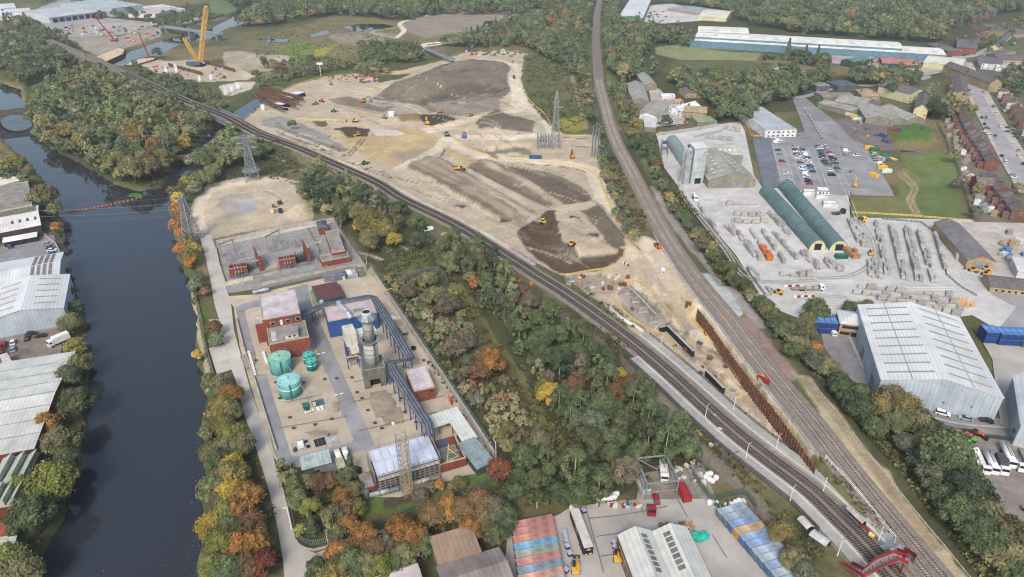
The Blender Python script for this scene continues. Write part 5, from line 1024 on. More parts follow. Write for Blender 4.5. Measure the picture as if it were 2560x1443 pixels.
# ------------------------------------------------------------------ pylons
def pylon(px,py,pyt,bw,arms,lab,rz=0,m=None,waist=.22,tip=True):
 x,y,z=GT(px,py);h=hgt(px,py,pyt,z);t=thing('pylon',lab,'pylon',(x,y,z-.2),rz);mb=MB();n=12
 def wd(k):f=k/n;return bw/2*((1-f)**1.35*(1-waist*.6)+waist*.6)if f<1 else bw/2*waist*.5
 zs=[h*(1-(1-k/n)**1.25)for k in range(n+1)]
 for k in range(n):
  a,b=wd(k),wd(k+1)if k<n-1 or not tip else .08
  for sx,sy,ex,ey in((-1,-1,1,-1),(1,-1,1,1),(1,1,-1,1),(-1,1,-1,-1)):
   mb.bar((sx*a,sy*a,zs[k]),(sx*b,sy*b,zs[k+1]),.22).bar((sx*a,sy*a,zs[k]),(ex*b,ey*b,zs[k+1]),.13).bar((ex*a,ey*a,zs[k]),(sx*b,sy*b,zs[k+1]),.13).bar((sx*b,sy*b,zs[k+1]),(ex*b,ey*b,zs[k+1]),.08)
 mb.build('tower',m or steel,t)
 for f,l in arms:
  mb=MB();za=h*f;w0=bw*.1
  for s in(-1,1):
   for q in(-w0,w0):mb.bar((s*w0,q,za),(s*l,0,za+.4),.2).bar((s*w0,q,za+1.5),(s*l,0,za+.4),.1)
   mb.bar((s*l,0,za+.4),(s*l,0,za-1.4),.12)
  mb.build('cross_arm',m or steel,t)
 for sx in(-1,1):
  for sy in(-1,1):MB().box(sx*bw/2-.6,sy*bw/2-.6,-.2,sx*bw/2+.6,sy*bw/2+.6,.5).build('footing',coping,t)
 return t,h
P1,h1=pylon(632,448,336,8.5,((.7,6.5),(.82,5.6),(.94,6.5)),'lattice pylon with a round white platform near the bare compound',R(20));MB().lathe([(5.4,h1*.2),(5.6,h1*.2+.3),(3.2,h1*.2+.3)],20).build('work_platform',steel,P1);
mb=MB()
for k in range(20):a=k*PI/10;mb.bar((5.4*math.cos(a),5.4*math.sin(a),h1*.2),(5.4*math.cos(a),5.4*math.sin(a),h1*.2+1.3),.06).bar((5.4*math.cos(a),5.4*math.sin(a),h1*.2+1.3),(5.4*math.cos(a+PI/10),5.4*math.sin(a+PI/10),h1*.2+1.3),.06)
mb.build('platform_rail',steel,P1)
P2,h2=pylon(482,600,487,7.5,((.6,4),(.75,4),(.9,3.4)),'lattice pylon among the orange trees on the right river bank',R(65));P3,h3=pylon(1388,372,226,6.5,((.8,2.6),),'slender lattice pylon in the rough grass by the haul road',R(10));bx=MB().box(-.6,-1.2,h3*.72,4.5,1.2,h3*.72+.2).build('signal_panel',steel,P3)
def wires(A,B,n,lab,sag=3,spread=4):
 t=thing('power_lines',lab,'power lines',tuple(A));B=Vector(B)-Vector(A)
 for i in range(n):
  mb=MB();d=Vector((-B.y,B.x,0)).normalized()*(((i%2)*2-1)*spread);zz=-(i//2)*3.2;pts=[B*(k/16)+d+Vector((0,0,zz-sag*4*(k/16)*(1-k/16)))for k in range(17)];mb.path(pts,.018,3);mb.build('wire',steel,t)
l1=Vector(P1.location);wires(l1+Vector((0,0,h1*.95)),Vector((*G(-300,300,25),45)),6,'thin wires running left from the pylon with the platform over the river');wires(Vector(P2.location)+Vector((0,0,h2*.9)),Vector((*G(-300,560,20),30)),6,'thin wires running left across the river from the bank side pylon');wires(l1+Vector((0,0,h1*.95)),Vector(P2.location)+Vector((0,0,h2*.9)),6,'thin wires between the two pylons nearest the river',2)
x,y,z=GT(1358,372);t=thing('sealing_end','grey cable sealing end frames at the foot of the slender pylon','gantry',(x,y,z),R(5));mb=MB()
for i in(-4,-1.3,1.3,4):
 for j in(-2,2):mb.bar((i,j,0),(i,j,11),.25)
for z2 in(5,8,11):
 for j in(-2,2):mb.bar((-4.5,j,z2),(4.5,j,z2),.25)
mb.build('frame',steel,t);mb=MB()
for i in(-4,-2,0,2,4):mb.bar((i,0,5),(i,0,10),.35,.15,n=6)
mb.build('insulator',steel_d,t)
x,y,z=GT(1487,388);t=thing('scaffold_guard','tall scaffold guard tower beside the right line','scaffold',(x,y,z),R(80));mb=MB();hh=hgt(1487,388,322,z)
for i in range(5):
 for j in range(3):mb.bar((-7+i*3.5,-2+j*2,0),(-7+i*3.5,-2+j*2,hh),.12)
for k in range(1,9):
 for j in range(3):mb.bar((-7,-2+j*2,hh*k/8),(7,-2+j*2,hh*k/8),.1)
 for i in range(4):mb.bar((-7+i*3.5,-2,hh*(k-1)/8),(-3.5+i*3.5,-2,hh*k/8),.08)
mb.build('tubes',steel,t);MB().box(-8,-3,0,8,-2.4,.8).build('ballast_block',coping,t)
x,y,z=GT(1660,385);t=thing('scaffold_guard','low scaffold guard of blue grey decks by the barrel roofed shed','scaffold',(x,y,z),R(80));mb=MB()
for i in range(6):
 for j in range(2):mb.bar((-9+i*3.6,-2+j*4,0),(-9+i*3.6,-2+j*4,9),.12)
for k in range(1,5):
 for j in range(2):mb.bar((-9,-2+j*4,2.2*k),(9,-2+j*4,2.2*k),.12)
mb.build('tubes',steel,t);MB().box(2,-2,6.6,9,2,6.8).build('deck',flat('deck_blue',70,88,116),t)
stn=flat('stained_concrete',120,108,94,var=.4,scale=.5,detail=10,rgb2=lin((160,148,130)))
for P in([(925,985),(965,978),(990,1010),(985,1040),(940,1048),(925,1010)],[(955,1020),(1000,1022),(1010,1060),(965,1068)],[(760,1085),(800,1078),(845,1082),(838,1090),(790,1092)],[(600,895),(636,880),(640,910),(618,930)],[(830,1010),(845,1008),(850,1030),(836,1034)],[(985,805),(1003,800),(1020,850),(1010,858)]):sheet('stained_patch',P,stn)
for a,b in(((715,1010),(808,990)),((880,1010),(1000,985)),((700,1075),(870,1045)),((895,1082),(1030,1052)),((1040,1010),(1110,994)),((1030,1050),(1095,1034)),((640,945),(668,940)),((885,960),(905,955))):
 A_,B__=Vector((*G(*a),0)),Vector((*G(*b),0));d=B__-A_;q=Vector((-d.y,d.x,0)).normalized()*.14;zz=Vector((0,0,.9));tag(MB().quad(*(tuple(p+zz)for p in(A_-q,B__-q,B__+q,A_+q))).build('drain_channel',flat('joint_dark',122,112,100)),kind='structure')
dm=MB().box(-.55,-.55,0,.55,.55,.06).mesh('drain_cover',flat('cover_dark',74,68,62))
for i,p in enumerate(((725,1048),(770,1030),(700,1000),(735,1075),(788,1066),(760,960),(812,952),(842,950),(880,948),(893,985),(905,1000),(920,1030),(938,1062),(955,1075),(1002,1000),(1012,1035),(1040,1060),(1005,762),(1000,860),(1020,905),(1060,905),(640,905),(690,960),(830,1052))):
 o=obj('drain_cover',dm);o.location=(*G(*p),.86);o.rotation_euler[2]=PA;tag(o,f'small dark drain cover in the power station paving, {ordn(i)} of the scatter','drain cover','drain covers in the power station')
# ------------------------------------------------------------------ vehicles
PAL={'w':('white',(222,224,226)),'g':('silver grey',(150,156,164)),'d':('dark grey',(78,84,92)),'k':('black',(36,38,42)),'b':('blue',(44,92,156)),'n':('navy',(42,56,92)),'r':('red',(150,30,44)),'t':('teal',(90,150,150)),'y':('yellow',(226,176,60)),'c':('light blue',(70,150,196)),'o':('orange',(214,110,44))}
def paintm(c):return flat('car_paint_'+PAL[c][0].replace(' ','_'),*PAL[c][1],rough=.3,var=.05,spec=.5)
tyre=flat('tyre_rubber',30,30,32,rough=.9)
def wheels(t,xs,ys,r,w=.24):
 for x in xs:
  for y in ys:MB().bar((x,y-w/2,r),(x,y+w/2,r),r,n=12).build('wheel',tyre,t)
def car_proto(kind):
 t=thing('car','x','car');m=paintm('w')
 if kind=='van':L,W,hb,hr,cab=5.0,1.95,1.15,2.0,[(-2.45,1.1),(-2.4,1.95),(1.0,2.0),(1.75,1.2),(2.4,1.05)]
 elif kind=='suv':L,W,hb,hr,cab=4.7,1.9,1.0,1.65,[(-2.3,1.0),(-2.05,1.62),(.6,1.66),(1.25,1.02)]
 else:L,W,hb,hr,cab=4.4,1.78,.88,1.42,[(-1.95,.86),(-1.3,1.4),(.35,1.44),(1.15,.9)]
 k=L/4.4;lo=[(-2.2*k,.32),(-2.2*k,hb*.85),(-1.9*k,hb),(1.1*k,hb),(2.0*k,hb*.82),(2.2*k,hb*.6),(2.2*k,.32)]
 MB().extr(lo,-W/2,W/2,'y').build('body',m,t)
 g=MB();q=W/2-.1;n=len(cab);g.v=[(x,s*(q-(.12 if z>hb+.2 else 0)),z)for s in(-1,1)for x,z in cab];g._f([tuple(range(n)),tuple(range(2*n-1,n-1,-1))]+[(i+1,i,n+i,n+i+1)for i in range(n-1)]);g.build('windows',darkglass,t)
 r=[p for p in cab if p[1]>hr*.92];x0,x1=r[0][0],r[-1][0];MB().box(x0+.05,-W/2+.2,hr*.98,x1-.02,W/2-.2,hr+.04).build('roof',m,t)
 if kind=='van':MB().box(-2.42,-W/2+.06,1.1,.6,W/2-.06,2.02).build('load_bay',m,t)
 wheels(t,(-1.35*k,1.4*k),(-W/2+.1,W/2-.1),.33)
 for s in(-1,1):MB().box(2.17*k,s*W*.32-.18,hb*.6,2.22*k,s*W*.32+.18,hb*.76).build('headlight',white,t)
 return t
CARS={}
def car(x,y,rz,c,lab,kind='car',grp=None,z=.32):
 nm={'car':'car','suv':'car','van':'van'}[kind]
 if kind not in CARS:t=CARS[kind]=car_proto(kind);t.location=(x,y,z);t.rotation_euler[2]=rz;t['label']=lab
 else:t=dup(CARS[kind],(x,y,z),rz,lab)
 t.name={'car':'parked_car','suv':'parked_car','van':'parked_van'}[kind];t['category']=nm
 if grp:t['group']=grp
 elif 'group' in t:del t['group']
 for o in t.children:
  if o.name.split('.')[0]in('body','roof','load_bay'):paint(o,paintm(c))
 return t
def carp(px,py,c,lab,d=None,kind='car',grp=None,rz=0):
 x,y=G(px,py)
 if d:x2,y2=G(*d);rz=math.atan2(y2-y,x2-x)
 return car(x,y,rz,c,lab,kind,grp)
CPA=math.atan2(G(2165,370)[1]-G(1925,362)[1],G(2165,370)[0]-G(1925,362)[0])
COLS=[('column along the laydown pad','115,215k 160,305t 200,440r 290,690w 335,815w 375,880g'),('second column','420,140g 465,165w 470,205d 480,245w 490,300d 505,335w 515,375w 560,465d 600,530w 590,580w 650,650w 670,695wv 680,755w 710,800d 730,845k 740,890r'),('third column','590,150g 610,190g 640,220d 655,245w 665,285g 680,315wv 695,375b 700,410w 730,450w 745,490w 760,535d 785,580c 805,645k'),('fourth column','905,140k 930,160d 950,185w 960,230n 985,275d 990,300d 1000,335d 1010,365k 1025,395w 1040,420k 1055,445d 1060,470d 1110,510dv 1150,620w 1190,720kv'),('fifth column','1040,135w 1080,165g 1120,215g 1130,262r 1170,310w 1180,355k 1220,400k 1220,440g 1270,480k 1275,545g 1305,590d 1335,655g'),('short sixth column','1390,185g 1480,235wv 1495,315g'),('bay by the hatched strip','1675,320w'),('column by the containers','2005,300gv 2025,360g 2070,405g 2110,470w 2160,490wv 2200,520g'),('line by the modular building','70,30wv 85,60wv 150,30w 180,20w')]
for nm,s in COLS:
 L=s.split()
 for i,e in enumerate(L):
  X,Yy=e.split(',');kind='van' if e.endswith('v')else('suv' if i%4==2 else 'car');Yy=Yy.rstrip('v');c=Yy[-1];Yy=float(Yy[:-1])
  carp(1930+float(X)/8,350+Yy/8+1,c,f'{PAL[c][0]} {"van" if kind == "van" else "car"}, {ORD[i]} from the top of the {nm}, car park',kind=kind,grp='cars in the tarmac car park',rz=CPA+(PI if i%3==0 else 0))
mb=MB()
def gl(a,b,w=.16):
 A,B=Vector((*G(*a),0)),Vector((*G(*b),0));d=(B-A);q=Vector((-d.y,d.x,0)).normalized()*w/2;z=Vector((0,0,.82));mb.quad(*(tuple(p+z)for p in(A-q,B-q,B+q,A+q)))
for a,b in(((1930,366),(1958,465)),((1957,370),(1988,466)),((1971,370),(2006,464)),((1994,368),(2030,462)),((2018,371),(2053,466)),((2033,371),(2068,470)),((2067,370),(2122,468)),((2079,372),(2108,395)),((2094,372),(2103,392)),((2142,374),(2153,395)),((2155,374),(2192,425)),((2050,420),(2070,478)),((2095,440),(2108,480))):gl(a,b)
for(a0,a1),(b0,b1)in((((1932,372),(1958,462)),((1956,372),(1985,462))),(((1973,372),(2005,460)),((1993,370),(2026,460))),(((2036,372),(2075,468)),((2066,372),(2118,466))),(((2036,306),(2060,350)),((2050,306),(2078,350))),(((2068,306),(2096,350)),((2080,306),(2120,352)))):
 for k in range(22):
  f=k/21;gl((a0[0]+(a1[0]-a0[0])*f,a0[1]+(a1[1]-a0[1])*f),(b0[0]+(b1[0]-b0[0])*f,b0[1]+(b1[1]-b0[1])*f))
for k in range(10):gl((525+k*2.6,880+k*5.6),(556+k*2.2,876+k*5),.14)
mb.build('bay_lines',paint_w)['kind']='structure'
for px,py,c,d,kind,lab in((2355,1038,'w',(2375,1043),'suv','white car parked against the pale blue warehouse wall'),(2412,1050,'g',(2392,1046),'car','silver grey car between the white and the black car by the warehouse wall'),(2464,1056,'k',(2444,1051),'car','black car parked at the right end of the pale blue warehouse wall'),(2080,836,'w',(2072,824),'van','long white van beside the blue container stack'),(2087,822,'r',(2081,812),'car','red car by the peach brick office'),(2157,864,'d',(2157,854),'van','dark pickup at the foot of the big warehouse'),(121,613,'g',(130,612),'car','silver grey car, farthest in the row of five by the river wall'),(127,622,'d',(137,621),'car','dark grey car, second in the row of five by the river wall'),(131,629,'w',(141,628),'car','white car in the middle of the row of five by the river wall'),(135,637,'b',(145,635),'car','blue car, fourth in the row of five by the river wall'),(138,645,'n',(149,643),'car','navy car nearest in the row of five by the river wall'),(26,620,'d',(25,610),'suv','dark grey car in front of the white canopy'),(34,860,'w',(35,852),'car','white car with a dark roof in the muddy lorry yard'),(34,877,'g',(34,868),'car','silver grey car in the muddy lorry yard'),(10,865,'r',(10,856),'suv','red car at the left edge of the lorry yard'),(70,850,'k',(73,841),'car','black car nearest the white gable wall in the lorry yard'),(80,838,'k',(92,836),'car','black car by the foot of the big white shed'),(103,844,'k',(92,845),'car','dark car behind the white box van'),(1640,1252,'r',(1637,1238),'car','red car under the open steel frame in the container depot'),(1072,578,'w',(1062,580),'van','white van at the edge of the railway access track'),(1655,682,'w',(1650,672),'van','white van on the haul road above the sheet piles'),(1236,199,'w',(1228,200),'suv','white pickup on the dark spoil heap'),(1420,957,'k',(1421,968),'car','dark car among the trees by the wood path')):carp(px,py,c,lab,d,kind)
rnd=random.Random(11);STR=[(2366,125),(2405,158),(2430,205),(2460,262),(2495,330),(2535,400)]
SC='2431,170w 2433,185w 2436,197w 2441,206b 2437,213k 2457,232g 2483,270cv 2489,286w 2500,318w 2518,332d 2545,380g 2545,392w 2557,413k 2453,297k 2464,297d 2460,313k 2467,323d 2472,338w 2487,343d 2503,393k 2512,403w 2513,408w 2532,441g 2537,448w 2404,189w 2406,205w 2413,222w 2422,228k 2330,215w 2322,225wv 2345,212g 2475,380n 2462,333w 2520,322k 2530,325g 2535,338k 2500,255k 2503,262g 2510,280w 2540,345d'
for i,e in enumerate(SC.split()):
 X,q=e.split(',');kind='van' if q.endswith('v')else 'car';q=q.rstrip('v');c=q[-1];X,Yv=float(X),float(q[:-1]);x,y=G(X,Yv);j=min(range(6),key=lambda k:(STR[k][0]-X)**2+(STR[k][1]-Yv)**2);j=min(j,4);a,b=G(*STR[j]),G(*STR[j+1]);rz=math.atan2(b[1]-a[1],b[0]-a[0])
 if Yv>315 and(X>2515 or X<2478)and X not in(2545,2557):rz+=PI/2
 car(x,y,rz+(PI if i%2 else 0),c,f'{PAL[c][0]} {"van" if kind == "van" else "car"} on the terraced street, {ordn(sum(1 for k2, e2 in enumerate(SC.split()) if e2.split(",")[1].rstrip("v")[-1] == c and (float(e2.split(",")[1].rstrip("v")[:-1]), k2) < (Yv, i)))} from the junction',kind,'cars on the terraced street',.62)
FV=sorted((0,rnd.uniform(165,262),rnd.uniform(66,92))if i<30 else(1,rnd.uniform(62,100),rnd.uniform(44,62))for i in range(46))
for i in range(46):
 px,py=FV[i][1:];c=rnd.choice('wgbdrnykw');
 carp(px,py,c,f'{PAL[c][0]} vehicle {"below" if i < 30 else "left of"} the arched hangar, {ordn(i if i < 30 else i-30)} from the left in the jumble',None,rnd.choice(('car','van')),'vehicles crowded in the far yard',rnd.uniform(0,3))
GV=sorted((rnd.uniform(1612,1665),rnd.uniform(30,58))for _ in range(16))
for i in range(16):c=rnd.choice('wwgkdr');carp(*GV[i],c,f'{PAL[c][0]} vehicle right of the green walled warehouse, {ordn(i)} from the left there',None,rnd.choice(('car','van')),'vehicles by the green walled warehouse',rnd.uniform(0,3))
for i in range(9):c='wrgwdwgwr'[i];carp(1640+i*9,315-(i%3)*4,c,f'{PAL[c][0]} car, {ORD[i]} from the left in the farm yard behind the block wall',None,'car','cars in the farm yard',.2*i)
# ------------------------------------------------------------------ lorries
def lorry(px,py,d,lab,cabc='w',body='flat',bl=7.0,bodym=None,tail=None,name='lorry'):
 x,y=G(px,py);x2,y2=G(*d);t=thing(name,lab,'lorry',(x,y,.3),math.atan2(y2-y,x2-x));m=paintm(cabc)
 MB().extr([(-1.9,.9),(-1.9,2.9),(-1.4,3.1),(-.2,3.0),(0,2.0),(0,.5),(-1.9,.5)],-1.2,1.2,'y').build('cab',m,t);MB().extr([(-.17,2.9),(.05,2.05),(.02,2.0),(-.22,2.85)],-1.1,1.1,'y').build('windscreen',darkglass,t)
 for s in(-1.22,1.2):MB().box(-1.3,s,1.9,-.4,s+.02,2.6).build('window',darkglass,t)
 MB().box(-2-bl,-.5,.7,-1.9,.5,1.0).build('chassis',steel_d,t);wheels(t,(-1.2,-bl*.75,-bl*.75-1.3),(-1.05,1.05),.5,.35);b=bodym or white;x0,x1=-2.1-bl,-2.1
 if body=='box':MB().box(x0,-1.25,1.05,x1,1.25,3.7).build('box_body',b,t);MB().box(x0-.05,-1.1,1.1,x0,1.1,3.6).build('rear_door',steel,t)
 elif body=='flat':MB().box(x0,-1.25,1.0,x1,1.25,1.2).build('bed',b,t);MB().box(x1-.15,-1.25,1.2,x1,1.25,2.2).build('headboard',steel_d,t)
 elif body=='tip':MB().box(x0,-1.25,1.0,x1,1.25,1.2).box(x0,-1.25,1.2,x1,-1.15,2.4).box(x0,1.15,1.2,x1,1.25,2.4).box(x1-.1,-1.15,1.2,x1,1.15,2.6).box(x0,-1.15,1.2,x0+.1,1.15,2.3).build('tipper_body',b,t)
 elif body=='tank':MB().bar((x0,0,2.2),(x1,0,2.2),1.2,n=16).build('tank',b,t,True);MB().box(x0+.3,-.35,3.25,x1-.3,-.15,3.5).box(x0+.3,.15,3.25,x1-.3,.35,3.5).build('walkway',steel_d,t)
 elif body=='mixer':MB().bar((x0,0,3.0),(x0+bl*.45,0,2.6),.6,1.25,n=14).bar((x0+bl*.45,0,2.6),(x1,0,2.2),1.25,.6,n=14).build('drum',b,t,True);MB().extr([(x0-.6,1.4),(x0,2.4),(x0+.2,2.4),(x0-.3,1.3)],-.4,.4,'y').build('chute',steel,t)
 return t
gb=flat('lorry_bed_timber',150,136,112);conc_p=cblk
lorry(123,872,(130,869),'white box van with its luton body pointing left in the lorry yard','w','box',6).rotation_euler[2]+=PI
lorry(15,902,(5,884),'white articulated lorry nose up at the left edge of the lorry yard','w','box',10.5,flat('trailer_top',200,198,190));lorry(-4,880,(-8,870),'red tipper lorry at the left edge of the lorry yard','r','tip',5,red)
t=lorry(2057,727,(2066,727),'white flatbed artic loaded with concrete in the white yard','w','flat',12.5,gb);MB().box(-8.5,-1,1.2,-5.5,1,1.8).box(-5,-1,1.2,-2.6,1,2).build('load',cblk,t)
lorry(1740,506,(1745,514),'white concrete mixer lorry by the hedge of the white yard','w','mixer',5.5);lorry(2163,556,(2174,556),'yellow cabbed tipper lorry by the block stacks','y','tip',5.5,flat('tipper_brown',90,74,64))
for(a,b),body,lab,bl,mm in(((2462,1192),'flat','white curtain lorry nearest the big tree in the bin yard',10,white),((2484,1192),'tank','white tank lorry, second from the big tree in the bin yard',6.5,white),((2508,1194),'box','small black bodied tipper with a white cab in the bin yard',5,steel_d),((2527,1176),'tank','white tanker with a ring hose between the black tipper and the grey flatbed',8,white),((2553,1186),'tip','grey sided flatbed at the right edge of the bin yard',8,felt_g)):lorry(a,b,(a+5,b+11),lab,'w',body,bl,mm)
lorry(1628,1296,(1629,1310),'red lorry cab parked behind the double gabled warehouse','r','flat',2,steel_d);lorry(1660,1212,(1661,1224),'white flatbed lorry under the open steel frame','w','tip',6,white);lorry(1463,287,(1455,290),'white lorry with a blue body on the dirt track by the right line','w','box',6,bluec);lorry(2110,535,(2118,534),'dark green lorry with a red crane by the white cabins','k','flat',6,steel_d)
lorry(898,206,(888,205),'grey flatbed lorry beside the pile of rubble on the works','g','flat',6,felt_g);lorry(1285,196,(1286,186),'red and black dump truck on the haul road by the dark heap','r','tip',5,steel_d)
lorry(1118,168,(1126,163),'red lorry on the yellow edged ramp near the grey bridge','r','flat',6,steel_d);lorry(2535,112,(2540,104),'white lorry at the top of the terraced street','w','box',5)
o,a,L,W=rectw((1460.7,1372.4),(1479.8,1369),(1447,1286),4.0);L=2.55;W=13.6;t=thing('curtain_trailer','black curtain sided trailer with a grey roof beside the red containers','trailer',(o.x,o.y,.3),a)
MB().box(0,0,1.1,L,W,3.9).build('curtain_sides',flat('curtain_black',40,44,50,rough=.6),t);MB().box(-.03,-.03,3.9,L+.03,W+.03,4).build('roof',flat('trailer_roof',188,184,176,var=.15),t);MB().box(.1,-.06,1.2,L-.1,-.01,3.8).build('rear_door',blackm,t);MB().box(.6,.2,.8,L-.6,W-.2,1.1).build('chassis',steel_d,t)
for y in(1.6,2.9,4.2):
 for x in(.25,L-.25):MB().bar((x-.18,y,.5),(x+.18,y,.5),.5,n=12).build('wheel',tyre,t)
for x in(.4,L-.4):MB().box(x-.1,W-3,0,x+.1,W-2.8,1).build('landing_leg',steel_d,t)
og=flat('emblem_orange',240,160,40);MB().prism([(0,0),(.9,0),(.45,.5)],0,.02).build('emblem',og,t);e=[c for c in t.children if c.name.startswith('emblem')][-1];e.rotation_euler=(PI/2,0,0);e.location=(.85,-.07,3.15)
MB().box(.6,-.09,2.95,L-.6,-.06,3.05).build('lettering_strip',white,t);MB().box(.25,-.09,1.3,.85,-.06,1.6).box(1.4,-.09,1.35,2.2,-.06,1.65).build('rear_plate',flat('plate_cream',214,204,170),t)
MB().extr([(6,2.2),(8.2,3.6),(7.2,2.2)],-.03,-.005,'x').build('side_emblem',og,t)
# ------------------------------------------------------------------ earthmoving plant
mus=flat('plant_yellow',214,164,66,rough=.5,var=.15);track=flat('track_black',46,44,42,rough=.9)
def excav(px,py,d,lab,m=mus,arm=None,s=1.0,col=None):
 x,y,z=GT(px,py);x2,y2=G(*d);t=thing('excavator',lab,'excavator',(x,y,z+.05),math.atan2(y2-y,x2-x));t.scale=(s,s,s)
 for q in(-1.25,1.25):MB().extr([(-2.2,.2),(-1.9,0),(1.9,0),(2.2,.2),(2.2,.7),(1.9,.95),(-1.9,.95),(-2.2,.7)],q-.35,q+.35,'y').build('crawler_track',track,t)
 MB().box(-2.6,-1.4,1.05,1.3,1.4,2.2).box(-2.6,-1.4,2.2,-.8,1.4,2.7).build('body',m,t);MB().extr([(-.3,2.2),(-.2,3.2),(1.1,3.2),(1.4,2.2)],.3,1.35,'y').build('cab',darkglass,t);am=arm or m
 mb=MB();mb.path([(1,-.3,1.9),(3.6,-.3,4.8),(6.2,-.3,4.3)],.32,4).bar((6.2,-.3,4.4),(7,-.3,1.5),.25);mb.build('boom',am,t);MB().extr([(6.6,1.6),(7.5,1.5),(7.6,.7),(6.9,.2),(6.2,.8)],-.9,.3,'y').build('bucket',steel_d,t)
 return t
def dozer(px,py,d,lab,roller=False,m=mus):
 x,y,z=GT(px,py);x2,y2=G(*d);t=thing('roller' if roller else 'bulldozer',lab,'roller' if roller else 'bulldozer',(x,y,z+.05),math.atan2(y2-y,x2-x))
 if roller:
  MB().bar((2,-1.1,.75),(2,1.1,.75),.78,n=16).build('drum',steel_d,t);wheels(t,(-1.2,),(-.9,.9),.75,.5);MB().box(.9,-1.3,.6,3,-1.15,.9).box(.9,1.15,.6,3,1.3,.9).build('yoke',m,t)
 else:
  for q in(-1.1,1.1):MB().extr([(-1.9,.2),(-1.6,0),(1.6,0),(1.9,.2),(1.9,.7),(1.4,1.1),(-1.5,1.1),(-1.9,.7)],q-.3,q+.3,'y').build('crawler_track',track,t)
  MB().extr([(2.6,.1),(2.9,.1),(2.75,1.3),(2.6,1.3)],-1.9,1.9,'y').build('blade',m,t);MB().bar((2.6,-1,.6),(0,-1.1,.6),.14).bar((2.6,1,.6),(0,1.1,.6),.14).build('push_arm',m,t)
 MB().box(-1.9,-.75,.9,1.4,.75,1.8).build('engine_hood',m,t);MB().box(-1.2,-.8,1.8,.3,.8,2.9).build('cab',darkglass,t);MB().box(-1.3,-.9,2.9,.4,.9,3.05).build('roof',m,t)
def dumper(px,py,d,lab,bc=None):
 x,y,z=GT(px,py);x2,y2=G(*d);t=thing('dump_truck',lab,'dump truck',(x,y,z+.05),math.atan2(y2-y,x2-x))
 MB().extr([(2,1.2),(2,2.1),(4.2,1.9),(4.8,1.2)],-1.1,1.1,'y').build('bonnet',mus,t);MB().box(1,-.9,1.2,2.2,.9,3.2).build('cab',darkglass,t);MB().box(.9,-1,3.2,2.3,1,3.32).build('cab_roof',mus,t)
 MB().extr([(-4.6,1.9),(-3.6,1.3),(.2,1.5),(.8,2.9),(-4.8,2.7)],-1.45,1.45,'y').build('skip',bc or mus,t);MB().box(-4.3,-1.1,2.6,.3,1.1,2.86).build('load',flat('dark_earth',84,74,64),t);wheels(t,(3.2,-1.4,-3.2),(-1.2,1.2),.85,.6)
def telehandler(px,py,d,lab,m=mus):
 x,y,z=GT(px,py);x2,y2=G(*d);t=thing('loader',lab,'loader',(x,y,z+.25),math.atan2(y2-y,x2-x));MB().box(-2.2,-1,.7,1.2,1,1.5).build('body',m,t);MB().box(-.7,.1,1.5,.7,.95,2.5).build('cab',darkglass,t);MB().bar((-2,-.3,1.9),(3,-.3,1.1),.2).build('boom',m,t);MB().extr([(2.9,1.3),(3.7,.9),(3.6,.3),(3,.4)],-1.1,.9,'y').build('bucket',steel_d,t);wheels(t,(-1.5,1.3),(-.95,.95),.6,.4)
excav(908,256,(922,255),'orange excavator with a black arm on the grey hardstanding',flat('excavator_orange',206,120,50),steel_d);excav(888,305,(870,306),'yellow excavator with its arm to the left on pale earth');excav(1068,311,(1058,297),'yellow excavator digging into the brown heap');excav(1101,282,(1090,289),'small pale bladed excavator below the dark slope',s=.8);excav(1628,980,(1622,962),'yellow mini excavator half hidden by trees beside the dirt track',s=.7)
excav(560,195,(552,198),'small yellow excavator by the rusty girders near the crane',s=.8);excav(1431,395,(1424,378),'orange piling rig beside the scaffold guard',flat('excavator_orange',206,120,50),steel_d)
dozer(895,340,(885,343),'yellow bulldozer on the dark brown heap');dozer(1430,614,(1444,616),'yellow bulldozer on the raised platform at the dark pile');dozer(1359,560,(1366,566),'yellow roller on the raised platform',True);dozer(1176,291,(1186,288),'yellow roller on the edge of the haul road',True);dozer(1160,338,(1159,330),'yellow bulldozer behind the blue tarpaulin')
dumper(1117,339,(1112,327),'dump truck with a grey load at the bend of the yellow barriers',steel);dumper(1147,426,(1156,430),'yellow dump truck driving across the stripped ground');telehandler(827,212,(834,216),'yellow loader by the rubble stacks');telehandler(790,262,(782,264),'orange loader near the black abutments',flat('excavator_orange',206,120,50));telehandler(804,255,(812,257),'orange loader behind another loader near the black abutments',orange);telehandler(835,281,(845,281),'green machine on pale earth',dgreen);telehandler(912,412,(922,409),'green generator set beside the left line',dgreen);telehandler(960,296,(968,299),'yellow and black loader by the white cube',mus);telehandler(1645,620,(1636,622),'orange loader near the end of the yellow barriers',orange)
for a,b,d,lab in((1439,1424,(1439,1412),'yellow forklift in front of the red containers'),(2176,638,(2176,630),'yellow forklift between the block rows'),(1945,735,(1938,733),'dark forklift by the trees of the white yard'),(1543,1395,(1543,1384),'forklift by the brick wall of the double gabled warehouse')):
 telehandler(a,b,d,lab)
for i,p in enumerate(((2430,680),(2462,690),(2462,676))):telehandler(*p,(p[0]-8,p[1]-2),f'yellow loader, {ORD[i]} from the left in front of the grey shuttered shed')
t=thing('cherry_picker','yellow cherry picker with a raised boom on the tarmac','cherry picker',(*G(2137,468),.6),1.2);MB().box(-1.6,-1.1,.5,1.6,1.1,1.6).build('chassis',mus,t);wheels(t,(-1.1,1.1),(-1,1),.5,.35);MB().path([(0,0,1.6),(6,0,4),(12,3,5)],.25,4).build('boom',mus,t);MB().box(11.4,2.3,4.6,12.8,3.9,5.6).build('basket',steel_d,t)
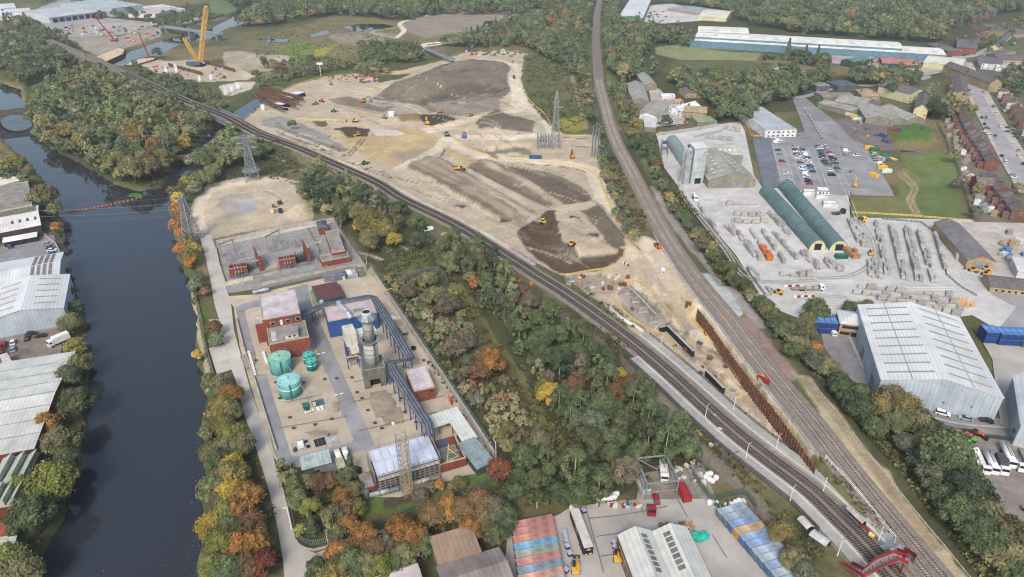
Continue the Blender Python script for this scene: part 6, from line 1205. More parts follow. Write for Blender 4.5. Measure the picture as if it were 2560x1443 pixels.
def lattice(mb,a,b,w,n,r=.14):
 a,b=Vector(a),Vector(b);d=(b-a).normalized();u=d.orthogonal().normalized();v=d.cross(u);P=[]
 for k in range(n+1):
  f=k/n;ww=w*(.35 if k in(0,n)else 1);c=a.lerp(b,f);P.append([c+u*ww*s+v*ww*q for s,q in((-.5,-.5),(.5,-.5),(.5,.5),(-.5,.5))])
 for k in range(n):
  for i in range(4):mb.bar(P[k][i],P[k+1][i],r).bar(P[k][i],P[k+1][(i+1)%4],r*.7).bar(P[k][(i+1)%4],P[k+1][i],r*.5).bar(P[k+1][i],P[k+1][(i+1)%4],r*.6)
cx,cy=G(501,166);t=thing('crawler_crane','tall yellow lattice crawler crane among the concrete piers','crane',(cx,cy,.2));cy_=flat('crane_yellow',226,182,92,rough=.5)
def cz(px,py,dy=0):
 y=cy+dy;v=(721.5-py)/F;k=(-ST+v*CT)/(CT+v*ST);z=CAMH+k*y;d=y*CT-(z-CAMH)*ST;return((px-1280)/F*d-cx,dy,z)
mb=MB();lattice(mb,(0,0,2.5),cz(516,16),3.4,24,.22);mb.build('boom',cy_,t);mb=MB();lattice(mb,(-1,0,2.5),cz(459,95),2.8,13,.2);mb.build('derrick_mast',cy_,t);mb=MB();mb.bar(cz(516,16),cz(459,95),.08).bar(cz(459,95),(-12,0,3),.12).bar(cz(516,16),(cz(516,16)[0]+1,0,20),.08);mb.build('stay_rope',steel_d,t)
MB().box(-14,-2.5,1.4,1,2.5,4.6).build('counterweight_house',flat('crane_blue',70,92,124),t);MB().box(1,-2.2,1.4,3,0,4).build('cab',darkglass,t)
for q in(-3.4,3.4):MB().extr([(-5,.3),(-4.4,0),(4.4,0),(5,.3),(5,1),(4.4,1.4),(-4.4,1.4),(-5,1)],q-.8,q+.8,'y').build('crawler_track',track,t)
for(bx,by),(tx,ty),lab in(((286,104),(233,37),'red telescopic crane leaning left by the far river'),((374,148),(346,81),'red telescopic crane leaning over the sheet piled dock')):
 cx,cy=G(bx,by);t=thing('mobile_crane',lab,'crane',(cx,cy,.2));p=cz(tx,ty);MB().bar((0,0,2.5),p,.9,.45).build('boom',red,t);MB().box(-4,-1.4,1,5,1.4,2.4).build('carrier',red,t);MB().box(3,-1.3,2.4,5,0,3.4).build('cab',darkglass,t);wheels(t,(-3,-1,1.5,3.5),(-1.3,1.3),.65,.4)
# ------------------------------------------------------------------ warehouses and works
def B(lab,A,B_,C_,h,wall,roof,shape='gable',rh=2,ridge='x',name='building',**k):return bld(name,lab,k.pop('cat','building'),A,B_,C_,h,wall,roof,shape,rh,ridge,**k)
rf_old=flat('weathered_roof',202,203,199,var=.16,scale=.2,detail=12,kind='ribx',rgb2=lin((172,174,164)));rf_cream=flat('cream_roof',206,204,186,var=.12,kind='ribx');brown_w=flat('brown_cladding',70,56,56,kind='ribx');nis=flat('green_sheet_roof',92,116,116,rough=.55,var=.15,scale=.2);cream_w=flat('cream_block',196,190,152,var=.12);asb=flat('asbestos_roof',158,156,146,var=.25,scale=.2,detail=8,kind='riby');tgreen=flat('mid_green_cladding',74,134,110,kind='ribx');tblue=flat('teal_blue_cladding',100,134,150,kind='ribx');wcab=flat('cabin_white',216,219,222,rough=.5)
t,L,W=B('huge pale warehouse with a white roof of narrow rooflights, right of the lines',(2203,950),(2509,996),(2439,801),10,clad_b,roof_w,rh=4.2,ridge='y',name='warehouse',over=.25);rooflights(t,9,(1.5,W-1),.8,.12,.88,10,4.2,L)
for k in range(1,14):MB().box(L*k/14-.04,-.06,.2,L*k/14+.04,-.005,10).build('wall_seam',steel,t)
for x in(.3,.55,.78):onface(t,'f',L*x,4.5,.5,.35,steel_d,'wall_lamp',dep=.3)
for q in(.25,.75):MB().extr([(L*q-.1,10+4.2*(.5)+.24),(L*q+.1,10+4.2*.5+.24),(L*q+.1,10+4.2*.5+.34),(L*q-.1,10+4.2*.5+.34)],0,W,'y').build('purlin_line',steel,t)
onface(t,'l',W*.12,0,5,5,door_g,'loading_door');onface(t,'l',W*.5,0,4,4.6,door_g,'loading_door')
peach=flat('peach_brick',178,142,112,kind='brick',var=.2);t,L,W=B('two storey peach brick office with a pale hipped roof',(2102,808),(2178,818),(2182,786),6,peach,roof_w,'hip',2.2,name='office');winrow(t,'f',3,L*.08,L*.92,3.9,3.2,1.2,flat('teal_frame',60,90,88));winrow(t,'f',2,L*.06,L*.94,.9,3.6,1.3,flat('teal_frame',60,90,88));onface(t,'f',L*.42,0,4,2.4,darkglass,'entrance')
t,L,W=B('pale blue shed corner at the right edge',(2554,1062),(2640,1085),(2600,955),9,clad_b,roof_w,rh=3,ridge='y',name='warehouse')
for i,(p,n,lab)in enumerate((((2028,836),4,'left of the peach office'),((2458,861),2,'left of the silver drums'),((2494,866),5,'right of the silver drums'))):
 a=0.0;x,y=G(*p)
 for k in range(n):
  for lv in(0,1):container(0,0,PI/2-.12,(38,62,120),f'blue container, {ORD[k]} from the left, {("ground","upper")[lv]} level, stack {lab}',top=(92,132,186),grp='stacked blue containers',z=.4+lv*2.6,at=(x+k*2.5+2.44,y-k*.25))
for k,c,lab in((0,(78,112,88),'green container beside the blue stack at the right edge'),(1,(150,60,60),'red container beyond the green one at the right edge')):x,y=G(2554,872);container(0,0,PI/2-.12,c,lab,at=(x+2.4+k*2.5,y))
for i in range(4):x,y=G(2480+i%2*5,855-i//2*12);t=thing('steel_drum_stack',f'silver wrapped roll stack, {ORD[i]} of four between the blue containers','rolls',(x,y,.4),group='silver rolls');MB().lathe([(.7,0),(.75,1.5),(.7,1.6),(.75,3.1),(.1,3.2)],12).build('roll',flat('silver_wrap',186,192,198,rough=.35,metal=.3),t)
t,L,W=B('large white gable roofed shed beside the river, nearer of the pair',(-45,808),(158,769),(139,693),8.5,clad_b,roof_w,rh=2.6,ridge='y',name='warehouse');rooflights(t,5,(2,W-1),.7,.2,.75,8.5,2.6,L)
t,L,W=B('white shed with four dark stripes on its roof, behind the nearer gabled shed',(-60,732),(147,694),(130,636),7,clad_b,roof_w,rh=1.6,ridge='x',name='warehouse');rooflights(t,4,(L*.62,L*.92),1.4,.04,.97,7,1.6,W,flat('roof_stripe',120,120,112),ridge='x')
t,L,W=B('factory with a white front roof slope and a dark brown front wall',(-75,597),(101,563),(83,516),6,brown_w,flat('mixed_roof',206,205,198,var=.1,kind='ribx'),rh=2.4,ridge='x',name='factory');MB().extr([(W/2+.1,8.75),(W+.3,6.2),(W+.3,6.32),(W/2+.1,8.87)],0,L*.97,'x').build('rear_slope',flat('olive_roof',124,118,100,kind='ribx'),t);rooflights(t,4,(L*.55,L),1.2,.4,.6,6,2.4,W,steel_d,ridge='x',side=(0,))
t,L,W=B('white open canopy on the front of the dark brown wall',(8,607),(91,592),(88,583),3,darkglass,white,'mono',.3,minW=4,name='canopy');B('flat roofed grey and white factory block at the left edge',(-60,538),(80,512),(58,455),7,clad_w,felt_g,'flat',name='factory');B('cream roofed workshop at the left edge by the willow',(-60,480),(48,452),(40,425),6,clad_w,rf_cream,rh=2,name='workshop')
t,L,W=B('long shed with a mossy pale ribbed roof on the near left bank',(-140,1162),(84,1121),(150,886),6,brick_d,rf_old,rh=1.5,ridge='x',name='warehouse')
for k in range(1,8):MB().extr([(W*k/8-.15,6+1.5*(1-abs(k/8-.5)*2)+.22),(W*k/8+.15,6+1.5*(1-abs(k/8-.5)*2)+.22),(W*k/8+.15,6+1.5*(1-abs(k/8-.5)*2)+.42),(W*k/8-.15,6+1.5*(1-abs(k/8-.5)*2)+.36)],0,L,'x').build('roof_step',flat('roof_seam',150,156,148),t)
for j,(A,B2,C2,n,lab)in enumerate((((-30,1215),(66,1200),(84,1135),3,'farther'),((-40,1275),(40,1262),(60,1206),3,'nearer'))):
 t,L,W=B(f'{lab} row of sawtooth roofs on the near left bank',A,B2,C2,5,brick_d,felt_g,'flat',name='workshop')
 for k in range(n):MB().extr([(L*k/n+.1,5.1),(L*(k+1)/n-.2,5.1),(L*(k+1)/n-.2,7.2)],.4,W-.4,'y').build('sawtooth_roof',flat('sage_roof',172,178,160,var=.15,kind='riby'),t)
B('pale green grey shed at the bottom left edge',(-40,1402),(24,1390),(28,1352),5,clad_w,flat('sage_roof',172,178,160,var=.15),'mono',1,name='shed');B('rendered house with a white gable at the bottom left edge',(-30,1345),(16,1335),(22,1305),5,wcab,brick,rh=2,name='house')
t,L,W=B('brown roofed shed at the bottom of the picture among orange trees',(1098.6,1415),(1202.3,1383.4),(1170.6,1321.5),6,flat('grey_render',128,126,124),flat('brown_sheet_roof',150,126,106,var=.12,kind='ribx'),'mono',.6,name='shed');t,L,W=B('bigger shed with a rust streaked ribbed roof at the bottom edge',(1125,1512),(1285,1458),(1262,1366),6.5,flat('dark_render',84,84,86),flat('rust_streak_roof',138,128,120,var=.2,kind='ribx',stretch=(1,.2,1)),rh=1.6,ridge='x',name='shed');B('flat grey roofed building with a kerbed parapet at the bottom edge',(930,1505),(1062,1460),(1032,1412),5,brick_d,felt,'flat',name='building')
for j,(A,B2,C2)in enumerate((((1612,1522),(1704,1508),(1633,1326.5)),((1704,1508),(1800,1494),(1711.8,1319.8)))):
 t,L,W=B(f'{("left","right")[j]} bay of the double gabled brick warehouse with a streaked white roof',A,B2,C2,6,brick,rf_old,rh=2.4,ridge='y',name='brick_warehouse',over=.1);rooflights(t,7,(W*.35,W*.92),1.3,.45,.8,6,2.4,L,flat('roof_window',104,106,100),side=((1,)if j==0 else(0,)))
 if j==0:winrow(t,'l',7,3,W-2,1.5,2.2,2.6,flat('pale_frame',190,180,160))
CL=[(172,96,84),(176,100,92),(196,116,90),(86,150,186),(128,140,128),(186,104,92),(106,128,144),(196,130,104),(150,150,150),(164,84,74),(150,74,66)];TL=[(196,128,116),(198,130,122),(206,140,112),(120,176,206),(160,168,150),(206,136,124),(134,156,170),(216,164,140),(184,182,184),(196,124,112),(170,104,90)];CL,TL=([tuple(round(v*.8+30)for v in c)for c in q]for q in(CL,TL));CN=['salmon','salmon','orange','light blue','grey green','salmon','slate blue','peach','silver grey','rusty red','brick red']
p0,p1=(Vector((*G(*p,2.6),.4))for p in((1386,1303),(1414,1446)));ra=rectw((1286.7,1325),(1387,1304.8),(1387,1290),2.6)[1];d=(p1-p0);n=int(d.length/2.52);u=Vector((math.cos(ra),math.sin(ra),0))
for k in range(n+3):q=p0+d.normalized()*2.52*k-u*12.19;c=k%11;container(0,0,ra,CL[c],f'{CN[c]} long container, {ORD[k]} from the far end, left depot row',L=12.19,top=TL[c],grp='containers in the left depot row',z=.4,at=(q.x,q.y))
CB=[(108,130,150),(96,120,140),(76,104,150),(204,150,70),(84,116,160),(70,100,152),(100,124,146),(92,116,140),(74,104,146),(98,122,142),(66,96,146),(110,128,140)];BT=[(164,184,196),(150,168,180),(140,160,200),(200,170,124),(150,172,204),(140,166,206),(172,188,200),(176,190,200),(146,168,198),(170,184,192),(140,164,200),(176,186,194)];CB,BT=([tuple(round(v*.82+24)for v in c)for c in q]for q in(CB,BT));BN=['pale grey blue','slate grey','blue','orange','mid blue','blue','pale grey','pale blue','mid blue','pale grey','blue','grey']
p0,p1=(Vector((*G(*p,2.6),.4))for p in((1802,1290),(1893,1395)));ra=rectw((1811,1297),(1896,1275),(1890,1265),2.6)[1];d=p1-p0;n=int(d.length/2.5)
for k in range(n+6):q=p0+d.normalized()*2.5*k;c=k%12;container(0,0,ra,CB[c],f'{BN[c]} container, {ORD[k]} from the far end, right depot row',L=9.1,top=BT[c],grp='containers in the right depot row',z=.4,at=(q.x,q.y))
container(1626,1238,1.75,(196,198,198),'white box container with a grey roof under the steel frame',top=(120,124,124));
t=thing('skip','open red skip beside the steel frame in the depot','skip',(*G(1708,1240),.4),1.75);MB().extr([(-3,0),(3,0),(3.2,2.2),(-3.2,2.2),(-3.2,2.05),(2.9,2.05),(2.8,.2),(-2.8,.2),(-3,2)],-1.3,1.3,'y').build('body',red,t);MB().box(-3,-1.3,0,3,-1.2,2.2).box(-3,1.2,0,3,1.3,2.2).build('side_panel',flat('skip_red',176,62,48),t);MB().box(-2.8,-1.2,.2,2.8,1.2,1.2).build('rubble',felt_g,t)
o,a,L,W=rectw((1613,1252),(1690,1243),(1668,1178),0);hf=6.5;t=thing('portal_frame','open grey steel frame over parked vehicles at the back of the depot','steel frame',(o.x,o.y,.3),a);W=min(W,11);mb=MB()
for x in(0,L):
 for y in(0,W):mb.bar((x,y,0),(x,y,hf),.2)
mb.bar((0,0,hf),(L,0,hf),.2).bar((0,W,hf),(L,W,hf),.2).bar((0,0,hf),(0,W,hf),.2).bar((L,0,hf),(L,W,hf),.2).bar((0,W,hf),(L/2,W/2,hf),.12).bar((L,W,hf),(L/2,W/2,hf),.12).bar((0,0,hf*.4),(0,W,hf),.12).bar((L,0,hf*.4),(L,W,hf),.12).bar((0,0,hf*.45),(L,0,hf*.45),.14);mb.build('frame',steel,t)
BB=[(1497,1252),(1505,1253),(1512,1252),(1520,1251),(1528,1250),(1536,1248),(1514,1245),(1523,1244),(1532,1242),(1541,1240),(1430,1275),(1437,1278),(1443,1272),(1768,1192),(1775,1190),(1763,1199),(1772,1204),(1780,1208),(1789,1200),(1830,1268),(1838,1262),(1846,1258),(1852,1266),(1773,1262)]
bag=MB().lathe([(.75,0),(.9,.5),(.85,1.1),(.5,1.35),(.1,1.4)],9).mesh('bulk_bag',flat('bag_white',218,218,214,var=.1))
for i,p in enumerate(BB):
 x,y=G(*p);o=obj('bulk_bag',bag);o.location=(x,y,.4);o.rotation_euler[2]=i;tag(o,f'white bulk bag, {ORD[i] if i < 10 else ORD[i-10] if i < 13 else ordn(i-13)} of {"the line along the back fence" if i < 10 else "the three behind the trailer" if i < 13 else "the scatter by the dirt track and blue containers"}','bulk bag','white bulk bags in the depot')
tub=None
for i,(a,b)in enumerate(((1411,1338),(1413,1348),(1415,1359),(1418,1372),(1424,1390),(1459,1283),(1534,1362),(1537,1374),(1540,1385),(1415,1432))):
 x,y=G(a,b);t=thing('lidded_tub',f'blue tub with a grey wrapped top, {("farthest" if i == 0 else ORD[i])} of the five beside the red containers' if i<5 else('blue tub standing alone by the far end of the black trailer','blue tub, farthest of three by the brick warehouse wall','blue tub, middle of three by the brick warehouse wall','blue tub, nearest of three by the brick warehouse wall','blue tub past the end of the forklift')[i-5],'tub',(x,y,.4),.1*i,'blue tubs in the depot');MB().box(-.6,-.6,0,.6,.6,.8).build('tub',flat('tub_blue',44,50,110),t);MB().box(-.62,-.62,.8,.62,.62,1.3).build('wrapped_top',flat('wrap_grey',168,176,190),t)
t=thing('tarpaulin','crumpled turquoise tarpaulin over a heap right of the double gable','tarpaulin',(*G(1745,1348),.4));mb=MB();mb.ico((0,0,.6),(2.4,1.6,1.3),3,.3).ico((1.6,.5,.5),(1.6,1.2,1),5,.35);mb.build('cover',flat('tarp_turquoise',40,176,152,rough=.4,var=.2,scale=1.5),t)
t=thing('tarpaulin','bright blue tarpaulin over a pallet by the red stained earth','tarpaulin',(*G(1161,345),.1));MB().ico((0,0,.8),(2.6,1.8,1.5),8,.2).build('cover',flat('tarp_blue',50,104,190,rough=.4),t)
rnd=random.Random(5)
def junk(n,box,cols,lab,grp,s=(.5,2),z=.4,cat=None):
 nm=grp.split()[0].rstrip('s')+'_pile';nm={'stack_pile':'timber_stack','site_pile':'site_box','coloured_pile':'crate','good_pile':'goods_stack','plant_pile':'equipment_crate','bundle_pile':'steel_bundle','oddment_pile':'oddment_stack','pack_pile':'board_pack','piece_pile':'timber_piece','slab_pile':'slab_stack','debri_pile':'debris_heap','track_pile':'track_component'}.get(nm,nm);cat=nm.replace('_',' ')
 pts_=sorted((rnd.uniform(box[0],box[2]),rnd.uniform(box[1],box[3]))for _ in range(n))
 for i in range(n):
  x,y=G(*pts_[i]);c=rnd.choice(cols);
  L,W,h=rnd.uniform(*s),rnd.uniform(s[0],s[1]*.7),rnd.uniform(.3,s[1]*.6);mb=MB();k=max(1,int(h/.35))
  for j in range(k):e=rnd.uniform(0,.12);mb.box(-L/2+e,-W/2,h*j/k,L/2,W/2-e,h*(j+.85)/k)
  o=mb.build(nm,flat('junk_%d_%d_%d'%c,*c,var=.3,scale=1));o.location=(x,y,z+(H(x,y)if box[1]<560 else 0));o.rotation_euler[2]=rnd.uniform(0,3);tag(o,f'{lab}, {ordn(i)} from the left',cat,grp)
GY,WD,WH=(150,146,138),(172,142,100),(206,204,198)
junk(16,(1650,1310,1735,1330),[WD,(120,96,70),GY],'pallets and scrap behind the double gabled warehouse','scrap behind the warehouse');junk(26,(1400,1255,1600,1272),[(150,60,50),WH,GY,WD,(70,90,140)],'stacked oddments along the depot back fence','oddments along the depot fence');junk(22,(1690,1160,1760,1225),[GY,WH,(120,118,112)],'slabs and pipes in the depot corner','slabs in the depot corner');junk(18,(1790,1255,1860,1290),[WH,(90,90,96),(160,60,56),GY],'white sacks and scrap beyond the pale containers','scrap beyond the pale containers');junk(20,(1740,1020,1800,1130),[GY,WH,WD,(80,84,120)],'debris along the platform fence','debris along the platform fence')
junk(30,(820,190,910,206),[GY,(96,92,88),WD,WH,(210,90,50)],'rubble and timber stack by the canal side haul road','stacks by the canal side haul road',(1,4),.1);junk(20,(905,195,945,208),[(60,90,160),(200,60,60),WH,(220,180,60)],'coloured crate below the green slope','coloured crates below the green slope',(1,3),.1);junk(36,(1160,128,1310,142),[(60,90,160),(220,170,50),(190,70,50),WH,(70,140,80)],'site box and crate by the far gate of the works','site boxes by the far gate',(2,5),.1);junk(30,(380,165,560,195),[GY,WH,(60,90,150),(210,110,60)],'material stack around the yellow crane','stacks around the yellow crane',(1,4),.1)
junk(34,(1420,690,1580,725),[(120,84,64),WH,GY,WD],'reinforcement bundle and timber at the head of the wedge','bundles at the head of the wedge',(1,3),.1);junk(40,(1580,700,1880,980),[WH,GY,WD,(120,84,64),(90,90,94)],'formwork and pipe along the wedge floor','formwork along the wedge floor',(.6,2.4),.1);junk(26,(1780,960,2030,1110),[WH,GY,WD,(90,80,74)],'timber and concrete pieces below the sheet piles','pieces below the sheet piles',(.5,2),.1);junk(14,(1240,685,1330,760),[(200,110,50),(120,70,50),WH],'orange track component beside the old line','track components beside the old line',(1,3),.3);junk(60,(2110,255,2340,345),[WH,(110,110,116),(190,60,50),(220,170,60),(60,90,150),GY],'scrap pile in the yard beside the green mounds','scrap in the yard by the mounds',(1,4),.3);junk(26,(2500,585,2560,660),[WH,WD,GY,(90,130,180)],'timber and board pack in the yard at the right edge','packs in the right edge yard',(1.5,4));junk(40,(2170,138,2330,172),[WH,(60,64,70),(190,60,50),GY,(70,90,140)],'stacked goods beside the dark green shed','goods by the dark green shed',(2,5));junk(40,(240,60,400,105),[(190,50,60),WH,GY,(220,180,70),(70,110,170)],'container and plant in the yard by the red crane','plant in the yard by the red crane',(2,6))
for i,(a,b,c)in enumerate(((684,520,'orange faced'),(700,512,'dark'),(683,533,'pale wooden'),(702,533,'black'))):x,y=G(a,b);t=thing('cable_drum',f'{c} cable drum, {ORD[i]} of the four standing on the bare compound','cable drum',(x,y,.3),.4+i*.5,'cable drums');MB().bar((-.7,0,1.3),(.7,0,1.3),.8,n=14).build('core',steel_d,t);MB().bar((-.85,0,1.3),(-.7,0,1.3),1.3,n=18).bar((.7,0,1.3),(.85,0,1.3),1.3,n=18).build('flange',flat('drum_%d'%i,*((196,110,70),(70,60,60),(214,184,140),(40,44,60))[i]),t)
# ------------------------------------------------------------------ block works
VA=(1897,484),(2022,627),(2067,631);VB=(1945,472),(2073,628),(2119,630)
for v,lab in((VA,'left of the two long green barrel roofed sheds'),(VB,'right of the two long green barrel roofed sheds')):
 t,L,W=B(lab,*v,0,cream_w,nis,'arch',5.8,'x',name='barrel_shed');MB().box(L-.13,W*.3,.05,L-.02,W*.72,3.9).build('doorway',blackm,t)
 for k in range(1,22):
  mb=MB();n=14;q=[(W/2-W/2*1.04*math.cos(PI*j/n),5.8*1.035*math.sin(PI*j/n)+.1)for j in range(n+1)];mb.extr(q+[(x,z+.07)for x,z in q[::-1]],L*k/22,L*k/22+.25,'x');mb.build('roof_rib',flat('rib_green',76,100,100),t)
t,L,W=B('grey green barrel roofed shed behind the silo tower',(1716,440),(1752,440),(1723,358),0,cream_w,flat('sage_barrel',132,146,144,rough=.6,var=.15),'arch',6,'y',name='barrel_shed')
t,L,W=B('big grey barn with a speckled sheet roof and gabled front',(1772,451),(1890,450),(1856,388),5.5,flat('barn_cladding',136,132,120,var=.2,kind='ribx'),asb,rh=5,ridge='y',name='barn');rooflights(t,6,(W*.1,W*.9),1.2,.3,.42,5.5,5,L,flat('pale_rooflight',214,214,210));rooflights(t,6,(W*.1,W*.9),1.2,.6,.72,5.5,5,L,flat('pale_rooflight',214,214,210));onface(t,'f',L*.52,0,5,4,door_g,'shutter')
t,L,W=B('lower sage roofed wing across the back of the big grey barn',(1738,388),(1858,388),(1850,362),6,MATS['barn_cladding'],flat('sage_roof2',166,170,158,var=.2,kind='ribx'),rh=3.5,name='barn');rooflights(t,8,(3,L-3),1.2,.4,.55,6,3.5,W,flat('pale_rooflight',214,214,210),ridge='x',side=(0,))
hs=hgt(1750,462,372);t,L,W=B('tall pale grey silo tower with outside stairs',(1738,372+0),(1770,370),(1768,360),hs,flat('silo_cladding',178,186,190,rough=.5,kind='ribx'),roof_w,'mono',1,name='silo_tower',minW=6);onface(t,'f',L*.3,0,4,4,blackm,'doorway');mb=MB();mb.lathe([(2.2,0),(2.2,hs-1),(.4,hs+.4)],18,-2.6,1.5).lathe([(2.2,0),(2.2,hs-2),(.4,hs-.8)],18,-2.6,6);mb.build('silo',flat('silo_steel',160,166,168,rough=.5),t);mb=MB()
for k in range(6):mb.bar((L+.5,1+(k%2)*4,k*hs/7),(L+.5,5-(k%2)*4,(k+1)*hs/7),.2)
for x in(L+.3,L+2.5):
 for y in(.5,5.5):mb.bar((x,y,0),(x,y,hs*.9),.14)
for k in range(1,7):mb.bar((L+.3,.5,k*hs/7),(L+2.5,.5,k*hs/7),.12).bar((L+.3,5.5,k*hs/7),(L+2.5,5.5,k*hs/7),.12).bar((L+2.5,.5,k*hs/7),(L+2.5,5.5,k*hs/7),.12)
mb.build('outside_stair',steel,t)
t,L,W=B('long grey shed with a shuttered gable end at the right of the white yard',(2420,650),(2490,655),(2449,563),5,stonew,flat('old_grey_roof',120,118,118,var=.2,kind='riby'),rh=2.6,ridge='y',name='shed');onface(t,'f',L*.3,0,L*.5,4,door_g,'shutter')
t,L,W=B('yellow stone yard office with a slate roof at the right edge',(2478,716),(2600,730),(2592,702),3.4,stonew,slate,rh=2,name='office');winrow(t,'f',5,2,L*.7,1.2,1.2,1.2,frame_w);B('white roofed shed behind the yellow stone office',(2546,678),(2600,686),(2590,655),4,clad_w,roof_w,'mono',.8,name='shed')
t,L,W=B('white modular building with a pale banded roof above the car park',(1915,326),(1993,324),(1972,266),6,wcab,flat('modular_roof',176,182,186,var=.1,kind='ribx'),'flat',name='modular_building');winrow(t,'f',6,2,L-2,1,1.4,1.1);winrow(t,'f',6,2,L-2,3.8,1.4,1.1)
for k in range(1,9):MB().box(L*k/9-.12,.4,5.85,L*k/9+.12,W-.4,6.0).build('roof_seam',steel,t)
t,L,W=B('two storey white cabin with blue bands by the car park',(2045,476),(2075,478),(2076,470),5.6,wcab,white,'flat',name='cabin',minW=4);winrow(t,'f',3,1,L-1,3.6,1,1);MB().box(-.05,-.06,2.7,L+.05,-.01,3).box(-.05,-.06,5,L+.05,-.01,5.3).build('blue_band',bluec,t);B('single white cabin with a ribbed white roof near the dark green lorry',(2060,508),(2096,510),(2096,503),2.8,wcab,white,'flat',name='cabin',minW=4);B('white cabin behind the barrel roofed sheds',(2010,478),(2040,480),(2040,474),3,wcab,white,'flat',name='cabin',minW=4);container(2090,650,.05,(32,92,78),'dark green container in front of the barrel roofed sheds',top=(60,120,104))
st_m=[flat('block_grey_%d'%i,*c,var=.22,scale=1.2,detail=4)for i,c in enumerate(((172,170,165),(184,181,175),(158,157,153)))];SM=[]
rnd=random.Random(9)
for i in range(6):
 mb=MB();h=(1.1,1.6,2.0,2.4,1.3,2.2)[i];k=int(h/.4);Ls=(3.2,2.8,3.4,3.0,4.2,2.6)[i];mb.box(-Ls/2,-.5,0,-Ls/2+.2,.5,.15).box(Ls/2-.2,-.5,0,Ls/2,.5,.15)
 for j in range(k):
  for q in(-1,1):e=rnd.uniform(0,.14);mb.box(-Ls/2+e,q*.31-.29,.15+j*.4,Ls/2-rnd.uniform(0,.14),q*.31+.29,.15+j*.4+.36)
 SM.append(mb.mesh('block_stack',st_m[i%3]))
def stacks(lab,a,b,n,cols=1,gap=1.45,fill=.9,along=True,names='grey block stack',m=None):
 A,Bv=(Vector((*G(*p),.5))for p in(a,b));d=Bv-A;u=d.normalized();q=Vector((u.y,-u.x,0));rz=math.atan2(u.y,u.x);c=0
 for i in range(n):
  for j in range(cols):
   if rnd.random()>fill:continue
   p=A+d*((i+.5)/n)+q*(j*gap)+q*rnd.uniform(-.15,.15);nm='_'.join(names.split()[-2:]);o=obj(nm,SM[rnd.randrange(6)]);o.location=p;o.rotation_euler[2]=rz+rnd.uniform(-.03,.03);o.scale=(d.length/n/3.4*.98 if along else 1,1.3,rnd.uniform(.95,1.4))
   if m:paint(o,m)
   tag(o,f'{names}, {ordn(c)} down the {lab}',nm.replace('_',' '),'stacks in the white yard');c+=1
stacks('leftmost field column by the track fork',(2141,555),(2172,622),7,4,fill=.85);stacks('second field column',(2194,562),(2222,690),13,2);stacks('four wide foot of the second field column',(2196,660),(2200,700),4,4,1.5,1);stacks('third field column',(2230,570),(2266,705),13,2);stacks('fourth field column',(2268,576),(2300,708),13,2,fill=.85);stacks('fifth field column',(2300,585),(2340,712),13,2);stacks('thin column by the slatted wall',(2334,588),(2366,690),10,1)
stacks('column beside the shuttered shed',(2376,568),(2402,655),9,2,1.6,1,names='pale wrapped pallet stack',m=flat('wrap_pale',200,202,202,var=.1))
for i,(a,b,n)in enumerate((((2140,722),(2405,748),11),((2128,736),(2420,764),12),((2190,752),(2410,778),9),((2205,765),(2400,790),8))):stacks(f'{ORD[i]} long row in front of the field',a,b,n,1,fill=.95)
for i,(a,b,n,c)in enumerate((((1795,515),(1890,512),5,1),((1815,540),(1905,543),5,1),((1830,556),(1920,559),4,2),((1826,568),(1850,592),3,3),((1850,590),(1900,655),8,2),((1875,578),(1905,625),6,1),((1898,572),(1960,662),9,1),((1932,585),(2000,662),9,1),((1942,562),(1975,590),4,1),((2008,635),(2052,676),5,2),((1874,676),(1925,742),5,2),((1950,690),(2030,690),4,2),((1765,545),(1800,596),5,1),((2082,655),(2105,682),4,4),((1925,535),(1975,588),6,2),((1746,516),(1760,540),4,1))):stacks(f'{ORD[i]} row left of the barrel roofed sheds',a,b,n,c,fill=.85)
stacks('row among the grey stacks',(1908,622),(1928,655),4,2,names='orange brick pack',m=flat('brick_pack_orange',196,116,66,var=.3));stacks('row ending the long front rows',(2392,758),(2435,770),4,2,names='pale timber pack',m=timber);stacks('cluster by the barrel roofed sheds',(2120,626),(2148,650),3,3,names='brown timber pack',m=flat('pack_brown',168,128,92));stacks('row on the back wall of the white yard',(1760,345),(1830,352),6,2);stacks('row at the far back of the white yard',(1810,322),(1850,330),4,3,names='pale kerb stack')
for i,(px,py,c,r,lab)in enumerate(((2161,374,(220,170,64),CPA,'yellow container at the top right of the car park'),(2176,379,(40,116,72),CPA,'green half height container beside the yellow one'),(2202,396,(44,130,72),CPA,'bright green container at the right of the car park'),(2212,404,(176,172,164),1.9,'grey white container in the row of three by the grass'),(2228,406,(108,104,122),1.9,'purple grey container in the row of three by the grass'),(2243,408,(216,190,120),1.9,'cream yellow container in the row of three by the grass'),(2194,424,(226,178,64),CPA,'yellow container behind the pale one at the grass edge'),(2205,433,(206,224,206),CPA,'pale mint container at the grass edge'),(2196,446,(232,180,60),1.9,'yellow container nearest the cherry picker'),(2218,346,(70,84,122),1.9,'navy container left of the green mound'),(2225,360,(74,90,130),1.9,'second navy container below the green mound'))):container(px,py,r,c,lab)
for i in range(9):c=((60,130,84),(44,90,70),(60,104,160),(50,90,150),(110,60,80),(206,200,190),(220,180,70),(60,150,90),(70,120,180))[i];container(2040+i*14.5-(2 if i>5 else 0),262+i*5.2,-.9,c,f'{("green","dark green","blue","blue","maroon","cream","yellow","green","pale blue")[i]} container, {ORD[i]} from the left in the line beyond the bay tarmac',grp='containers beyond the bay tarmac')
container(2131,302,-.1,(206,206,204),'long white container at the end of the coloured line',L=12.19)
mb=thing('water_barrier','line of red and white barriers between the lane and the bay tarmac','barrier',(*G(2010,272),.5));a,b=Vector((*G(2012,275),.5)),Vector((*G(2055,350),.5));o=Vector(mb.location);n=26
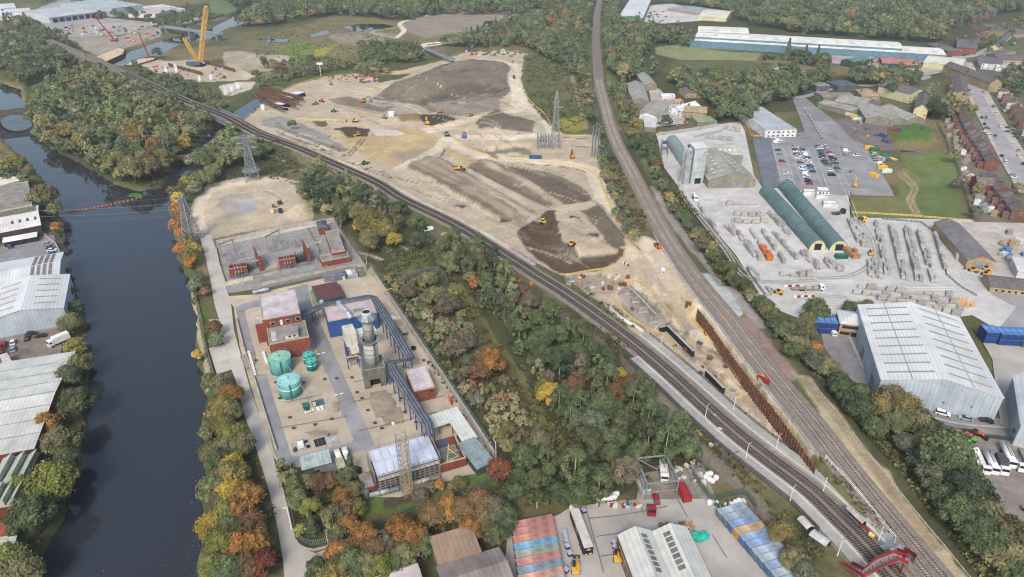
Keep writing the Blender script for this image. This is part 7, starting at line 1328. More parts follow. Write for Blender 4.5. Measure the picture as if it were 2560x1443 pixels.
for k in range(n):p=a.lerp(b,k/n)-o;q=a.lerp(b,(k+.92)/n)-o;sweep(MB(),[p,q],0,.5,0,1).build('barrier_block',red if k%2 else white,mb)
for(a,b),lab in((((1960,719),(2007,719)),'red and white barrier line behind the flatbed artic'),((1983,746),(2036,745))and(((1983,746),(2036,745)),'red and white barrier line in front of the flatbed artic'),(((1556,660),(1572,668)),'red and white barriers by the walkway at the works')):
 A,Bv=(Vector((*G(*p),.45))for p in(a,b));t=thing('water_barrier',lab,'barrier',tuple(A));n=max(4,int((Bv-A).length/1.5))
 for k in range(n):d=Bv-A;sweep(MB(),[d*(k/n),d*((k+.92)/n)],0,.45,0,.9).build('barrier_block',red if k%2 else white,t)
# ------------------------------------------------------------------ farm, far works, far sheds
for lab,A,B2,C2,h,rm,sh,rh,rd in(('dark barn at the far end of the farm row',(1612,214),(1642,214),(1630,186),5,asb,'gable',2.5,'y'),('big grey barn of the farm row beside the line',(1578,252),(1622,253),(1610,210),5,asb,'gable',3,'y'),('middle barn of the farm row with a white ridge',(1590,288),(1643,294),(1620,256),5,asb,'gable',3,'y'),('small pale shed at the near end of the farm row',(1612,318),(1640,319),(1628,293),4,rf_old,'mono',1,'x'),('black and white house in the farm yard',(1673,272),(1702,279),(1712,256),5,wcab,'gable',3,'y'),('stone farmhouse at the end of the yard',(1710,279),(1766,283),(1766,268),5,stonew,'gable',2.5,'x'),('long stone outbuilding behind the black and white house',(1668,262),(1710,256),(1706,246),4,stonew,'gable',2,'x'),('white glasshouse beyond the farm yard',(1655,242),(1688,242),(1688,234),3,wcab,'gable',1.2,'x'),('low green roofed shed behind the block wall',(1745,306),(1792,304),(1790,292),3,flat('moss_roof',140,156,120),'mono',.6,'x'),('dark house roof among the trees beyond the farm',(1715,232),(1770,230),(1764,218),5,slate,'gable',2.5,'x'),('dark green shed in the yard below the long white roof',(2103,150),(2134,156),(2161,147),6,flat('shed_roof_green',92,120,116),'gable',2,'y'),('pink roofed range right of the dark green shed',(2206,158),(2300,164),(2310,150),4,flat('pink_roof',176,118,110,var=.25),'gable',1.5,'x'),('cream roofed shed beside the street junction',(2309,156),(2404,166),(2386,145),6,rf_cream,'gable',2,'x'),('navy garage with a hipped roof below the dark conifers',(2097,216),(2148,214),(2142,200),5,MATS['blue_slate'],'hip',3,'x'),('flat roofed stone house left of the navy garage',(2043,214),(2076,213),(2075,200),6,felt_g,'flat',0,'x'),('long low shed above the container line',(2046,258),(2130,279),(2142,268),4,asb,'gable',1.5,'x'),('pale roofed works shed, upper of the cluster',(2060,245),(2138,243),(2132,230),4,flat('brown_roof',138,124,110),'gable',1.5,'x'),('grey works shed in the middle of the cluster',(2086,254),(2162,266),(2150,243),5,asb,'gable',2.5,'x'),('square stone house above the works sheds',(2155,239),(2200,241),(2196,226),6,stonew,'hip',3,'x'),('wide grey works shed with a pale gable, left of a pair',(2165,296),(2226,300),(2200,268),5,asb,'gable',2.5,'y'),('narrow grey works shed between two wider ones',(2227,300),(2270,303),(2240,268),5,asb,'gable',2.5,'y'),('dark brown gabled works shed at the right of the cluster',(2270,301),(2312,299),(2286,268),5,asb,'gable',3,'y'),('brick workshop behind the wide works sheds',(2170,262),(2200,266),(2196,252),4,slate,'gable',2,'x'),('tall cream gabled house above the dark tree',(2286,272),(2320,276),(2312,236),9,slate,'gable',4,'y'),('brick terrace standing end on behind the cream gable',(2276,236),(2316,230),(2312,200),8,slate,'gable',3.5,'y'),('long terrace with three gables on the left of the street',(2384,236),(2424,240),(2402,196),9,slate,'gable',4,'y'),('stone terrace on the right of the street near the junction',(2476,208),(2506,208),(2480,164),8,slate,'gable',4,'y'),('stone row with a cream end at the top of the street',(2476,118),(2496,120),(2540,84),7,slate,'gable',3,'y'),('red brick house by the junction',(2368,128),(2408,128),(2402,110),6,slate,'hip',3,'x'),('dark stone terrace behind the junction brick house',(2392,118),(2444,122),(2446,100),7,slate,'gable',3,'x'),('white house at the right of the junction',(2456,158),(2508,162),(2505,145),6,slate,'gable',2.5,'x'),('long white flat building right of the junction',(2490,168),(2580,176),(2578,160),4,felt,'flat',0,'x'),('brown terrace roof right of the junction',(2500,150),(2570,152),(2566,138),7,slate,'gable',3,'x'),('stone block above the junction',(2496,138),(2540,130),(2536,118),7,slate,'flat',0,'x'),('house roofs in the top right corner, left one',(2475,72),(2510,72),(2506,60),6,slate,'gable',3,'x'),('house roofs in the top right corner, right one',(2530,86),(2570,80),(2566,62),6,slate,'gable',3,'x'),('tall green walled warehouse with a white roof beside the right line',(1546,44),(1607,46),(1606,-6),9,roof_w,'gable',3,'y'),('cream roofed brick warehouse in the top trees',(1745,42),(1816,46),(1808,26),5,rf_cream,'gable',3,'x'),('long grey glasshouse range in the top trees',(1668,22),(1756,34),(1748,18),4,flat('glasshouse',150,158,160),'gable',1.5,'x'),('row of brick terraced houses far off at the top of the woods',(1800,6),(1860,6),(1860,-4),6,slate,'gable',3,'x'),('white sheds in the top left corner, upper one',(-20,24),(40,20),(36,8),6,roof_w,'gable',2,'x'),('white sheds in the top left corner, lower one',(-20,42),(75,36),(70,20),6,roof_w,'gable',2,'x'),('great grey warehouse at the top edge',(279,22),(356,12),(330,-12),12,MATS['silo_cladding'],'gable',3,'x'),('white fronted low building with grey roof right of the great warehouse',(320,36),(390,36),(384,18),5,felt,'flat',0,'x'),('blue and white shed right of the white fronted building',(388,30),(462,22),(450,8),4,roof_w,'mono',.8,'x'),('brick terrace by the red lorries at the left edge',(-10,92),(50,86),(46,74),6,slate,'gable',3,'x'),('red and white roofed shed at the left edge',(46,112),(80,108),(80,98),4,red,'mono',.6,'x'),('blue sheeted shed among the left woods',(70,132),(96,126),(94,118),3,flat('tarp_blue2',60,90,150),'mono',.5,'x'),('cabin shed by the garden slope, white roofed',(1972,195),(1995,195),(2000,172),5,rf_old,'gable',2,'y')):
 wm_=tgreen if 'green walled' in lab else flat('dark_green_wall',52,82,72)if 'dark green' in lab else MATS['blue_slate']if 'navy' in lab else cream_w if 'cream' in lab else brick if 'brick' in lab else wcab if 'white' in lab else clad_b if 'great' in lab else stonew if('stone' in lab or 'terrace' in lab or 'house' in lab)else MATS['barn_cladding']
 t,L,W=B(lab,A,B2,C2,h,wm_,rm,sh,rh,rd,name='house' if('house' in lab and 'ware' not in lab and 'glass' not in lab)or 'terrace' in lab else 'shed')
 if 'terrace' in lab or 'house' in lab and 'ware' not in lab and 'glass' not in lab:winrow(t,'f',max(2,int(L/4)),1,L-1,1.1,1.1,1.2,frame_w);winrow(t,'f',max(2,int(L/4)),1,L-1,3.9,1.1,1.2,frame_w);MB().box(L*.1,W/2-.5,h,L*.1+.8,W/2+.5,h+rh+1.2).box(L*.8,W/2-.5,h,L*.8+.8,W/2+.5,h+rh+1.2).build('chimney',brick,t)
t,L,W=B('big grey arched hangar with dark open bays at the top left',(121,45),(260,28),(236,10),8,clad_w,flat('hangar_roof',176,182,184,var=.12,kind='ribx'),'vault',4,'x',name='hangar')
for k in range(8):onface(t,'f',L*(.06+.115*k),0,L*.085,6,darkglass,'open_bay')
for lab,A,B2,C2,h in(('front range of the long white roofed factory with blue walls',(1726,101),(2365,138),(2356,121),8),('middle range of the long white roofed factory',(1738,92),(2256,122),(2250,106),11),('short back range with rooflights on the long white factory',(1745,80),(1872,85),(1870,70),13)):
 t,L,W=B(lab,A,B2,C2,h,tblue,flat('factory_roof',216,216,208,var=.08,kind='ribx'),rh=1.6,name='factory');rooflights(t,max(8,int(L/14)),(3,L-3),5,.35,.6,h,1.6,W,flat('cream_rooflight',206,200,164),ridge='x',side=(0,))
def house_proto(wm,hip,wd=7.4,dp=8.2):
 t=thing('house','x','house');h=5.6;t['L']=wd;t['W']=dp;shell_of(t,wd,dp,h,wm,slate,'hip' if hip else 'gable',2.8,'x',.35)
 MB().box(wd*.15,dp,0,wd*.6,dp+3.6,3.4).build('rear_extension',wm,t);MB().extr([(dp-.05,3.45),(dp+3.8,3.1),(dp+3.8,3.25),(dp-.05,3.6)],wd*.12,wd*.63,'x').build('extension_roof',slate,t)
 for x in(.12,.6):onface(t,'f',wd*x,3.5,1.4,1.3,darkglass,'window',frame_w);onface(t,'b',wd*x,3.5,1.2,1.2,darkglass,'window',frame_w)
 onface(t,'f',wd*.12,.9,2,1.5,darkglass,'window',frame_w);onface(t,'f',wd*.66,0,1,2.1,white,'door');onface(t,'b',wd*.7,0,1,2.1,white,'door')
 for x in(0,):onface(t,'l',dp*.4,3.4,.9,1.1,darkglass,'window',frame_w);onface(t,'r',dp*.4,3.4,.9,1.1,darkglass,'window',frame_w)
 MB().box(wd*.8,dp*.45,h,wd*.8+.7,dp*.45+1.1,h+3.8).build('chimney',brick,t);return t
hb_=flat('house_brick',122,80,68,kind='brick',var=.25,scale=.6);HP=[house_proto(hb_,False),house_proto(flat('pale_brick',138,100,86,kind='brick',var=.2),True),house_proto(flat('brown_brick',112,84,72,kind='brick',var=.2),False),house_proto(flat('cream_render2',200,192,172),True)];HN=['red brick gabled','pale brick hip roofed','brown brick gabled','cream rendered hip roofed'];used=set()
def houses(lab,P,n,flip,seq):
 L=[Vector(p)for p in smooth_line([(*G(*p),0)for p in P],8)];tot=sum((b-a).length for a,b in zip(L[:-1],L[1:]));R_=resample(L,tot/n);N=nrm(R_)
 for i in range(min(n,len(R_))):
  p=R_[i];u=N[i]*(-1 if not flip else 1);rz=math.atan2(u.y,u.x)+PI/2;k=seq[i%len(seq)];l=f'{HN[k]} house, {ordn(i)} down the {lab}';z=.2
  if k in used:dup(HP[k],(p.x,p.y,z),rz,l,'houses along the terraced street')
  else:used.add(k);HP[k].location=(p.x,p.y,z);HP[k].rotation_euler[2]=rz;tag(HP[k],l,None,'houses along the terraced street')
houses('row on the left of the street',[(2418,300),(2432,330),(2450,362),(2478,400),(2500,440)],13,False,[0,0,2,2,1,0,1,1,2,1,1,0]);houses('near left row by the shuttered shed',[(2490,470),(2520,500),(2545,530),(2580,575)],6,False,[0,2,0,1]);houses('row at the edge of the top woods',[(2400,66),(2450,52),(2500,40)],6,True,[2,1,0]);houses('row in the top right corner',[(2480,84),(2530,68),(2580,48)],6,True,[0,2,1,0]);houses('row beyond the junction',[(2410,108),(2465,96),(2530,66)],7,True,[2,0,1,2]);houses('short row behind the white flat building',[(2520,182),(2560,196),(2590,230)],5,True,[0,1,2]);houses('row on the right of the street',[(2490,240),(2515,275),(2535,310),(2562,355),(2600,420)],10,True,[3,1,3,0,2,0])
B('detached red brick house with a brown roof in the near left row',(2446,462),(2494,466),(2492,448),5.6,brick,flat('brown_tile',118,106,98),rh=2.8,name='house')
shed_m=MB().box(-2.2,-1.5,0,2.2,1.5,2.2).extr([(-1.6,2.2),(1.6,2.2),(1.6,2.3),(0,2.9),(-1.6,2.3)],-2.3,2.3,'x').mesh('garden_shed',flat('shed_mix',150,146,140,var=.3));rnd=random.Random(3)
for i in range(34):
 f=i/34;x,y=G(2365+f*105+rnd.uniform(-14,18),295+f*255+rnd.uniform(-6,6));o=obj('garden_shed',shed_m);o.location=(x,y,.2);o.rotation_euler[2]=.9+rnd.uniform(-.2,.2);paint(o,rnd.choice((wcab,felt_g,roof_g,MATS['shed_mix'],stonew)));tag(o,f'garden shed or lean-to behind the left row of houses, {ordn(i)} from the far end','garden shed','sheds in the back gardens')
# ------------------------------------------------------------------ bridges, piers and girders
def deckbridge(name,lab,P,w,z,m,piers,rail=None,th=1.2,arch=0):
 L=[Vector((*G(*p,z),z))for p in P];o=L[0].copy();o.z=0;t=thing(name,lab,'bridge',tuple(o));Q=[p-o for p in L];sweep(MB(),Q,0,w,-th,0).build('deck',m,t)
 for s in(-w/2,w/2):sweep(MB(),Q,s,.4,0,1.2).build('parapet',rail or m,t)
 for f in piers:
  d=Q[-1]-Q[0];c=Q[0]+d*f;a=math.atan2(d.y,d.x);MB().box(-1.2,-w/2,-5,1.2,w/2,z-th,a,c.x,c.y).build('pier',m,t)
 if arch:
  d=Q[-1]-Q[0];Ld=d.length;a=math.atan2(d.y,d.x);mb=MB();n=12;c0,c1=piers[0]*Ld+1,piers[-1]*Ld-1;pr=[(c0,z-th),(c0,-2)]+[((c0+c1)/2-(c1-c0)/2*math.cos(PI*k/n),-2+(z-th-.4+2)*math.sin(PI*k/n))for k in range(n+1)][1:-1]+[(c1,-2),(c1,z-th)];mb.extr(pr,-w/2+.05,w/2-.05,'y');ob=mb.build('arch_face',m,t);ob.rotation_euler[2]=a;ob.location=(Q[0].x,Q[0].y,0)
stone_d=flat('sooty_stone',92,84,78,var=.35,scale=.7);deckbridge('stone_bridge','dark stone arch bridge over the river at the left edge',[(-60,288),(100,272)],8,8,stone_d,(.28,.84),arch=1,th=1.6)
deckbridge('road_bridge','far grey truss bridge over the upper river',[(404,66),(552,86)],7,8,palis,(.1,.5,.95),steel);deckbridge('pipe_bridge_low','low rusty pipe bridge across the channel mouth',[(436,396),(506,386)],3,2.5,flat('rust_pipe',110,86,74),(.05,.95));deckbridge('access_bridge','grey temporary access bridge leading to the works',[(1062,122),(1130,150)],6,3,steel,(.05,.95),palis);deckbridge('footbridge_far','pale boardwalk by the upper river',[(445,68),(560,36)],3,1.5,felt_g,(.1,.5,.9))
for i,P in enumerate(([(205,140,6.2),(243,155,6.2)],[(528,278,6.2),(585,302,6.2)])):
 L=[Vector((*G(*p),p[2]))for p in P];o=L[0].copy();t=thing('railway_viaduct',f'{("grey railway bridge at the far end of the wooded bend","stone and steel railway bridge over the channel")[i]}','bridge',tuple(o));Q=[p-o for p in L]
 for s in(-6.6,6.6):sweep(MB(),Q,s,.5,-3,1.8).build('girder',palis,t)
 for f in(0,.5,1):c=Q[0].lerp(Q[-1],f);d=Q[-1];MB().box(-1.5,-6.3,-11,1.5,6.3,-.6,math.atan2(d.y,d.x),c.x,c.y).build('pier',stone_d,t)
def girder(a,b,z,h,lab,grp='rusty bridge girders',m=rust):
 A,Bv=(Vector((*G(*p,z+h),z))for p in(a,b));t=thing('steel_girder',lab,'girder',tuple(A),group=grp);Q=[Vector((0,0,0)),Bv-A];mb=MB();sweep(mb,Q,0,.25,0,h);mb.build('web',m,t);mb=MB();sweep(mb,Q,0,.7,h,h+.12);mb.build('top_flange',m,t);sweep(MB(),Q,0,1.1,-.15,0).build('bottom_flange',m,t);mb=MB();d=Q[1]
 for k in range(9):c=d*(k/8);mb.box(-.1,-.5,0,.1,.5,h,math.atan2(d.y,d.x),c.x,c.y)
 mb.build('stiffener',m,t)
for i,(a,b)in enumerate((((657,217),(754,241)),((652,225),(743,249)),((640,231),(736,258)),((630,236),(704,267)))):
 girder(a,b,4,1.4,f'rusty bridge girder, {ORD[i]} from the canal in the set of four resting on white abutments');girder((a[0]+3,a[1]+4),(b[0]+3,b[1]+4),4,1.4,f'rusty bridge girder, twin of the {ORD[i]} from the canal in the set of four')
girder((421,158),(504,180),.5,3,'rusty girder lying left of the yellow crane','girders near the crane');girder((512,151),(586,172),.5,3,'rusty girder lying right of the yellow crane','girders near the crane')
for i,(a,b)in enumerate((((704,268),(722,276)),((718,254),(742,270)),((742,242),(776,264)))):
 A=Vector((*G(*a),.2));t=thing('abutment',f'white topped black concrete abutment, {ORD[i]} from the left line','abutment',tuple(A),R(-28),'abutments under the girders');MB().box(-4,-5,0,6,5,3.4).build('block',blackm,t);MB().box(-3.9,-4.9,3.4,5.9,4.9,3.6).build('white_top',wcab,t);MB().box(6,-7,0,14,-6.4,2.4).build('wing_wall',blackm,t);MB().box(6,-7,2.4,14,-6.4,2.6).build('wall_top',wcab,t)
for i,(a,b,c)in enumerate(((417,185,166),(442,182,160),(500,205,190),(529,201,186),(566,238,220),(581,231,213),(596,224,206),(658,277,262))):
 x,y=G(a,b);t=thing('concrete_pier',f'white concrete bridge pier, {ORD[i]} from the far river','pier',(x,y,.1),R(20),'concrete bridge piers');h=hgt(a,b,c);MB().box(-1.4,-.9,0,1.4,.9,h).build('shaft',wcab,t);MB().box(-2.4,-1.8,0,2.4,1.8,.5).build('footing',cblk,t)
for lab,P in(('rusty sheet piled dock filled with sand beside the far river',[(237,146),(300,121),(314,126),(310,138),(262,160)]),('long red sheet piled dock wall near the leaning red crane',[(311,166),(352,150),(392,147),(388,152),(330,168)])):
 W_=[G(*p)for p in P];t=thing('cofferdam',lab,'dock',(*W_[0],0));Q=[(x-W_[0][0],y-W_[0][1])for x,y in W_];MB().prism(Q,-2,1.4).build('sheet_piles',rust,t);c=(sum(q[0]for q in Q)/5,sum(q[1]for q in Q)/5);MB().prism([(c[0]+(x-c[0])*.9,c[1]+(y-c[1])*.9)for x,y in Q],1.4,1.6).build('sand_fill',flat('sand_fill',206,186,156),t)
fl=MB().lathe([(.3,-.5),(.75,-.35),(.8,.35),(.3,.5)],12).mesh('boom_float',flat('float_orange',160,92,78,var=.1));A,Bv=Vector((*G(150,533,-1.5),-1.3)),Vector((*G(352,495,-1.5),-1.3))
for i in range(21):
 f=i/20;s=.6 if i<3 else .95;p=A.lerp(Bv,f);q=math.sin(f*PI)*-3;o=obj('boom_float',fl);o.location=(p.x,p.y+q,p.z);o.scale=(s,s,s);o.rotation_euler=(PI/2,0,.4);tag(o,f'orange float, {ordn(i)} from the left bank in the boom across the river','float','orange floats across the river')
t=thing('boom_rope','rope joining the orange floats across the river','rope',tuple(A));mb=MB();mb.path([(A.lerp(Bv,k/20)-A)+Vector((0,-3*math.sin(k/20*PI),.05))for k in range(21)],.1,4);mb.build('rope',steel_d,t)
t=thing('white_cube','white boxy cabin by the yellow and black loader','cabin',(*G(979,291),.1));MB().box(-2.4,-2,0,2.4,2,3.6).build('cabin',wcab,t);MB().box(-2.5,-2.1,3.6,2.5,2.1,3.75).build('roof',white,t)
t=thing('blue_skip','long blue skip on the bare ground near the piling rig','skip',(*G(1338,397),.1));MB().extr([(-4,0),(4,0),(4.4,2.2),(-4.4,2.2)],-1.3,1.3,'y').build('body',bluec,t);MB().box(-4,-1.2,2.2,4,1.2,2.25).build('contents',steel_d,t)
t=thing('sign_board','white sign board on a tall post beside the canal track','sign',(*G(803,192),0));MB().bar((0,0,0),(0,0,12),.2).build('post',white,t);MB().box(-3,-.1,12,3,.1,14).build('board',white,t)
def person(px,py,rz,lab):
 x,y,z=GT(px,py);me=bpy.data.meshes.new('person');J=[(0,0,.95),(0,0,1.2),(0,0,1.42),(0,0,1.56),(0,0,1.7),(.1,0,.92),(.13,.06,.5),(.14,.02,.06),(.14,.14,.03),(-.1,0,.92),(-.12,-.08,.5),(-.13,-.12,.06),(-.13,.0,.03),(.2,0,1.4),(.27,.05,1.12),(.24,.24,.95),(-.2,0,1.4),(-.27,.05,1.12),(-.22,.26,1.0)];Rr=[.15,.16,.17,.07,.12,.1,.075,.055,.05,.1,.075,.055,.05,.08,.055,.045,.08,.055,.045]
 me.from_pydata(J,[(0,1),(1,2),(2,3),(3,4),(0,5),(5,6),(6,7),(7,8),(0,9),(9,10),(10,11),(11,12),(2,13),(13,14),(14,15),(2,16),(16,17),(17,18)],[]);o=bpy.data.objects.new('person',me);C.objects.link(o);me.materials.append(orange);o.location=(x,y,z+.02);o.rotation_euler[2]=rz;o.scale=(1.05,1.05,1.05);md=o.modifiers.new('skin','SKIN');o.modifiers.new('sub','SUBSURF').levels=1
 for v,r in zip(me.skin_vertices[0].data,Rr):v.radius=(r,r)
 me.skin_vertices[0].data[0].use_root=True;MB().lathe([(.14,1.68),(.15,1.76),(.1,1.86),(.02,1.88)],10).build('helmet',white,o);tag(o,lab,'person')
person(1953,1062,.5,'person in orange working clothes on the pale boards, left of two below the sheet piles');person(1967,1053,2.2,'person in orange working clothes close against the sheet piles');person(2310,1260,1.2,'person in orange working clothes on the bank beside the white edge board');person(2014,737,0,'person in orange working clothes beside the flatbed artic');person(1548,737,.4,'person in orange working clothes by the first cross wall')
bn={'o':(232,104,62),'k':(44,46,52),'g':(84,196,60),'b':(50,80,150),'y':(236,160,60),'p':(226,130,110)}
for i,e in enumerate('2390,1086y 2398,1088y 2404,1086k 2412,1085k 2420,1087k 2428,1088k 2408,1094o 2416,1093o 2425,1098p 2430,1102p 2418,1110g 2432,1108g 2444,1090o 2455,1096o 2436,1085k 2462,1102k 2310,1085o 2325,1090o 2340,1095y 2350,1080k 2470,1290b 2480,1296o 2492,1305o 2560,1280o'.split()):
 a,b=e.split(',');c=b[-1];x,y=G(float(a),float(b[:-1]));m=flat('bin_'+c,*bn[c],rough=.6);t=thing('wheeled_bin',f'{dict(o="orange lidded",k="black",g="green lidded",b="blue",y="yellow lidded",p="pink lidded")[c]} wheeled bin in the bin yard, {ordn(i)} from the upper left','bin',(x,y,.4),.2*(i%4),'bins in the bin yard');MB().extr([(-.55,.15),(.55,.15),(.65,1.2),(-.65,1.2)],-.7,.7,'y').build('body',m if c in 'kb' else flat('bin_k',44,46,52),t);MB().extr([(-.68,1.2),(.68,1.2),(.6,1.36),(-.6,1.36)],-.73,.73,'y').build('lid',m,t)
# ------------------------------------------------------------------ trees
FOL={'green':(109,120,84),'dark green':(93,106,80),'mid green':(125,132,91),'olive':(140,136,99),'yellow green':(146,148,83),'yellow':(199,170,83),'gold':(157,143,89),'orange':(178,124,72),'russet':(138,104,78),'red':(146,91,71),'brown':(127,118,99),'grey green':(117,123,99)}
FOL2={'yellow green':(100,110,58),'yellow':(150,136,66),'gold':(112,110,66),'orange':(122,104,62),'russet':(106,96,66),'red':(128,80,60)}
FM={k:flat('foliage_'+k.replace(' ','_'),*v,rough=.8,var=.32,scale=1.7,detail=4,vc=True,objrand=.2,spec=.15,rgb2=lin(FOL2[k])if k in FOL2 else None)for k,v in FOL.items()}
bark=flat('bark',84,74,62,var=.3);bark_w=flat('birch_bark',196,190,180,var=.25,scale=2)
for m_ in FM.values():
 nt_=m_.node_tree;b_=nt_.nodes['Principled BSDF'];tl=nt_.nodes.new('ShaderNodeBsdfTranslucent');ms=nt_.nodes.new('ShaderNodeMixShader');ms.inputs[0].default_value=.3
 src=b_.inputs['Base Color'].links[0].from_socket;nt_.links.new(src,tl.inputs[0]);nt_.links.new(b_.outputs[0],ms.inputs[1]);nt_.links.new(tl.outputs[0],ms.inputs[2]);nt_.links.new(ms.outputs[0],nt_.nodes['Material Output'].inputs[0])
def crown_arrays(kind,nl,per,ls,seed):
 g=np.random.default_rng(seed);P=[];Nn=[];Br=[]
 if kind=='conifer':
  n=nl*per;z=g.uniform(0,1,n)**1.3;a=g.uniform(0,2*PI,n);tier=.75+.25*np.sin(z*38);rr=(1-z)*tier*g.uniform(.72,1.05,n)+.03
  P.append(np.stack([rr*np.cos(a),rr*np.sin(a),z*3.2-1.2],1));Nn.append(np.stack([np.cos(a),np.sin(a),np.full(n,.7)],1));Br.append(g.uniform(.75,1.2,n))
 else:
  vz={'round':.95,'tall':1.75,'bush':.7}[kind]
  for i in range(nl):
   d=g.normal(size=3);d/=np.linalg.norm(d);d[2]=abs(d[2])*1.15-.35 if kind!='tall' else d[2]
   rad=g.uniform(.5,.78);c=d*np.array([rad,rad,vz*rad]);lr=g.uniform(.22,.4)*(1 if kind!='tall' else .9)
   if kind=='tall':c[:2]*=1-.45*max(0,c[2]/vz)
   q=g.normal(size=(per,3));q/=np.linalg.norm(q,axis=1)[:,None];q=q+d*.55;q/=np.linalg.norm(q,axis=1)[:,None]
   rr=lr*np.where(g.uniform(size=per)<.14,g.uniform(1,1.45,per),g.uniform(.5,1.0,per)**.5)[:,None]*np.array([1,1,.85]);P.append(c+q*rr);Nn.append(q+g.normal(size=(per,3))*.35+np.array([0,0,.6]));Br.append(g.uniform(.74,1.26,per)*g.uniform(.82,1.16))
 P=np.concatenate(P);N=np.concatenate(Nn);B_=np.concatenate(Br);N/=np.linalg.norm(N,axis=1)[:,None]
 t=np.cross(N,g.normal(size=N.shape));t/=np.linalg.norm(t,axis=1)[:,None];b=np.cross(N,t);s=(ls*g.uniform(.6,1.25,len(P)))[:,None]
 V=np.stack([P-t*s*.62,P-b*s*.5,P+t*s*.62,P+b*s*.5],1);return V.reshape(-1,3),np.repeat(B_,4)
def leaf_mesh(name,V,B_,m=None):
 me=bpy.data.meshes.new(name);n=len(V)//4;me.vertices.add(len(V));me.vertices.foreach_set('co',V.astype(np.float32).ravel());me.loops.add(len(V));me.loops.foreach_set('vertex_index',np.arange(len(V),dtype=np.int32))
 me.polygons.add(n);me.polygons.foreach_set('loop_start',np.arange(n,dtype=np.int32)*4);me.polygons.foreach_set('loop_total',np.full(n,4,np.int32));me.update()
 c=np.ones((len(V),4),np.float32);c[:,:3]=B_ if B_.ndim==2 else B_[:,None];me.color_attributes.new('Col','FLOAT_COLOR','POINT').data.foreach_set('color',c.ravel())
 if m:me.materials.append(m)
 return me
PROT={k:[leaf_mesh('crown',*crown_arrays(k,nl,per,ls,100*i+len(k)),FM['green'])for i in range(n)]for k,nl,per,ls,n in(('round',34,150,.105,5),('tall',36,84,.115,4),('conifer',10,160,.2,2),('bush',14,80,.19,3))}
LOW={k:[crown_arrays(k,nl,per,ls,55*i+3)for i in range(5)]for k,nl,per,ls in(('round',22,34,.19),('tall',18,30,.2),('conifer',5,50,.34),('bush',9,18,.34))}
def trunk_mesh(kind,m):
 mb=MB();rnd=random.Random(len(kind))
 if kind=='tall':mb.bar((0,0,-1.9),(.05,0,1.2),.045,.015,n=6)
 elif kind=='conifer':mb.bar((0,0,-1.5),(0,0,1.9),.06,.01,n=6)
 else:
  mb.bar((0,0,-1.35),(0,0,-.2),.085,.06,n=7)
 for k in range(0 if kind=='tall' else 5):a=k*1.1;z=-.5+.12*k;mb.bar((0,0,z-.2),(.62*math.cos(a),.62*math.sin(a),z+.35),.03,.008,n=5)
 return mb.mesh('trunk',m)
TRK={k:trunk_mesh(k,bark_w if k=='tall' else bark)for k in('round','tall','conifer','bush')}
BASE={'round':1.3,'tall':1.85,'conifer':1.3,'bush':.55}
TREES=[]
def tr(px,py,r,col,kind='round',place='',zs=1.0):
 z=BASE[kind]*r*.9;x,y=G(px,py,z);TREES.append((x,y,r,kind,col,place,zs))
rt=random.Random(21)
def inpoly(x,y,P):
 c=False;j=len(P)-1
 for i in range(len(P)):
  if(P[i][1]>y)!=(P[j][1]>y)and x<(P[j][0]-P[i][0])*(y-P[i][1])/(P[j][1]-P[i][1])+P[i][0]:c=not c
  j=i
 return c
def grove(P,r0,r1,place,mix,sp=1.25,kinds=(('round',1),),n=4000,z=5.0):
 W_=[G(a,b,z)for a,b in P];xs=[p[0]for p in W_];ys_=[p[1]for p in W_];got=[(t[0],t[1],t[2])for t in TREES if min(xs)-12<t[0]<max(xs)+12 and min(ys_)-12<t[1]<max(ys_)+12]
 cs,ws=zip(*mix);ks,kw=zip(*kinds);n=int(min(n,60+abs(sum(W_[i][0]*W_[i-1][1]-W_[i-1][0]*W_[i][1]for i in range(len(W_))))*.5/(r0*r0)*2.2))
 for _ in range(n):
  x,y=rt.uniform(min(xs),max(xs)),rt.uniform(min(ys_),max(ys_));r=rt.uniform(r0,r1)
  if not inpoly(x,y,W_):continue
  if any((x-a)**2+(y-b)**2<((r+c)*.5*sp)**2 for a,b,c in got):continue
  got.append((x,y,r));cl=rt.choices(cs,ws)[0]
  if fbm(np.array([x]),np.array([y]),45,77,2)[0]>.58 and len(cs)>2:cl=cs[1]
  TREES.append((x,y,r,(kd:=rt.choices(ks,kw)[0]),'dark green' if kd=='conifer' else cl,place,rt.uniform(.85,1.2)))
GRN=(('green',5),('mid green',4),('dark green',3),('olive',3),('grey green',2),('russet',.4),('gold',.5))
FAR=(('dark green',4),('green',5),('mid green',4),('olive',2.5),('grey green',2),('gold',.5),('russet',.4),('orange',.2));AUT=(('orange',3),('olive',3),('yellow',1.6),('russet',2),('yellow green',2),('green',2),('red',1));WD=(('olive',3),('green',4),('mid green',3),('brown',2.2),('dark green',2.2),('russet',1.3),('orange',.8),('grey green',1.5))
pl='on the near left river bank'
for a in((135,1195,7.4,'yellow green'),(190,1005,6.2,'green'),(215,960,5.5,'grey green'),(115,1058,4,'orange'),(150,1105,5.6,'olive'),(195,1090,5.6,'green'),(75,1290,6.4,'green'),(125,1300,5,'mid green'),(85,1375,6.2,'gold'),(60,1425,5.5,'olive'),(130,1410,4.5,'brown'),(200,905,5,'olive'),(185,868,4.4,'gold'),(225,880,5,'green'),(205,825,5.2,'yellow green'),(175,805,4.6,'olive'),(190,765,3.4,'dark green'),(178,728,2.8,'dark green'),(170,940,4.6,'grey green'),(55,1215,3.6,'yellow green'),(225,1035,5,'green'),(170,1150,5,'green'),(20,1400,5,'yellow green'),(110,1245,4.5,'green')):tr(*a,place=pl)
pl='on the left bank by the factory'
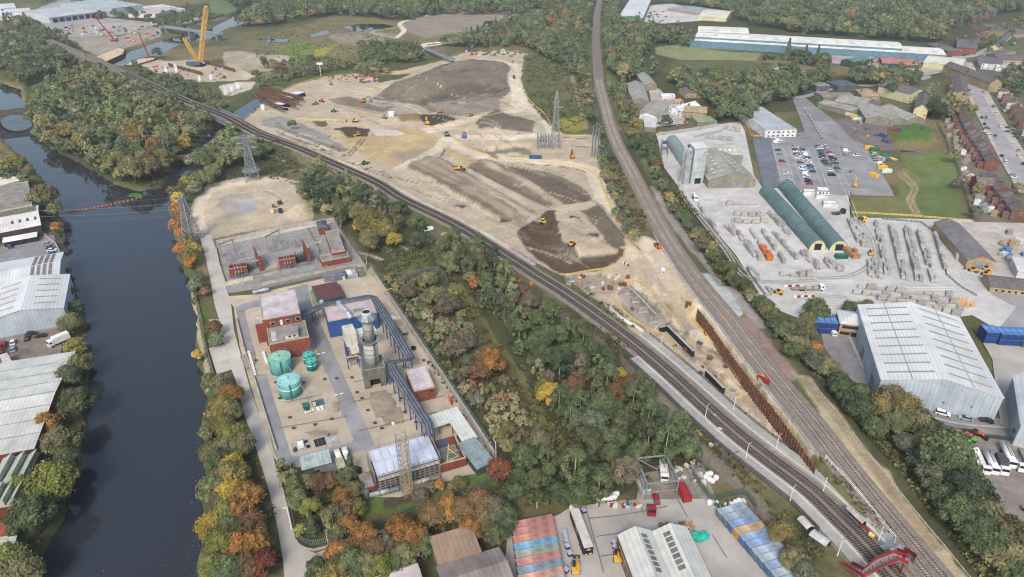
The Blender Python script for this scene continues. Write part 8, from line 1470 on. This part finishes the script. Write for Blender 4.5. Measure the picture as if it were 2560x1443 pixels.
for a in((112,490,7.5,'olive'),(135,520,5,'green'),(35,412,7.5,'gold'),(20,440,6,'dark green'),(60,445,5,'green'),(140,565,3.4,'orange'),(150,590,3.2,'dark green'),(85,500,5.5,'mid green'),(168,672,1.6,'dark green')):tr(*a,place=pl)
pl='in the wood on the river bend'
for a in((130,312,8.5,'gold'),(165,325,8,'gold'),(105,300,7,'olive'),(335,328,10,'gold'),(345,345,7,'orange'),(400,302,7.5,'yellow green'),(255,412,8,'olive'),(290,405,7.5,'gold'),(330,422,8.5,'olive'),(405,395,7,'gold'),(460,355,6,'yellow'),(415,415,7,'olive'),(385,365,7,'orange'),(240,380,6,'mid green'),(160,360,6,'dark green'),(230,350,5,'green'),(455,322,6,'green'),(480,310,6,'dark green')):tr(*a,place=pl)
grove([(75,255),(110,215),(170,180),(240,172),(300,185),(360,225),(450,270),(520,300),(525,335),(480,385),(440,430),(400,470),(330,440),(250,425),(170,375),(90,330)],4.2,7,pl,GRN,1.15,(('round',4),('tall',1)))
grove([(0,90),(60,75),(110,105),(190,128),(185,160),(120,180),(60,205),(30,245),(0,225)],5,7,'in the wood on the far left',(('dark green',4),('green',3),('olive',1)),1.1)
pl='on the right bank by the leaning pylon'
for a in((430,475,4,'olive'),(465,455,4.6,'yellow green'),(445,495,4.4,'yellow'),(440,520,4,'orange'),(435,560,3.6,'orange'),(455,540,4.4,'russet'),(425,590,3.4,'yellow green'),(450,580,3.4,'orange'),(465,600,4,'olive'),(470,640,4.6,'gold'),(455,620,4,'orange'),(485,620,3.6,'gold'),(450,650,3.4,'russet'),(475,655,3.4,'orange'),(395,480,4,'mid green'),(405,500,4,'olive'),(500,440,4.5,'gold'),(485,470,4.4,'olive'),(488,710,3.8,'grey green'),(512,727,2.6,'russet'),(497,690,3,'green')):tr(*a,place=pl)
pl='beside the access road car bays'
for a in((535,820,3.6,'russet'),(542,846,3.4,'green'),(492,884,2.6,'yellow'),(520,945,2.4,'green')):tr(*a,place=pl)
pl='on the right bank beside the access road'
for a in((550,960,4,'olive'),(575,990,4.4,'orange'),(555,1020,4.6,'gold'),(582,1030,3.8,'olive'),(592,985,3.2,'yellow'),(560,1060,4,'gold'),(582,1090,5,'yellow green'),(570,1120,4.4,'olive'),(607,1110,4.4,'olive'),(545,1150,4.6,'green'),(576,1160,4,'yellow'),(606,1180,3.2,'yellow'),(575,1190,5,'gold'),(530,1220,4.6,'mid green'),(560,1250,4,'olive'),(576,1230,4.6,'yellow'),(616,1240,5,'orange'),(596,1280,4.6,'orange'),(570,1290,4.8,'yellow green'),(530,1310,4.4,'yellow'),(576,1330,4.6,'green'),(626,1310,4.4,'russet'),(560,1360,5.4,'yellow green'),(596,1370,5,'orange'),(636,1360,4.6,'orange'),(540,1420,4.6,'yellow green'),(582,1425,5,'green'),(616,1420,4.6,'russet'),(651,1415,4.2,'red'),(581,1195,3.6,'dark green'),(525,1130,3.6,'olive'),(515,1080,2.8,'green')):tr(*a,place=pl)
grove([(540,310),(610,325),(670,370),(640,390),(560,412),(500,425),(480,405),(520,375),(560,345)],4,6,'between the channel and the lattice pylon',GRN,1.1);grove([(560,355),(500,440),(470,470),(500,470),(560,420)],3.5,5,'between the channel and the lattice pylon',GRN,1.2)
pl='in the trackside wood above the switchyard'
for a in((925,560,8,'gold'),(960,575,6.5,'gold'),(898,562,4,'yellow'),(985,600,4.4,'yellow'),(920,600,6,'olive'),(955,640,6.6,'green'),(895,530,6,'olive'),(1040,555,5.5,'green'),(1045,600,5,'dark green'),(1000,520,5,'dark green'),(1085,610,4.5,'green')):tr(*a,place=pl)
grove([(745,470),(790,415),(830,440),(900,470),(990,520),(1010,560),(960,560),(900,540),(860,560),(840,540),(790,530)],3.6,5.4,pl,GRN,1.1,(('round',3),('tall',2)))
pl='in the wood right of the power station'
for a in((1225,905,6.4,'orange'),(1205,925,5,'russet'),(1372,985,4.6,'yellow'),(1360,970,3.6,'yellow green'),(1388,1125,2.6,'yellow'),(1350,1110,4.6,'olive'),(1570,965,4.8,'russet'),(1540,985,4.6,'russet'),(1135,870,5.4,'brown'),(1160,850,5,'brown'),(1120,760,5.4,'brown'),(1090,740,5,'olive'),(1185,705,3.4,'orange'),(1215,705,4.4,'green'),(1150,640,5.6,'olive'),(1180,640,5.6,'olive'),(1120,650,5,'mid green'),(1070,700,4.4,'olive'),(1125,735,3.4,'yellow green'),(1020,730,3.8,'brown'),(1175,785,3.6,'orange'),(1205,770,3.4,'mid green'),(1500,1020,6,'green'),(1470,1060,6,'grey green'),(1550,940,3.4,'yellow')):tr(*a,place=pl)
grove([(1090,600),(1190,615),(1255,700),(1330,750),(1400,800),(1500,855),(1570,905),(1610,945),(1680,1060),(1735,1150),(1640,1190),(1580,1215),(1500,1225),(1400,1250),(1300,1270),(1270,1190),(1345,1100),(1325,985),(1265,885),(1225,805),(1180,740),(1165,690),(1110,660)],2.7,5.0,pl,WD,1.2,(('round',3),('tall',3.2)))
grove([(960,700),(1040,690),(1120,735),(1190,810),(1250,900),(1310,985),(1330,1080),(1260,1130),(1180,1010),(1100,890),(1020,780)],1.7,3.2,'in the scrub along the compound wall',(('brown',4),('olive',3),('green',2),('russet',1.5),('grey green',2)),1.05,(('bush',3),('round',.6)),z=1.5)
pl='on the lawn by the panelled house'
for a in((1247,1175,4.2,'red'),(1148,1208,2.6,'gold'),(1100,1214,2.2,'orange'),(1052,1238,2.6,'brown'),(1075,1218,2.2,'brown'),(1130,1222,2,'olive')):tr(*a,place=pl)
pl='in the shrubbery inside the fence bend'
for a,k in(((704,1172,2.4,'mid green'),'tall'),((728,1195,2.2,'olive'),'tall'),((715,1210,2.4,'olive'),'tall'),((876,1168,2.6,'dark green'),'conifer'),((868,1190,3.2,'green'),'round'),((800,1205,3.2,'russet'),'round'),((826,1200,3,'russet'),'round'),((770,1205,3,'olive'),'round'),((855,1240,3,'orange'),'round'),((862,1275,3.6,'russet'),'round'),((885,1225,3,'olive'),'round'),((775,1270,3.4,'yellow green'),'round'),((745,1250,3.4,'mid green'),'round'),((780,1312,2.6,'dark green'),'conifer'),((752,1325,2.2,'yellow green'),'round'),((830,1300,3.4,'olive'),'tall'),((890,1270,3,'gold'),'round'),((735,1225,3,'mid green'),'tall'),((845,1330,2.6,'olive'),'round'),((865,1310,3,'orange'),'round')):tr(*a,kind=k,place=pl)
pl='in the orange belt below the lawn fence'
for a in((910,1340,4.6,'orange'),(935,1375,4.4,'russet'),(1000,1330,5,'orange'),(1030,1345,4.6,'orange'),(975,1360,4,'brown'),(1010,1385,4,'olive'),(1085,1285,4.6,'russet'),(1120,1270,4.4,'orange'),(1160,1280,4.6,'russet'),(1200,1260,5,'russet'),(1230,1270,4.6,'brown'),(1180,1320,4,'orange'),(1215,1300,4,'olive'),(850,1385,4,'orange'),(880,1410,4.4,'green'),(920,1410,4.2,'olive'),(1060,1360,3.6,'green'),(1255,1310,3.6,'dark green'),(790,1425,3.4,'green'),(830,1440,4,'gold'),(1240,1340,3.4,'green'),(1265,1290,4,'green'),(1290,1310,3,'dark green'),(1000,1410,3.4,'green'),(950,1420,4,'yellow green'),(1275,1390,4,'dark green'),(1270,1430,4,'green')):tr(*a,place=pl)
pl='in the hedge between line and block yard'
for i in range(30):
 f=i/29;a=1650+(1965-1650)*f+rt.uniform(-10,12);b=470+(880-470)*f**1.05+rt.uniform(-8,8);tr(a,b,rt.uniform(3.2,4.4),rt.choice(('green','green','olive','mid green','gold','dark green')),place=pl)
pl='on the bank right of the sandy strip'
for a in((2365,1130,8.4,'green'),(2330,1110,6,'olive'),(2420,1230,7.4,'dark green'),(2450,1280,6,'olive'),(2400,1180,6.4,'green'),(2225,1000,6,'olive'),(2260,1020,6,'gold'),(2200,1020,5,'gold'),(2290,1060,5.4,'olive'),(2140,1040,5,'dark green'),(2240,1060,5,'mid green'),(2330,1190,5.4,'grey green'),(2310,1150,4.6,'dark green'),(2390,1290,5.6,'green'),(2440,1330,5.6,'dark green'),(2480,1370,5.4,'green'),(2520,1400,5.6,'olive'),(2550,1350,5.4,'olive'),(2510,1340,4,'mid green'),(2545,1430,5,'green'),(2550,1085,2.6,'green'),(2100,960,4.6,'dark green'),(2070,920,4.4,'olive'),(2040,870,3,'orange'),(2020,830,4,'olive'),(1990,820,4.4,'green'),(2000,870,4.4,'olive'),(2030,910,4.4,'grey green'),(2090,1000,4,'green'),(1975,900,3.6,'green'),(2180,1085,4,'green'),(2270,1110,4,'grey green'),(2350,1250,4,'green'),(2300,1010,4,'brown'),(2150,985,4,'green')):tr(*a,place=pl)
pl='behind the blue container stack'
for a in((2040,775,5.5,'green'),(2065,790,4,'mid green'),(2130,772,4,'green'),(2165,768,4,'mid green'),(2120,790,3.4,'olive'),(2150,788,3.6,'green'),(2175,745,3,'olive'),(2020,800,4,'olive')):tr(*a,place=pl)
for a,p2 in(((1950,1330,3.4,'gold'),'beside the pale blue containers'),((1985,1400,3.6,'olive'),'beside the pale blue containers'),((2010,1430,3.6,'grey green'),'beside the pale blue containers'),((1520,360,6.5,'dark green'),'between scaffold guard and right line'),((1515,385,5,'dark green'),'between scaffold guard and right line'),((1665,300,5,'dark green'),'in the farm yard'),((1590,310,6,'gold'),'beside the farm row'),((1600,335,6,'olive'),'beside the farm row'),((1625,355,6,'green'),'beside the farm row'),((1635,395,5.5,'green'),'beside the farm row'),((1655,460,4.4,'green'),'beside the farm row'),((2338,272,8,'dark green'),'by the cream gabled house'),((2448,470,4,'olive'),'in the gardens'),((2440,530,4,'dark green'),'in the gardens'),((2380,400,4.4,'olive'),'in the gardens'),((2400,455,4.6,'brown'),'in the gardens'),((2545,470,4,'olive'),'in the gardens'),((640,185,5,'dark green'),'by the far spoil'),((700,172,8,'russet'),'by the far spoil'),((778,148,6,'dark green'),'by the far spoil'),((393,130,6,'dark green'),'by the far river'),((730,310,4,'green'),'by the bridge girders')):tr(*a,place=p2)
for k in range(9):tr(1970+k*12+(k%2)*6,128+(k*7%12)+k*2,6.5,'dark green','conifer' if k%3==0 else 'round','in the dark conifer clump')
tr(1922,145,7,'dark green','round','by the far meadow')
FP='in the far woods'
for P,r0,r1,mix,spc in(([(320,180),(400,190),(470,205),(520,235),(590,290),(560,285),(480,250),(400,220),(330,190)],4,6,FAR,1.2),([(600,60),(640,20),(850,20),(1000,5),(1480,-10),(1300,30),(1100,30),(1000,45),(830,30),(660,60)],6,8.5,FAR,1.1),([(1090,105),(1200,85),(1250,60),(1400,20),(1490,-5),(1480,120),(1490,260),(1500,335),(1470,300),(1450,200),(1400,150),(1310,110),(1180,112)],5,7,FAR,1.12),([(1505,-5),(1545,0),(1545,60),(1610,62),(1730,92),(1730,108),(1640,103),(1590,150),(1640,190),(1700,186),(1890,188),(1980,172),(1990,200),(1880,215),(1800,212),(1700,212),(1660,190),(1600,185),(1545,200),(1515,150)],5,7.5,FAR,1.12),([(1610,0),(1900,0),(2560,-8),(2560,20),(2470,34),(2390,62),(2350,100),(2250,92),(2000,75),(1870,55),(1830,30),(1700,5)],6,8.5,FAR,1.08),([(1700,215),(1800,215),(1900,210),(2060,180),(2080,200),(2040,210),(1980,235),(1900,260),(1870,300),(1800,300),(1780,270),(1760,240),(1720,225)],5,7.5,FAR,1.15),([(2150,175),(2280,175),(2300,195),(2230,235),(2200,215),(2120,190)],4.5,7,FAR,1.25),([(2310,250),(2370,255),(2440,280),(2400,285),(2330,290)],5,6.5,(('olive',1),('brown',1),('dark green',1)),1.2),([(1515,210),(1560,215),(1580,260),(1590,300),(1640,370),(1660,440),(1630,430),(1580,350),(1540,280)],3.5,5,FAR,1.4),([(1500,340),(1520,420),(1570,540),(1590,590),(1570,600),(1530,500),(1505,420)],2.6,4,(('green',1),('olive',1),('brown',1)),1.5),([(900,112),(1000,112),(1050,125),(1050,145),(960,150),(900,145)],4,5.5,FAR,1.3),([(890,160),(960,160),(970,175),(900,182)],3,4.5,GRN,1.3),([(90,0),(330,-5),(300,20),(400,40),(500,25),(520,50),(460,75),(420,60),(270,60),(140,30)],4,6,FAR,3),([(0,60),(60,40),(110,75),(190,110),(140,120),(60,90)],4,6,FAR,1.3),([(560,-5),(640,-8),(640,40),(600,45),(600,20)],6,8,FAR,1.2),([(2340,100),(2460,100),(2560,40),(2560,90),(2480,135),(2410,110)],4,6,FAR,3.6),([(2500,180),(2560,170),(2560,230),(2530,235)],4,5.5,FAR,1.5),([(1060,140),(900,155),(800,175),(720,190),(640,215),(640,205),(720,178),(880,150),(1040,135)],2.5,4,GRN,1.6),([(1310,100),(1420,100),(1460,130),(1440,170),(1330,120)],3.5,5,(('brown',1),('russet',1),('green',2)),1.6),([(640,150),(760,150),(840,140),(860,160),(700,185)],3,4.5,GRN,2.2)):
 grove(P,r0,r1,FP,mix,spc,(('round',5),('tall',1),('conifer',.25)))
for _ in range(900):
 y=rt.uniform(1330,2400);TREES.append((rt.uniform(-.85,.85)*y,y,rt.uniform(6,9),'round',rt.choices([c for c,w in FAR],[w for c,w in FAR])[0],FP,1))
X_,Y_,R__=(np.array([t[i]for t in TREES])for i in(0,1,2));keep=np.ones(len(TREES),bool)
for Ln,q in((LEFTL,7),(RIGHTL,8)):keep&=sdline(X_,Y_,Ln)[0]>q+R__*.55
for Pn in(RIVER,FARR):keep&=sdpoly(X_,Y_,Pn)>0
for Ln in([(1140,715),(1185,790),(1240,880),(1300,965),(1350,1060),(1420,1140)],[(1330,745),(1480,850),(1620,960),(1720,1090),(1830,1200),(1960,1320)],[(960,680),(1010,665),(1070,640)]):keep&=sdline(X_,Y_,[G(*p)for p in Ln])[0]>3.4+R__*.3
for Pn in PAVED:
 A_=np.array(Pn);m_=(X_>A_[:,0].min())&(X_<A_[:,0].max())&(Y_>A_[:,1].min())&(Y_<A_[:,1].max());keep[m_]&=sdpoly(X_[m_],Y_[m_],Pn)>-1.2
TREES=[t for t,k in zip(TREES,keep)if k]
TREES.sort(key=lambda t:-t[2]/math.hypot(t[0],t[1],CAMH));cnt={};stuff=[];nthing=0
tree_names={'round':'tree','tall':'birch_tree','conifer':'conifer_tree','bush':'bush'}
for x,y,r,kind,col,place,zs in TREES:
 z=max(H(x,y),-1.0)if y<1400 else 0
 if nthing<296 and place!=FP:
  nthing+=1;kn={'round':'tree','tall':'birch','conifer':'conifer','bush':'shrub'}[kind];k=(col,kn,place);i=cnt[k]=cnt.get(k,-1)+1
  t=thing(tree_names[kind],f'{col} {kn} {place}, {ordn(i)} largest of its colour','shrub' if kind=='bush' else 'tree',(x,y,z),rt.uniform(0,6.28),'trees '+place)
  c=obj('crown',rt.choice(PROT[kind]),t);c.location=(0,0,BASE[kind]*r*zs*.97);c.scale=(r*rt.uniform(.92,1.1),r*rt.uniform(.92,1.1),r*zs);paint(c,FM[col])
  k=obj('trunk',TRK[kind],t);k.location=c.location;k.scale=(r,r,r*zs)
 else:stuff.append((x,y,z,r,kind,col,zs))
Vs,Cs=[],[]
for x,y,z,r,kind,col,zs in stuff:
 V,Bc=LOW[kind][rt.randrange(4)];a=rt.uniform(0,6.28);ca,sa=math.cos(a),math.sin(a);v=np.empty_like(V);v[:,0]=(V[:,0]*ca-V[:,1]*sa)*r+x;v[:,1]=(V[:,0]*sa+V[:,1]*ca)*r+y;v[:,2]=(V[:,2]+BASE[kind]*.95)*r*zs+z
 Vs.append(v);Cs.append(Bc[:,None]*np.array(lin(FOL[col]))[None]*rt.uniform(.82,1.18)*np.array([rt.uniform(.93,1.08),1,rt.uniform(.9,1.1)])[None])
fm=mat('woodland_leaves',(1,1,1),rough=.8,var=.2,scale=.1,vc=True,spec=.15)
tag(obj('woodland',leaf_mesh('woodland',np.concatenate(Vs),np.concatenate(Cs),fm)),'autumn woodland massed along the far river bends and round the farther works','woodland',kind='stuff')
Vs,Cs=[],[];g=np.random.default_rng(5)
def under(P,n,cols,s=(.5,1.3),hgt_=1.0):
 W_=np.array([G(*p)for p in P]);x=g.uniform(W_[:,0].min(),W_[:,0].max(),n);y=g.uniform(W_[:,1].min(),W_[:,1].max(),n);m=sdpoly(x,y,[tuple(p)for p in W_])<0;m&=fbm(x,y,9,31,2)>.42;x,y=x[m],y[m];z=height(x,y);ok=z>-1.3;x,y,z=x[ok],y[ok],z[ok];k=len(x)
 if not k:return
 for q in range(7):
  c=np.stack([x+g.normal(0,.55,k),y+g.normal(0,.55,k),z+g.uniform(.05,hgt_,k)],1);N=g.normal(size=(k,3))*.7+np.array([0,0,1]);N/=np.linalg.norm(N,axis=1)[:,None];t=np.cross(N,g.normal(size=(k,3)));t/=np.linalg.norm(t,axis=1)[:,None];b=np.cross(N,t);ss=g.uniform(*s,k)[:,None]*.6
  Vs.append(np.stack([c-t*ss,c-b*ss*.8,c+t*ss,c+b*ss*.8],1).reshape(-1,3));L=np.array([lin(cc)for cc in cols])[g.integers(0,len(cols),k)]*g.uniform(.75,1.25,k)[:,None];Cs.append(np.repeat(L,4,axis=0))
UC=[(74,84,50),(90,94,56),(112,106,64),(60,72,44),(104,92,66)]
under([(940,650),(1100,600),(1260,700),(1560,860),(1740,1160),(1600,1210),(1290,1270),(1250,1180),(1100,950),(1000,780)],5200,UC);under([(80,330),(240,180),(520,300),(420,480),(250,430)],2600,UC,(.8,1.8));under([(1640,470),(1700,480),(1960,840),(2100,960),(2330,1200),(2500,1443),(2460,1443),(2280,1230),(2080,1000),(1950,890),(1760,650)],5200,UC+[(128,112,70)]);under([(2030,880),(2110,950),(2300,1010),(2470,1200),(2560,1330),(2560,1443),(2470,1443),(2300,1230),(2100,1000)],4200,UC)
under([(1500,340),(1540,400),(1620,560),(1600,600),(1560,580),(1510,450)],900,UC);under([(2010,1180),(2060,1170),(2230,1340),(2200,1350),(2120,1260)],500,UC,(.4,.9),.5);under([(1640,960),(1760,1080),(1990,1300),(2060,1400),(2030,1410),(1900,1260),(1750,1100)],1100,UC,(.4,1.1));under([(1400,690),(1500,740),(1620,840),(1560,820),(1460,750)],420,UC,(.4,1));under([(460,660),(500,730),(530,900),(560,980),(640,1130),(700,1330),(690,1443),(500,1443),(510,1000)],2400,UC+[(150,110,60)]);under([(700,1170),(880,1170),(900,1290),(760,1340)],900,UC);under([(830,1390),(1270,1220),(1290,1300),(1060,1400),(800,1443)],1500,UC+[(140,100,60)]);under([(150,700),(230,760),(240,1000),(200,1250),(100,1443),(0,1443),(60,1250),(130,1050)],2200,UC);under([(560,300),(700,380),(860,440),(1010,510),(990,500),(850,450),(690,360)],800,UC,(.5,1.3));under([(650,345),(760,420),(790,540),(750,470),(640,440),(500,450),(520,420)],1000,UC)
under([(2030,955),(2110,1030),(2260,1215),(2480,1480),(2560,1490),(2420,1300),(2220,1070),(2080,945)],5200,UC+[(120,112,70)],(.5,1.4));under([(690,310),(760,335),(870,385),(990,450),(980,462),(850,402),(700,345)],500,UC,(.4,1));under([(1310,140),(1420,130),(1480,300),(1390,330),(1320,255)],1600,[(92,98,60),(112,110,76),(76,86,54)],(.6,1.6),.8);under([(1510,200),(1540,240),(1640,420),(1900,780),(1880,790),(1640,470),(1540,300)],1500,UC,(.4,1.1),.6);under([(640,95),(840,45),(1040,130),(900,165),(640,205)],1500,[(104,108,70),(122,118,84),(92,98,64)],(.7,1.6),.7)
LF=[];kk=0
for _ in range(130):
 f=g.uniform();px_,py_=(505-abs(g.normal(0,16)),560+f*880)if g.uniform()<.7 else(g.uniform(230,500),560+f*880);x_,y_=G(px_,py_,-1.45);s_=g.uniform(.08,.2);LF.append([(x_-s_,y_,-1.46),(x_,y_-s_,-1.46),(x_+s_,y_,-1.46),(x_,y_+s_,-1.46)])
LF=np.array(LF).reshape(-1,3);tag(obj('floating_leaves',leaf_mesh('floating_leaves',LF,np.tile(np.array(lin((170,160,120))),(len(LF),1)),fm)),'pale fallen leaves drifting on the river near the right bank','leaves',kind='stuff')
tag(obj('undergrowth',leaf_mesh('undergrowth',np.concatenate(Vs),np.concatenate(Cs),fm)),'brambles and rough grass on the banks, verges and wood floors','undergrowth',kind='stuff')
# ------------------------------------------------------------------ light, air, view
w=bpy.data.worlds.new('World');sc.world=w;w.use_nodes=True
nt=w.node_tree;sky=nt.nodes.new('ShaderNodeTexSky');sky.sky_type='NISHITA';sky.sun_disc=False
SUN_EL,SUN_AZ=44,192
sky.sun_elevation=R(SUN_EL);sky.sun_rotation=R(SUN_AZ);sky.dust_density=4;sky.air_density=1.2;sky.ozone_density=1.0
nt.links.new(sky.outputs[0],nt.nodes['Background'].inputs[0]);nt.nodes['Background'].inputs[1].default_value=.12
sl=bpy.data.lights.new('sun','SUN');sl.energy=1.35;sl.angle=R(16);sl.color=(1,.98,.96)
so=bpy.data.objects.new('sun',sl);C.objects.link(so)
so.rotation_euler=(R(90-SUN_EL),0,R(180-SUN_AZ))
hm=bpy.data.materials.new('haze_air');hm.use_nodes=True;hn=hm.node_tree;hn.nodes.clear()
ho=hn.nodes.new('ShaderNodeOutputMaterial');pv=hn.nodes.new('ShaderNodeVolumePrincipled');pv.inputs['Color'].default_value=(.8,.9,1,1);pv.inputs['Density'].default_value=.0001;pv.inputs['Anisotropy'].default_value=.2
hn.links.new(pv.outputs[0],ho.inputs['Volume'])
hz=MB().box(-3400,-420,-6,3400,3300,172).build('haze',hm);hz['kind']='stuff';hz.display_type='WIRE'
sc.view_settings.view_transform='Standard';sc.view_settings.look='None';sc.view_settings.exposure=0.8;sc.view_settings.gamma=1
sc.cycles.max_bounces=5;sc.cycles.diffuse_bounces=2;sc.cycles.glossy_bounces=2;sc.cycles.transmission_bounces=2;sc.cycles.volume_bounces=1;sc.cycles.transparent_max_bounces=4
sc.cycles.use_denoising=True;sc.cycles.filter_width=1.2
